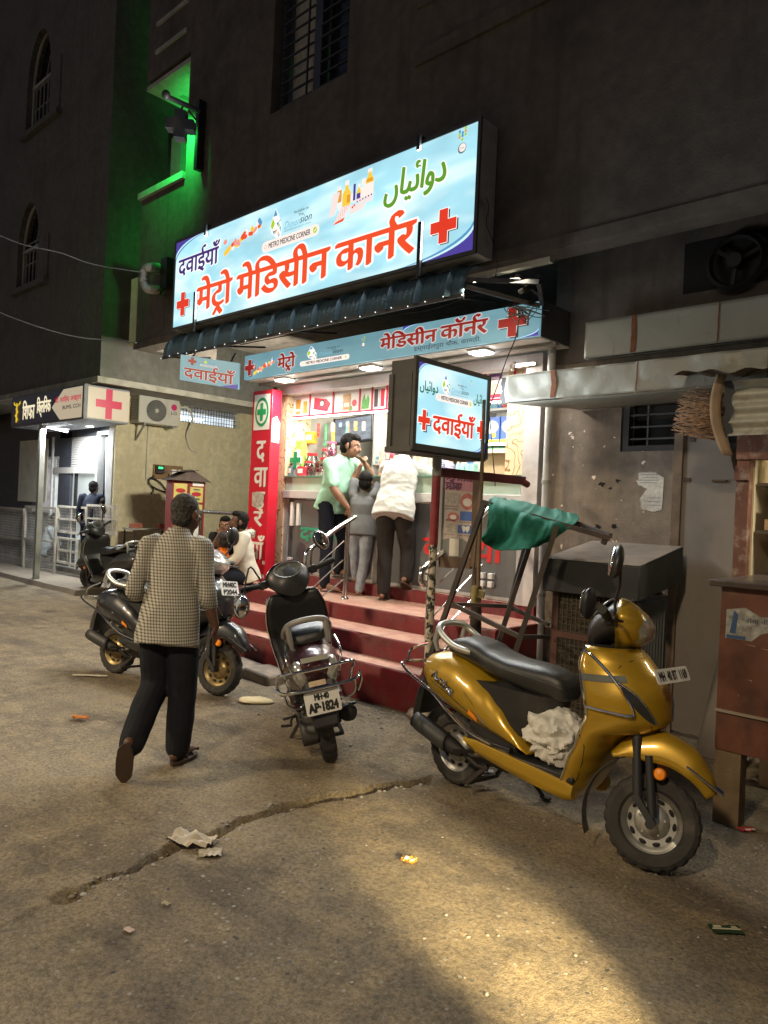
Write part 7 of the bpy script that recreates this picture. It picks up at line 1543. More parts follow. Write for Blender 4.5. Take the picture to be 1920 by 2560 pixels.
# ---------------------------------------------------------------- people
def organic(name, mat, parent, fn, voxel=.008, it=4, disp=None, ang=180, fac=.5):
    m = MB(); fn(m); me = bpy.data.meshes.new(name); me.from_pydata([tuple(p) for p in m.v], [], m.f); me.update()
    import bmesh
    b = bmesh.new(); b.from_mesh(me); bmesh.ops.recalc_face_normals(b, faces=b.faces); b.to_mesh(me); b.free()
    t = bpy.data.objects.new('tmp', me); COL.objects.link(t)
    r = t.modifiers.new('r', 'REMESH'); r.mode = 'VOXEL'; r.voxel_size = voxel
    s = t.modifiers.new('s', 'SMOOTH'); s.factor = fac; s.iterations = it
    out = bpy.data.meshes.new_from_object(t.evaluated_get(bpy.context.evaluated_depsgraph_get()))
    bpy.data.objects.remove(t); bpy.data.meshes.remove(me)
    if disp:
        nn = [v.normal.copy() for v in out.vertices]
        for v, n in zip(out.vertices, nn): v.co += n * disp(v.co, n)
    out.polygons.foreach_set('use_smooth', [True] * len(out.polygons)); out.name = name
    out.materials.clear(); out.materials.append(mat)
    o = bpy.data.objects.new(name, out); COL.objects.link(o); o.parent = parent
    return o
def etube(m, pts, rad, side=(1, 0, 0), n=20, caps=True):
    """tube of elliptical section; rad = [(along side, across)]"""
    pts = [Vector(p) for p in pts]; R = []; S = Vector(side)
    for i, p in enumerate(pts):
        t = (pts[min(i + 1, len(pts) - 1)] - pts[max(i - 1, 0)]).normalized(); u = (S - t * S.dot(t)).normalized(); w = t.cross(u)
        a, b = rad[i]; R.append([p + u * cos(2 * pi * k / n) * a + w * sin(2 * pi * k / n) * b for k in range(n)])
    m.rings(R)
def limb(m, pts, rad, n=14):
    P = [Vector(p) for p in pts]; k = 6; Q = smooth_path(P, k); rr = []
    for i in range(len(Q)):
        t = i / k; j = min(int(t), len(rad) - 2); rr.append(lerp(rad[j], rad[j + 1], t - j))
    m.tube(Q, rr, n)
    m.ell(P[0], (rad[0],) * 3, 12, 8); m.ell(P[-1], (rad[-1],) * 3, 12, 8)
def hand(m, wr, d, up, s=1.0, curl=.35, thumb=1):
    """palm, four bent fingers of different length and a thumb from the side of the palm"""
    d = Vector(d).normalized(); up = Vector(up); up = (up - d * up.dot(d)).normalized(); sd = d.cross(up)   # up = back of the hand
    wr = Vector(wr)
    etube(m, [wr, wr + d * .03 * s, wr + d * .085 * s], [(.024 * s, .017 * s), (.036 * s, .015 * s), (.04 * s, .012 * s)], sd, 12)
    for k, (o, L) in enumerate(((-.03, .062), (-.0105, .074), (.0105, .07), (.03, .056))):
        b = wr + d * .082 * s + sd * o * s; a1 = curl * .6; a2 = curl * 1.5
        p1 = b + (d * cos(a1) - up * sin(a1)) * L * .55 * s; p2 = p1 + (d * cos(a2) - up * sin(a2)) * L * .5 * s
        m.tube([b - d * .012, b, p1, p2], [.0095 * s, .0095 * s, .0088 * s, .007 * s], 8)
    b = wr + d * .03 * s - sd * .032 * s * thumb; p1 = b + (d * .7 - sd * .7 * thumb - up * .25).normalized() * .035 * s; p2 = p1 + (d * .9 - sd * .2 * thumb - up * .35).normalized() * .03 * s
    m.tube([b, p1, p2], [.0125 * s, .0105 * s, .008 * s], 8)
def head(m, c, R, s=1.0, nose=True):
    T = lambda x, y, z: c + R @ (Vector((x, y, z)) * s)
    R4 = R.to_4x4()
    m.ell(T(0, -.012, .022), (.074 * s, .094 * s, .092 * s), 20, 14, R4); m.ell(T(0, .022, -.045), (.057 * s, .07 * s, .075 * s), 18, 12, R4)
    m.ell(T(0, .055, -.085), (.03 * s, .028 * s, .024 * s), 12, 8, R4)
    if nose:
        m.tube([T(0, .083, .012), T(0, .098, -.012), T(0, .108, -.032), T(0, .09, -.04)], [.008 * s, .011 * s, .014 * s, .01 * s], 8)
        m.ell(T(0, .083, -.066), (.022 * s, .012 * s, .007 * s), 10, 6, R4); m.ell(T(0, .08, .022), (.045 * s, .012 * s, .008 * s), 12, 6, R4)
        for q in (-1, 1): m.ell(T(q * .035, .065, -.03), (.02 * s, .02 * s, .02 * s), 8, 6, R4)
    for q in (-1, 1): m.ell(T(q * .076, -.008, -.012), (.011 * s, .02 * s, .032 * s), 10, 8, R4 @ Matrix.Rotation(q * -.35, 4, 'Z'))
def skin(name, c): return M('skin_' + name, c, .5, 0, .12, 12, bump=.12, bs=160, spec=.4)
def fold(amp, f=9, d=(1, 1, 1), seed=0, ridge=True):
    def g(p, n):
        q = Vector((p.x * d[0] * f, p.y * d[1] * f, p.z * d[2] * f)) + Vector((seed, seed * 2, 0))
        w = noise.noise(q) ; w2 = noise.noise(q * 2.3 + Vector((5, 1, 3)))
        return amp * ((.45 - abs(w) * 1.6) + .4 * w2)
    return g
def person(label, pos, heading, J, skinm, shirt, trouser, scale=1.0, hair=None, hairm=None, look=(0, 0, 0), sleeves='short', hem=.86, foot='sandal', vox=.008, shirt_fold=None, trouser_fold=None, bulk=1.0, nose=True, hands=(((0, .15, -1), (1, 0, 0)), ((0, .15, -1), (-1, 0, 0))), curl=.4, shirt_name='shirt', footd=None, belly=0, leg_w=1.0, face=False, no_legs=False, hood=None, headscale=1.0, collar=True, group=None):
    p = thing('person', label, 'person', pos, heading, group=group); s = scale
    J = {k: Vector(v) * s for k, v in J.items()}
    Rh = (Matrix.Rotation(look[0], 3, 'Z') @ Matrix.Rotation(look[1], 3, 'X') @ Matrix.Rotation(look[2], 3, 'Y'))
    hc = J['head']; hs = s * headscale
    sv = (J['shR'] - J['shL']).normalized(); hv = (J['hipR'] - J['hipL']).normalized()
    pel, chest, neck = J['pelvis'], J['chest'], J['neck']; mid = pel.lerp(chest, .5) + Vector((0, .01, 0))
    def bodyf(m):
        head(m, hc, Rh, hs, nose)
        limb(m, [neck - (hc - neck) * .2, neck.lerp(hc, .55)], [.055 * s, .05 * s])
        etube(m, [pel, mid, chest, chest.lerp(neck, .6), neck], [(.12 * s, .08 * s), (.115 * s, .08 * s), (.13 * s, .085 * s), (.12 * s, .07 * s), (.055 * s, .055 * s)], sv)
        for q in 'LR':
            limb(m, [J['sh' + q], J['el' + q], J['wr' + q]], [.046 * s * bulk, .04 * s * bulk, .026 * s]); 
            limb(m, [J['el' + q], J['el' + q].lerp(J['wr' + q], .35), J['wr' + q]], [.037 * s * bulk, .041 * s * bulk, .025 * s])
            hd_, hu = hands[0 if q == 'L' else 1]; hand(m, J['wr' + q] - Vector(hd_).normalized() * .01, hd_, hu, .95 * s, curl, 1 if q == 'L' else -1)
            if not no_legs:
                limb(m, [J['hip' + q], J['kn' + q], J['an' + q]], [.06 * s, .045 * s, .032 * s])
                f = Vector(footd[q]).normalized() if footd else Vector((0, 1, 0)); a = J['an' + q]; dn = f.cross(Vector((1, 0, 0))).normalized(); dn = dn if dn.z < 0 else -dn
                heel = a - f * .04 * s + dn * .045 * s; toe = a + f * .17 * s + dn * .06 * s
                limb(m, [a, a.lerp(toe, .45) + dn * .012 * s, toe], [.036 * s, .034 * s, .018 * s]); m.ell(heel, (.03 * s, .034 * s, .03 * s), 10, 8)
                for k in range(5): 
                    sd_ = f.cross(dn).normalized() * (1 if q == 'L' else -1)
                    m.ell(toe + sd_ * (.03 - .015 * k) * s + f * (.02 - .006 * k) * s, ((.013 - .001 * k) * s,) * 3, 8, 6)
    organic('body', skinm, p, bodyf, vox, 3)
    # shirt
    if shirt:
        def shirtf(m):
            b = bulk; hz = hem
            hp = pel + (mid - pel) * ((hz - .93) / .17 if hz < .93 else (hz - .93) / .17)
            low = Vector((pel.x, pel.y, pel.z)) + (pel - mid).normalized() * max(0, .93 - hz) * s
            etube(m, [low, pel, mid + Vector((0, belly * .5, 0)), chest, chest.lerp(neck, .45), chest.lerp(neck, .8), neck + (neck - chest).normalized() * .015 * s],
                  [((.192 if hem > .76 else .200) * s * b, (.135 if hem > .76 else .14) * s * b), ((.186 if hem > .76 else .19) * s * b, (.132 if hem > .76 else .135) * s * b), (.16 * s * b, (.115 + belly) * s * b), (.172 * s * b, .118 * s * b), (.17 * s * b, .105 * s), (.115 * s, .085 * s), (.066 * s, .068 * s)], sv, 28)
            for q in 'LR':
                e = J['sh' + q].lerp(J['el' + q], .75) if sleeves == 'short' else (J['el' + q].lerp(J['wr' + q], .35) if sleeves == 'rolled' else J['el' + q].lerp(J['wr' + q], .93))
                if sleeves == 'none': m.ell(J['sh' + q].lerp(chest, .3), (.05 * s,) * 3); continue
                sh = J['sh' + q]
                if sleeves == 'short': limb(m, [sh.lerp(chest, .15), sh, e], [.07 * s, .07 * s * b, .064 * s * b])
                else: limb(m, [sh.lerp(chest, .15), sh, J['el' + q], e], [.07 * s, .068 * s * b, .056 * s * b, .048 * s * b])
            if collar: 
                m.lathe([(.062 * s, -.012 * s), (.072 * s, .0), (.07 * s, .03 * s), (.06 * s, .03 * s)], neck, (neck - chest).normalized() if True else (0, 0, 1), 20)
        organic(shirt_name, shirt, p, shirtf, vox, 9, shirt_fold or fold(.006 * s, 8, (1, 1, .7)))
    if trouser and not no_legs:
        def trf(m):
            etube(m, [pel + Vector((0, 0, .06 * s)), pel, pel - Vector((0, 0, .06 * s))], [(.15 * s * bulk, .105 * s * bulk), (.158 * s * bulk, .112 * s * bulk), (.14 * s, .10 * s)], hv)
            for q in 'LR':
                h, k, a = J['hip' + q], J['kn' + q], J['an' + q]; w = leg_w
                limb(m, [h + Vector((0, 0, .02)), h.lerp(k, .5), k, k.lerp(a, .5), a + (a - k).normalized() * .0], [.092 * s * min(w, 1.08), .085 * s * min(w, 1.14), .07 * s * w, .066 * s * w, .058 * s * w])
                m.ell(h + Vector((0, -.03 * s, .0)), (.085 * s, .085 * s, .10 * s), 14, 10)
        organic('trousers', trouser, p, trf, vox, 3, trouser_fold or fold(.006 * s, 9, (1, 1, .55)))
    if hairm:
        rr = random.Random(len(label))
        def hf(m):
            T = lambda x, y, z: hc + Rh @ (Vector((x, y, z)) * hs)
            m.ell(T(0, -.026, .04), (.080 * hs, .092 * hs, .087 * hs), 22, 16, Rh.to_4x4()); m.ell(T(0, -.05, -.02), (.070 * hs, .062 * hs, .075 * hs), 18, 12, Rh.to_4x4())
            if hair == 'full': m.ell(T(0, .02, .085), (.066 * hs, .07 * hs, .042 * hs), 18, 12, Rh.to_4x4())
            for q in (-1, 1): m.ell(T(q * .068, .012, .0), (.01 * hs, .016 * hs, .035 * hs), 8, 8, Rh.to_4x4())
        organic('hair', hairm, p, hf, min(vox, .006), 1, lambda c, n: .004 * noise.noise(c * 60) + .003 * noise.noise(c * 140))
    T = lambda x, y, z: hc + Rh @ (Vector((x, y, z)) * hs)
    if face:
        for q in (-1, 1):
            e = MB(); e.ell(T(q * .031, .072, .002), (.0125 * hs, .011 * hs, .008 * hs), 12, 8, Rh.to_4x4()); eo = e.build('eye', M('eye_white', (.65, .6, .55), .25), p)
            e = MB(); e.ell(T(q * .031, .0795, .002), (.006 * hs, .005 * hs, .0065 * hs), 10, 8, Rh.to_4x4()); e.build('iris', M('eye_dark', (.01, .008, .006), .15), eo)
            e = MB(); e.tube([T(q * .012, .086, .02), T(q * .03, .084, .026), T(q * .05, .072, .019)], [.003 * hs, .0045 * hs, .002 * hs], 6); e.build('eyebrow', hairm, p)
        e = MB(); e.tube([T(-.024, .083, -.064), T(-.01, .0925, -.069), T(.01, .0925, -.069), T(.024, .083, -.064)], [.003 * hs, .006 * hs, .006 * hs, .003 * hs], 8); e.build('mouth', M('lips', (.22, .07, .06), .4), p)
    if foot == 'sandal' and not no_legs:
        for q in 'LR':
            f = Vector(footd[q]).normalized() if footd else Vector((0, 1, 0)); a = J['an' + q]; dn = f.cross(Vector((1, 0, 0))).normalized(); dn = dn if dn.z < 0 else -dn
            sd_ = f.cross(dn).normalized()
            def sf(m):
                P0 = a - f * .065 * s + dn * .078 * s; P1 = a + f * .205 * s + dn * .082 * s
                R = []
                for i in range(13):
                    t = i / 12; w = (.034 + .012 * sin(t * pi) + .006 * t) * s * (1 - .75 * max(0, abs(t - .5) - .36) / .14); c = P0.lerp(P1, t)
                    R.append([c + sd_ * w * x + dn * z * s for x, z in ((-1, 0), (1, 0), (1, .018), (-1, .018))])
                m.rings(R)
                for t0, t1 in ((.62, .06), (.45, -.01)): m.tube([P0.lerp(P1, t0) + sd_ * .042 * s, P0.lerp(P1, t0 + t1 * .5) - dn * .055 * s, P0.lerp(P1, t0 + t1) - sd_ * .042 * s], .007 * s, 6)
            part('sandal', M('brown_sandal', (.06, .035, .022), .6, 0, .2), p, sf)
    return p, J, T, Rh
HAIRB = M('black_hair', (.009, .008, .007), .75, 0, .4, 60, bump=.5, bs=120, spec=.15)
HAIRG = M('greying_hair', (.055, .052, .048), .85, 0, .7, 70, bump=.5, bs=140, spec=.15)
SK1 = skin('brown', (.24, .125, .075)); SK2 = skin('dark', (.12, .06, .038)); SK3 = skin('tan', (.32, .175, .105)); SK4 = skin('deep', (.075, .038, .025))
def checks():
    m, nt, b = new_mat('checked_shirt_cloth'); tc = nt.nodes.new('ShaderNodeTexCoord'); sp = nt.nodes.new('ShaderNodeSeparateXYZ'); nt.links.new(tc.outputs['Object'], sp.inputs[0])
    def band(out, per):
        a = nt.nodes.new('ShaderNodeMath'); a.operation = 'MULTIPLY'; nt.links.new(out, a.inputs[0]); a.inputs[1].default_value = 2 * pi / per
        q = nt.nodes.new('ShaderNodeMath'); q.operation = 'SINE'; nt.links.new(a.outputs[0], q.inputs[0])
        return ramp(nt, q.outputs[0], .1, .35) if False else ramp(nt, mr(q.outputs[0]), .30, .46)
    def mr(o):
        r = nt.nodes.new('ShaderNodeMapRange'); nt.links.new(o, r.inputs[0]); r.inputs[1].default_value = -1; r.inputs[2].default_value = 1; return r.outputs[0]
    h = nt.nodes.new('ShaderNodeMath'); h.operation = 'MULTIPLY_ADD'; nt.links.new(sp.outputs['Y'], h.inputs[0]); h.inputs[1].default_value = .75; nt.links.new(sp.outputs['X'], h.inputs[2])
    A = band(h.outputs[0], .0175); B_ = band(sp.outputs['Z'], .018)
    c1 = mixc(nt, A, (.04, .036, .032), (.52, .49, .42)); c2 = mixc(nt, B_, (.04, .036, .032), (.52, .49, .42)); c = mixc(nt, .22, mixc(nt, .5, c1, c2), (.19, .18, .16)); nt.links.new(c, b.inputs['Base Color']); b.inputs['Roughness'].default_value = .85; b.inputs['Specular IOR Level'].default_value = .2; return m
def cloth_m(n, c, r=.85, v=.1): return M(n, c, r, 0, v, 9, bump=.2, bs=260, spec=.2)
# 1. man walking away in a checked shirt
wm = gnd(408, 1912)
J = dict(pelvis=(0, 0, .93), chest=(0, .05, 1.25), neck=(0, .085, 1.43), head=(.035, .125, 1.555), shL=(-.165, .05, 1.345), shR=(.165, .05, 1.345), elL=(-.225, -.02, 1.08), wrL=(-.20, .17, 1.0), elR=(.225, .0, 1.08), wrR=(.27, .06, .86),
         hipL=(-.085, 0, .90), hipR=(.085, 0, .90), knL=(-.09, .03, .49), anL=(-.09, -.27, .21), knR=(.085, .05, .48), anR=(.07, .05, .10))
person('man in checked shirt and black trousers walking away towards the shop', wm + Vector((-.0, .0, .0)), radians(128 - 90), J, SK2, checks(), cloth_m('black_trouser_cloth', (.012, .013, .018)), .97, 'short', HAIRG, look=(radians(-24), 0, 0), sleeves='rolled', hem=.74, bulk=.98, hands=(((.3, 1, -.1), (0, 0, 1)), ((.05, .2, -1), (1, 0, 0))), footd={'L': (-.15, .32, -.95), 'R': (.22, 1, 0)}, leg_w=1.27, vox=.007, shirt_fold=fold(.013, 5.5, (1, 1, .55), 3), collar=True)
# 2. smiling man in a mint T-shirt leaning on the counter
gm = gnd(808, 1478, .645)
hd_ = radians(8)
J = dict(pelvis=(-.02, 0, .96), chest=(.02, .08, 1.30), neck=(.04, .14, 1.48), head=(.06, .22, 1.60), shR=(.15, .02, 1.40), shL=(-.12, .18, 1.42), elR=(.21, .10, 1.12), wrR=(.20, .27, .92), elL=(-.17, .40, 1.29), wrL=(.07, .39, 1.41),
         hipL=(-.09, .02, .93), hipR=(.09, -.02, .93), knL=(-.13, .12, .55), anL=(-.17, .06, .235), knR=(.10, .0, .49), anR=(.10, .0, .09))
g_, Jg, Tg, Rg = person('smiling man with moustache in mint green T-shirt, leaning on the counter', gm + Vector((-.0, .06, 0)), radians(-20 - 90 + 48), J, SK1, cloth_m('mint_cotton', (.36, .62, .47)), cloth_m('navy_trouser_cloth', (.014, .017, .028)), 1.03, 'full', HAIRB, look=(radians(-4), radians(-8), 0), sleeves='short', hem=.86, bulk=1.1, belly=.03, hands=(((.45, -.5, .6), (-.6, .5, .2)), ((-.05, .35, -1), (1, 0, .2))), vox=.007, face=True, headscale=1.1, shirt_fold=fold(.010, 7, (1, 1, 1.1), 2), collar=False)
e = MB(); e.tube([Tg(-.03, .083, -.058), Tg(-.012, .096, -.051), Tg(.012, .096, -.051), Tg(.03, .083, -.058)], [.004, .0075, .0075, .004], 8); e.build('moustache', HAIRB, g_)
e = MB(); e.tube([Tg(-.02, .088, -.066), Tg(0, .096, -.069), Tg(.02, .088, -.066)], [.003, .005, .003], 8); e.build('teeth', M('teeth_white', (.75, .72, .66), .3), g_)
# 3. boy in grey T-shirt reaching up to the counter
by = gnd(905, 1490, .645)
J = dict(pelvis=(0, .02, .95), chest=(0, .06, 1.26), neck=(0, .07, 1.43), head=(.02, .07, 1.58), shR=(.15, .08, 1.40), shL=(-.15, .08, 1.40), elR=(.20, .22, 1.60), wrR=(.16, .30, 1.82), elL=(-.19, .16, 1.62), wrL=(-.10, .22, 1.84),
         hipL=(-.085, .02, .91), hipR=(.085, .02, .91), knL=(-.10, .1, .5), anL=(-.12, .24, .24), knR=(.07, .0, .49), anR=(.02, -.04, .09))
person('barefoot boy in grey T-shirt and pale jeans reaching up to the counter', by + Vector((-.06, .0, 0)), radians(118 - 90), J, SK1, cloth_m('grey_cotton', (.16, .165, .17)), cloth_m('pale_denim', (.30, .34, .40), .85, .3), .79, 'short', HAIRB, sleeves='short', hem=.80, foot='bare', hands=(((.5, .2, .9), (0, -1, .3)), ((-.1, .25, 1), (0, -1, .2))), vox=.006, nose=False, headscale=1.24, collar=False, bulk=1.16, leg_w=1.05)
# 4. man in a crumpled white shirt at the counter
wmn = gnd(962, 1503, .645)
J = dict(pelvis=(0, 0, .95), chest=(0, .12, 1.27), neck=(0, .22, 1.44), head=(0, .32, 1.53), shR=(.175, .17, 1.345), shL=(-.165, .17, 1.345), elR=(.30, .34, 1.29), wrR=(.16, .52, 1.30), elL=(-.22, .38, 1.27), wrL=(-.12, .52, 1.32),
         hipL=(-.09, 0, .91), hipR=(.09, 0, .91), knL=(-.09, .03, .49), anL=(-.08, -.0, .095), knR=(.12, .13, .52), anR=(.13, .09, .24))
person('man in crumpled white shirt and dark trousers bending over the counter', wmn + Vector((.02, .06, 0)), radians(112 - 90), J, SK1, cloth_m('crumpled_white_cotton', (.50, .50, .47)), cloth_m('dark_brown_trouser_cloth', (.03, .027, .025)), 1.04, 'short', HAIRB, sleeves='rolled', hem=.80, bulk=1.16, hands=(((.4, .8, 0), (0, 0, 1)), ((-.4, .8, 0), (0, 0, 1))), vox=.007, footd={'L': (-.1, 1, 0), 'R': (.1, .8, -.5)}, shirt_fold=fold(.011, 9, (.8, 1, 1.3), 7), leg_w=1.12)
# 5. shopkeeper behind the counter
stp = M('lilac_striped_cloth', (.35, .32, .55), .85)
def lilac():
    m, nt, b = new_mat('lilac_stripes'); tc = coords(nt, (1, 1, 1)); w = nt.nodes.new('ShaderNodeTexWave'); w.bands_direction = 'Z'; w.inputs['Scale'].default_value = 14; nt.links.new(tc, w.inputs['Vector'])
    nt.links.new(mixc(nt, ramp(nt, w.outputs['Fac'], .45, .55), (.16, .14, .38), (.62, .6, .68)), b.inputs['Base Color']); b.inputs['Roughness'].default_value = .85; return m
sk = aty(1115, 1160, 6.75)
J = dict(pelvis=(0, 0, .93), chest=(0, .03, 1.27), neck=(0, .06, 1.44), head=(0, .09, 1.57), shR=(.19, .02, 1.40), shL=(-.19, .02, 1.40), elR=(.26, .1, 1.15), wrR=(.15, .32, 1.1), elL=(-.26, .1, 1.15), wrL=(-.15, .32, 1.1), hipL=(-.09, 0, .9), hipR=(.09, 0, .9), knL=(-.09, 0, .48), anL=(-.09, 0, .09), knR=(.09, 0, .48), anR=(.09, 0, .09))
person('shopkeeper in lilac striped shirt behind the counter, mostly hidden by the pole sign', (sk.x, 6.75, .77), radians(200 - 90), J, SK1, lilac(), cloth_m('grey_trouser', (.06, .06, .07)), .98, 'short', HAIRB, vox=.01, foot='bare', nose=True)
# 6-8. three people sitting at the left end of the landing
sit = gnd(622, 1462, .645)
def sitJ(lean=.1, tw=0): return dict(pelvis=(0, 0, .11), chest=(0, lean, .43), neck=(0, lean + .03, .60), head=(0, lean + .06, .73), shR=(.18, lean - .01, .56), shL=(-.18, lean - .01, .56), elR=(.22, lean + .08, .30), wrR=(.08, lean + .28, .26), elL=(-.22, lean + .08, .30), wrL=(-.08, lean + .28, .26),
         hipL=(-.09, .05, .08), hipR=(.09, .05, .08), knL=(-.12, .44, .12), anL=(-.12, .46, -.24), knR=(.12, .44, .12), anR=(.12, .46, -.24))
J = sitJ(.08); J.update(head=(-.02, .15, .735), wrR=(.02, .36, .25), elR=(.23, .1, .28))
p_, J_, T_, R_2 = person('bearded man in cream shirt with scarf, sitting on the landing beside the red column', sit + Vector((0, 0, .0)), radians(232 - 90), J, SK2, cloth_m('cream_shirt_cloth', (.58, .55, .46)), cloth_m('navy_trouser_cloth', (.014, .017, .028)), 1.0, 'full', HAIRB, sleeves='long', hem=.86, foot='sandal', look=(radians(12), radians(8), 0), vox=.008, nose=True, hands=(((.4, 1, -.1), (0, 0, 1)), ((-.5, 1, -.1), (0, 0, 1))), collar=True)
organic('beard', HAIRB, p_, lambda m: (m.ell(T_(0, .045, -.085), (.05, .045, .04), 14, 10), m.ell(T_(.045, .0, -.05), (.018, .03, .045), 10, 8), m.ell(T_(-.045, .0, -.05), (.018, .03, .045), 10, 8)), .006, 1)
organic('scarf', M('grey_checked_scarf', (.42, .40, .33), .9, 0, .45, 40), p_, lambda m: (m.tube(smooth_path([J_['neck'] + Vector(v) for v in ((-.11, .06, -.05), (-.1, -.06, .0), (0, -.11, .01), (.1, -.06, .0), (.12, .06, -.06), (.14, .08, -.16))], 5), .042, 12)), .008, 2, fold(.008, 16))
ch = gnd(578, 1452, .645)
J = sitJ(.03); J.update(head=(0, .05, .76), neck=(0, .03, .6), elR=(.2, .08, .34), wrR=(.12, .22, .38), elL=(-.2, .05, .32), wrL=(-.14, .2, .3))
person('toddler in orange vest with cropped hair, sitting before the cream shirted man', ch + Vector((.04, -.16, .04)), radians(205 - 90), J, SK4, cloth_m('orange_cotton', (.85, .20, .015)), cloth_m('dark_shorts', (.03, .03, .035)), .60, 'short', M('cropped_dark_hair', (.02, .015, .012), .7, 0, .3, 50), sleeves='none', hem=.9, foot='bare', vox=.006, headscale=1.45, collar=False)
bk2 = gnd(545, 1440, .645)
J = sitJ(.14); J.update(head=(.0, .22, .73), elR=(.2, .16, .34), wrR=(.06, .32, .60), elL=(-.22, .16, .30))
person('boy in black shirt with hand at his mouth, sitting left of the toddler', bk2 + Vector((-.08, .16, .02)), radians(318 - 90), J, SK1, cloth_m('black_shirt_cloth', (.018, .018, .02)), cloth_m('grey_trouser', (.06, .06, .07)), .88, 'full', HAIRB, sleeves='short', hem=.9, foot='bare', vox=.007, face=True, look=(radians(0), radians(-5), 0), hands=(((.4, 1, 0), (0, 0, 1)), ((-.3, .1, .9), (0, -1, 0))), headscale=1.08)
# 9-11. people at the clinic
cm = aty(243, 1330, 6.62)
J = dict(pelvis=(0, 0, .93), chest=(0, .03, 1.27), neck=(0, .06, 1.44), head=(0, .08, 1.58), shR=(.19, .02, 1.40), shL=(-.19, .02, 1.40), elR=(.30, .14, 1.16), wrR=(.42, .34, 1.22), elL=(-.24, .02, 1.12), wrL=(-.22, .1, .88), hipL=(-.09, 0, .9), hipR=(.09, 0, .9), knL=(-.09, 0, .48), anL=(-.09, 0, .09), knR=(.09, 0, .48), anR=(.09, 0, .09))
NAVYS = cloth_m('navy_shirt_cloth', (.02, .024, .04))
person('man in dark navy shirt seen from behind, raising a hand at the clinic corner', (-13.25, 6.2, .2), radians(122 - 90), J, SK2, NAVYS, NAVYS, 1.0, 'short', HAIRB, sleeves='long', vox=.012, hands=(((.0, .15, -1), (1, 0, 0)), ((.5, .4, .5), (0, -1, .5))), nose=False)
J = dict(J); J.update(elR=(.24, .02, 1.12), wrR=(.22, .1, .88))
person('child half hidden behind the dark navy man at the clinic', (-12.95, 6.3, .2), radians(160 - 90), J, SK2, NAVYS, NAVYS, .82, 'short', HAIRB, vox=.012, nose=False, foot='bare')
J = sitJ(.1); J.update(elR=(.26, .22, .34), wrR=(.42, .42, .22))
person('man in pale blue shirt sitting behind the wire mesh gate', (-15.45, 6.28, .34), radians(75 - 90), J, SK2, cloth_m('pale_blue_shirt_cloth', (.38, .45, .47)), NAVYS, 1.0, 'short', HAIRB, sleeves='long', vox=.012)
# ---------------------------------------------------------------- litter on the road
def litter(name, label, cat, u, v, w, h, rot, mat, fn=None, bend=.012, seed=1, extra=None):
    p = gnd(u, v); t = thing(name, label, cat, (p.x, p.y, max(ground_z(p.x + dx, p.y + dy) for dx in (-.05, 0, .05) for dy in (-.05, 0, .05)) + .004), rot)
    part('sheet' if 'paper' in name or 'cloth' in name else 'wrapper', mat, t, lambda m: m.grid(16, 12, lambda a, b: ((a - .5) * w * (1 + .12 * noise.noise((b * 3, seed, 0))), (b - .5) * h * (1 + .12 * noise.noise((a * 3, seed, 4))), .002 + bend * max(0, .5 + noise.noise((a * 3.2 + seed, b * 3.2, 0)) + .5 * noise.noise((a * 8, b * 8, seed))))), ang=30)
    if extra: extra(t)
    return t
PAP = M('dirty_paper', (.42, .37, .29), .9, 0, .2, 12, dirt=(.28, .23, .16), dfac=.6)
litter('paper_scrap', 'large crumpled dirty paper scrap lying on the crack', 'paper', 478, 2112, .21, .12, .5, PAP, bend=.03, seed=3)
litter('paper_scrap', 'smaller dirty paper scrap just below the large one on the crack', 'paper', 525, 2140, .10, .07, 1.0, PAP, bend=.012, seed=6)
litter('sweet_wrapper', 'shiny orange wrapper lying alone on the road', 'wrapper', 1022, 2160, .07, .058, .45, M('orange_foil', (.8, .36, .03), .25, .3, .4, 40), bend=.01, seed=8, extra=lambda t: part('foil_print', M('foil_white', (.8, .75, .65), .3, .2), t, lambda m: (m.box((-.01, .0, .0125), (.02, .03, .002)), m.box((.022, -.012, .0125), (.012, .016, .002)))))
litter('green_packet', 'dark green packet with pale stripe, lower right on the road', 'packet', 1815, 2328, .12, .058, .75, M('dark_green_foil', (.02, .05, .025), .3, .2, .3, 30), bend=.006, seed=4, extra=lambda t: part('packet_print', M('packet_cream', (.5, .48, .35), .5), t, lambda m: (m.box((0, -.004, .0085), (.11, .007, .002)), m.box((-.03, .012, .0085), (.03, .014, .002)), m.box((.035, .014, .0085), (.02, .004, .002)), m.box((.035, .006, .0085), (.025, .003, .002)))))
litter('orange_peel', 'curled orange scrap on the road left of the walking man', 'scrap', 200, 1800, .11, .04, .6, M('orange_scrap', (.6, .22, .05), .6), bend=.03, seed=5)
litter('pale_plank', 'short pale wooden strip lying behind the walking man, left', 'plank', 225, 1691, .30, .055, .8, M('pale_strip', (.55, .5, .38), .8, 0, .2, 20), bend=.003, seed=2)
litter('red_packet', 'small red and white packet on the ground by the kiosk legs', 'packet', 1866, 2080, .08, .045, .9, M('red_packet_foil', (.45, .04, .05), .4, 0, .3, 20), bend=.008, seed=9, extra=lambda t: part('packet_white', WHL, t, lambda m: m.box((.012, -.012, .009), (.05, .014, .002))))
litter('white_packet', 'small white packet under the golden scooter by its rear wheel', 'packet', 1215, 1930, .09, .04, .5, M('white_packet_foil', (.6, .58, .55), .5), bend=.01, seed=11)
litter('brown_wrapper', 'small brown wrapper in the shadow before the golden scooter', 'wrapper', 1452, 2073, .045, .022, -.2, M('brown_foil', (.25, .14, .08), .5, 0, .4, 50), bend=.012, seed=12)
litter('paper_bit', 'tiny grey paper bit on the road in front of the crack', 'paper', 415, 2265, .035, .022, .3, PAP, bend=.01, seed=15)
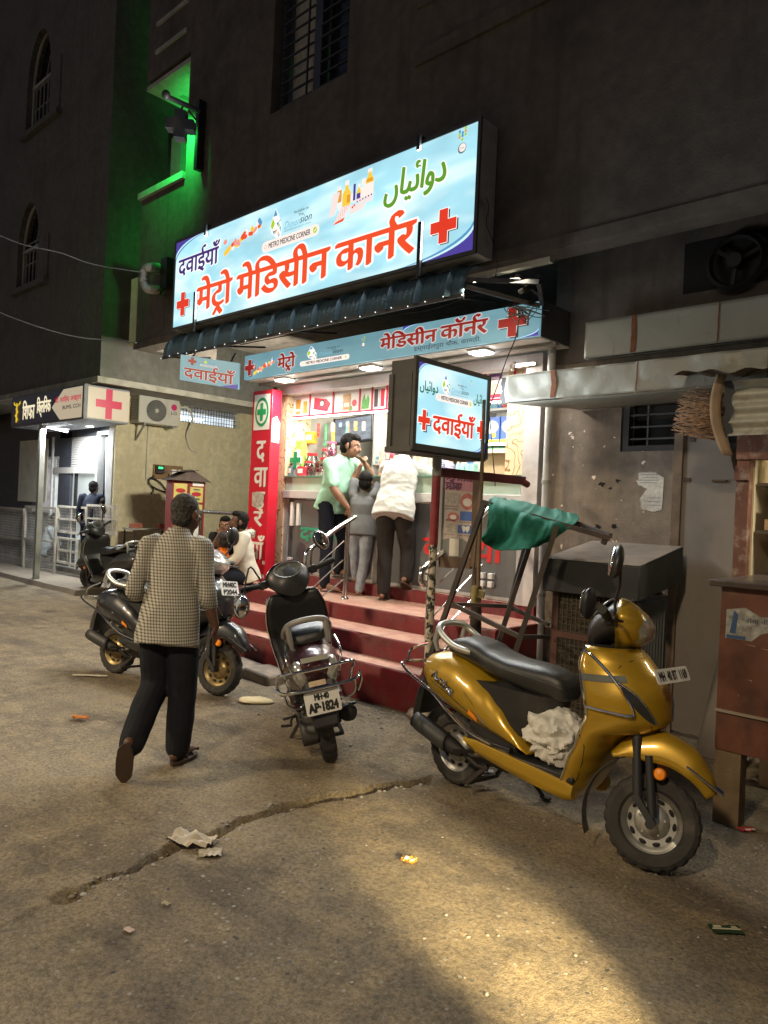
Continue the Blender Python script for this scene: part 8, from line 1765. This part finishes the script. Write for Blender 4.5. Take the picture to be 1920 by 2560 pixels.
litter('pink_scrap', 'tiny pinkish trodden scrap on the road, lower left', 'scrap', 322, 2332, .04, .025, .2, M('pinkish_scrap', (.42, .3, .25), .9), bend=.003, seed=16)
litter('white_scrap', 'small torn white paper on the dark floor beside the kiosk', 'paper', 1706, 1825, .08, .06, .4, M('torn_paper', (.55, .54, .5)), bend=.05, seed=17)
# ---------------------------------------------------------------- loose pieces of one part become parts of their own
def split_loose(names):
    import re
    for o in list(SC.objects):
        if o.type != 'MESH' or re.sub(r'\.\d+$', '', o.name) not in names: continue
        me = o.data; par = list(range(len(me.vertices)))
        def fd(i):
            while par[i] != i: par[i] = par[par[i]]; i = par[i]
            return i
        for e in me.edges: par[fd(e.vertices[0])] = fd(e.vertices[1])
        isl = {}
        for p in me.polygons: isl.setdefault(fd(p.vertices[0]), []).append(tuple(p.vertices))
        L = list(isl.values())
        if not 1 < len(L) < 14: continue
        base = re.sub(r'\.\d+$', '', o.name)
        for k, fs in enumerate(L):
            ids = sorted({i for f in fs for i in f}); mp = {i: n for n, i in enumerate(ids)}
            m2 = bpy.data.meshes.new(base); m2.from_pydata([me.vertices[i].co for i in ids], [], [tuple(mp[i] for i in f) for f in fs]); m2.update()
            m2.polygons.foreach_set('use_smooth', [True] * len(m2.polygons)); m2.set_sharp_from_angle(angle=radians(40)); m2.materials.append(me.materials[0])
            if k == 0: o.data = m2
            else:
                c = o.copy(); c.data = m2; COL.objects.link(c)
split_loose({'door_frame', 'metal_hasp', 'grab_foot', 'wall_hole', 'front_guard', 'fender_rod', 'edge_trim', 'white_handle', 'white_switch', 'wall_bracket', 'pipe_clip', 'pipe_collar', 'low_guard', 'shutter_lock', 'tiled_jamb', 'door_glass', 'room_tube', 'hanger', 'strip_red', 'lime_dot', 'blue_dot', 'orange_dot', 'packet_print', 'foil_print', 'yellow_sticker', 'sticker_print', 'white_notice', 'picture_grey', 'picture_mouth', 'picture_teeth', 'picture_blue', 'white_dot', 'peeling_sticker', 'blue_label', 'notice_paper', 'pink_pill', 'pale_pill', 'blue_pill', 'yellow_pill', 'red_pill', 'amber_bottle', 'bottle_cap', 'bottle_label', 'wall_opening'})
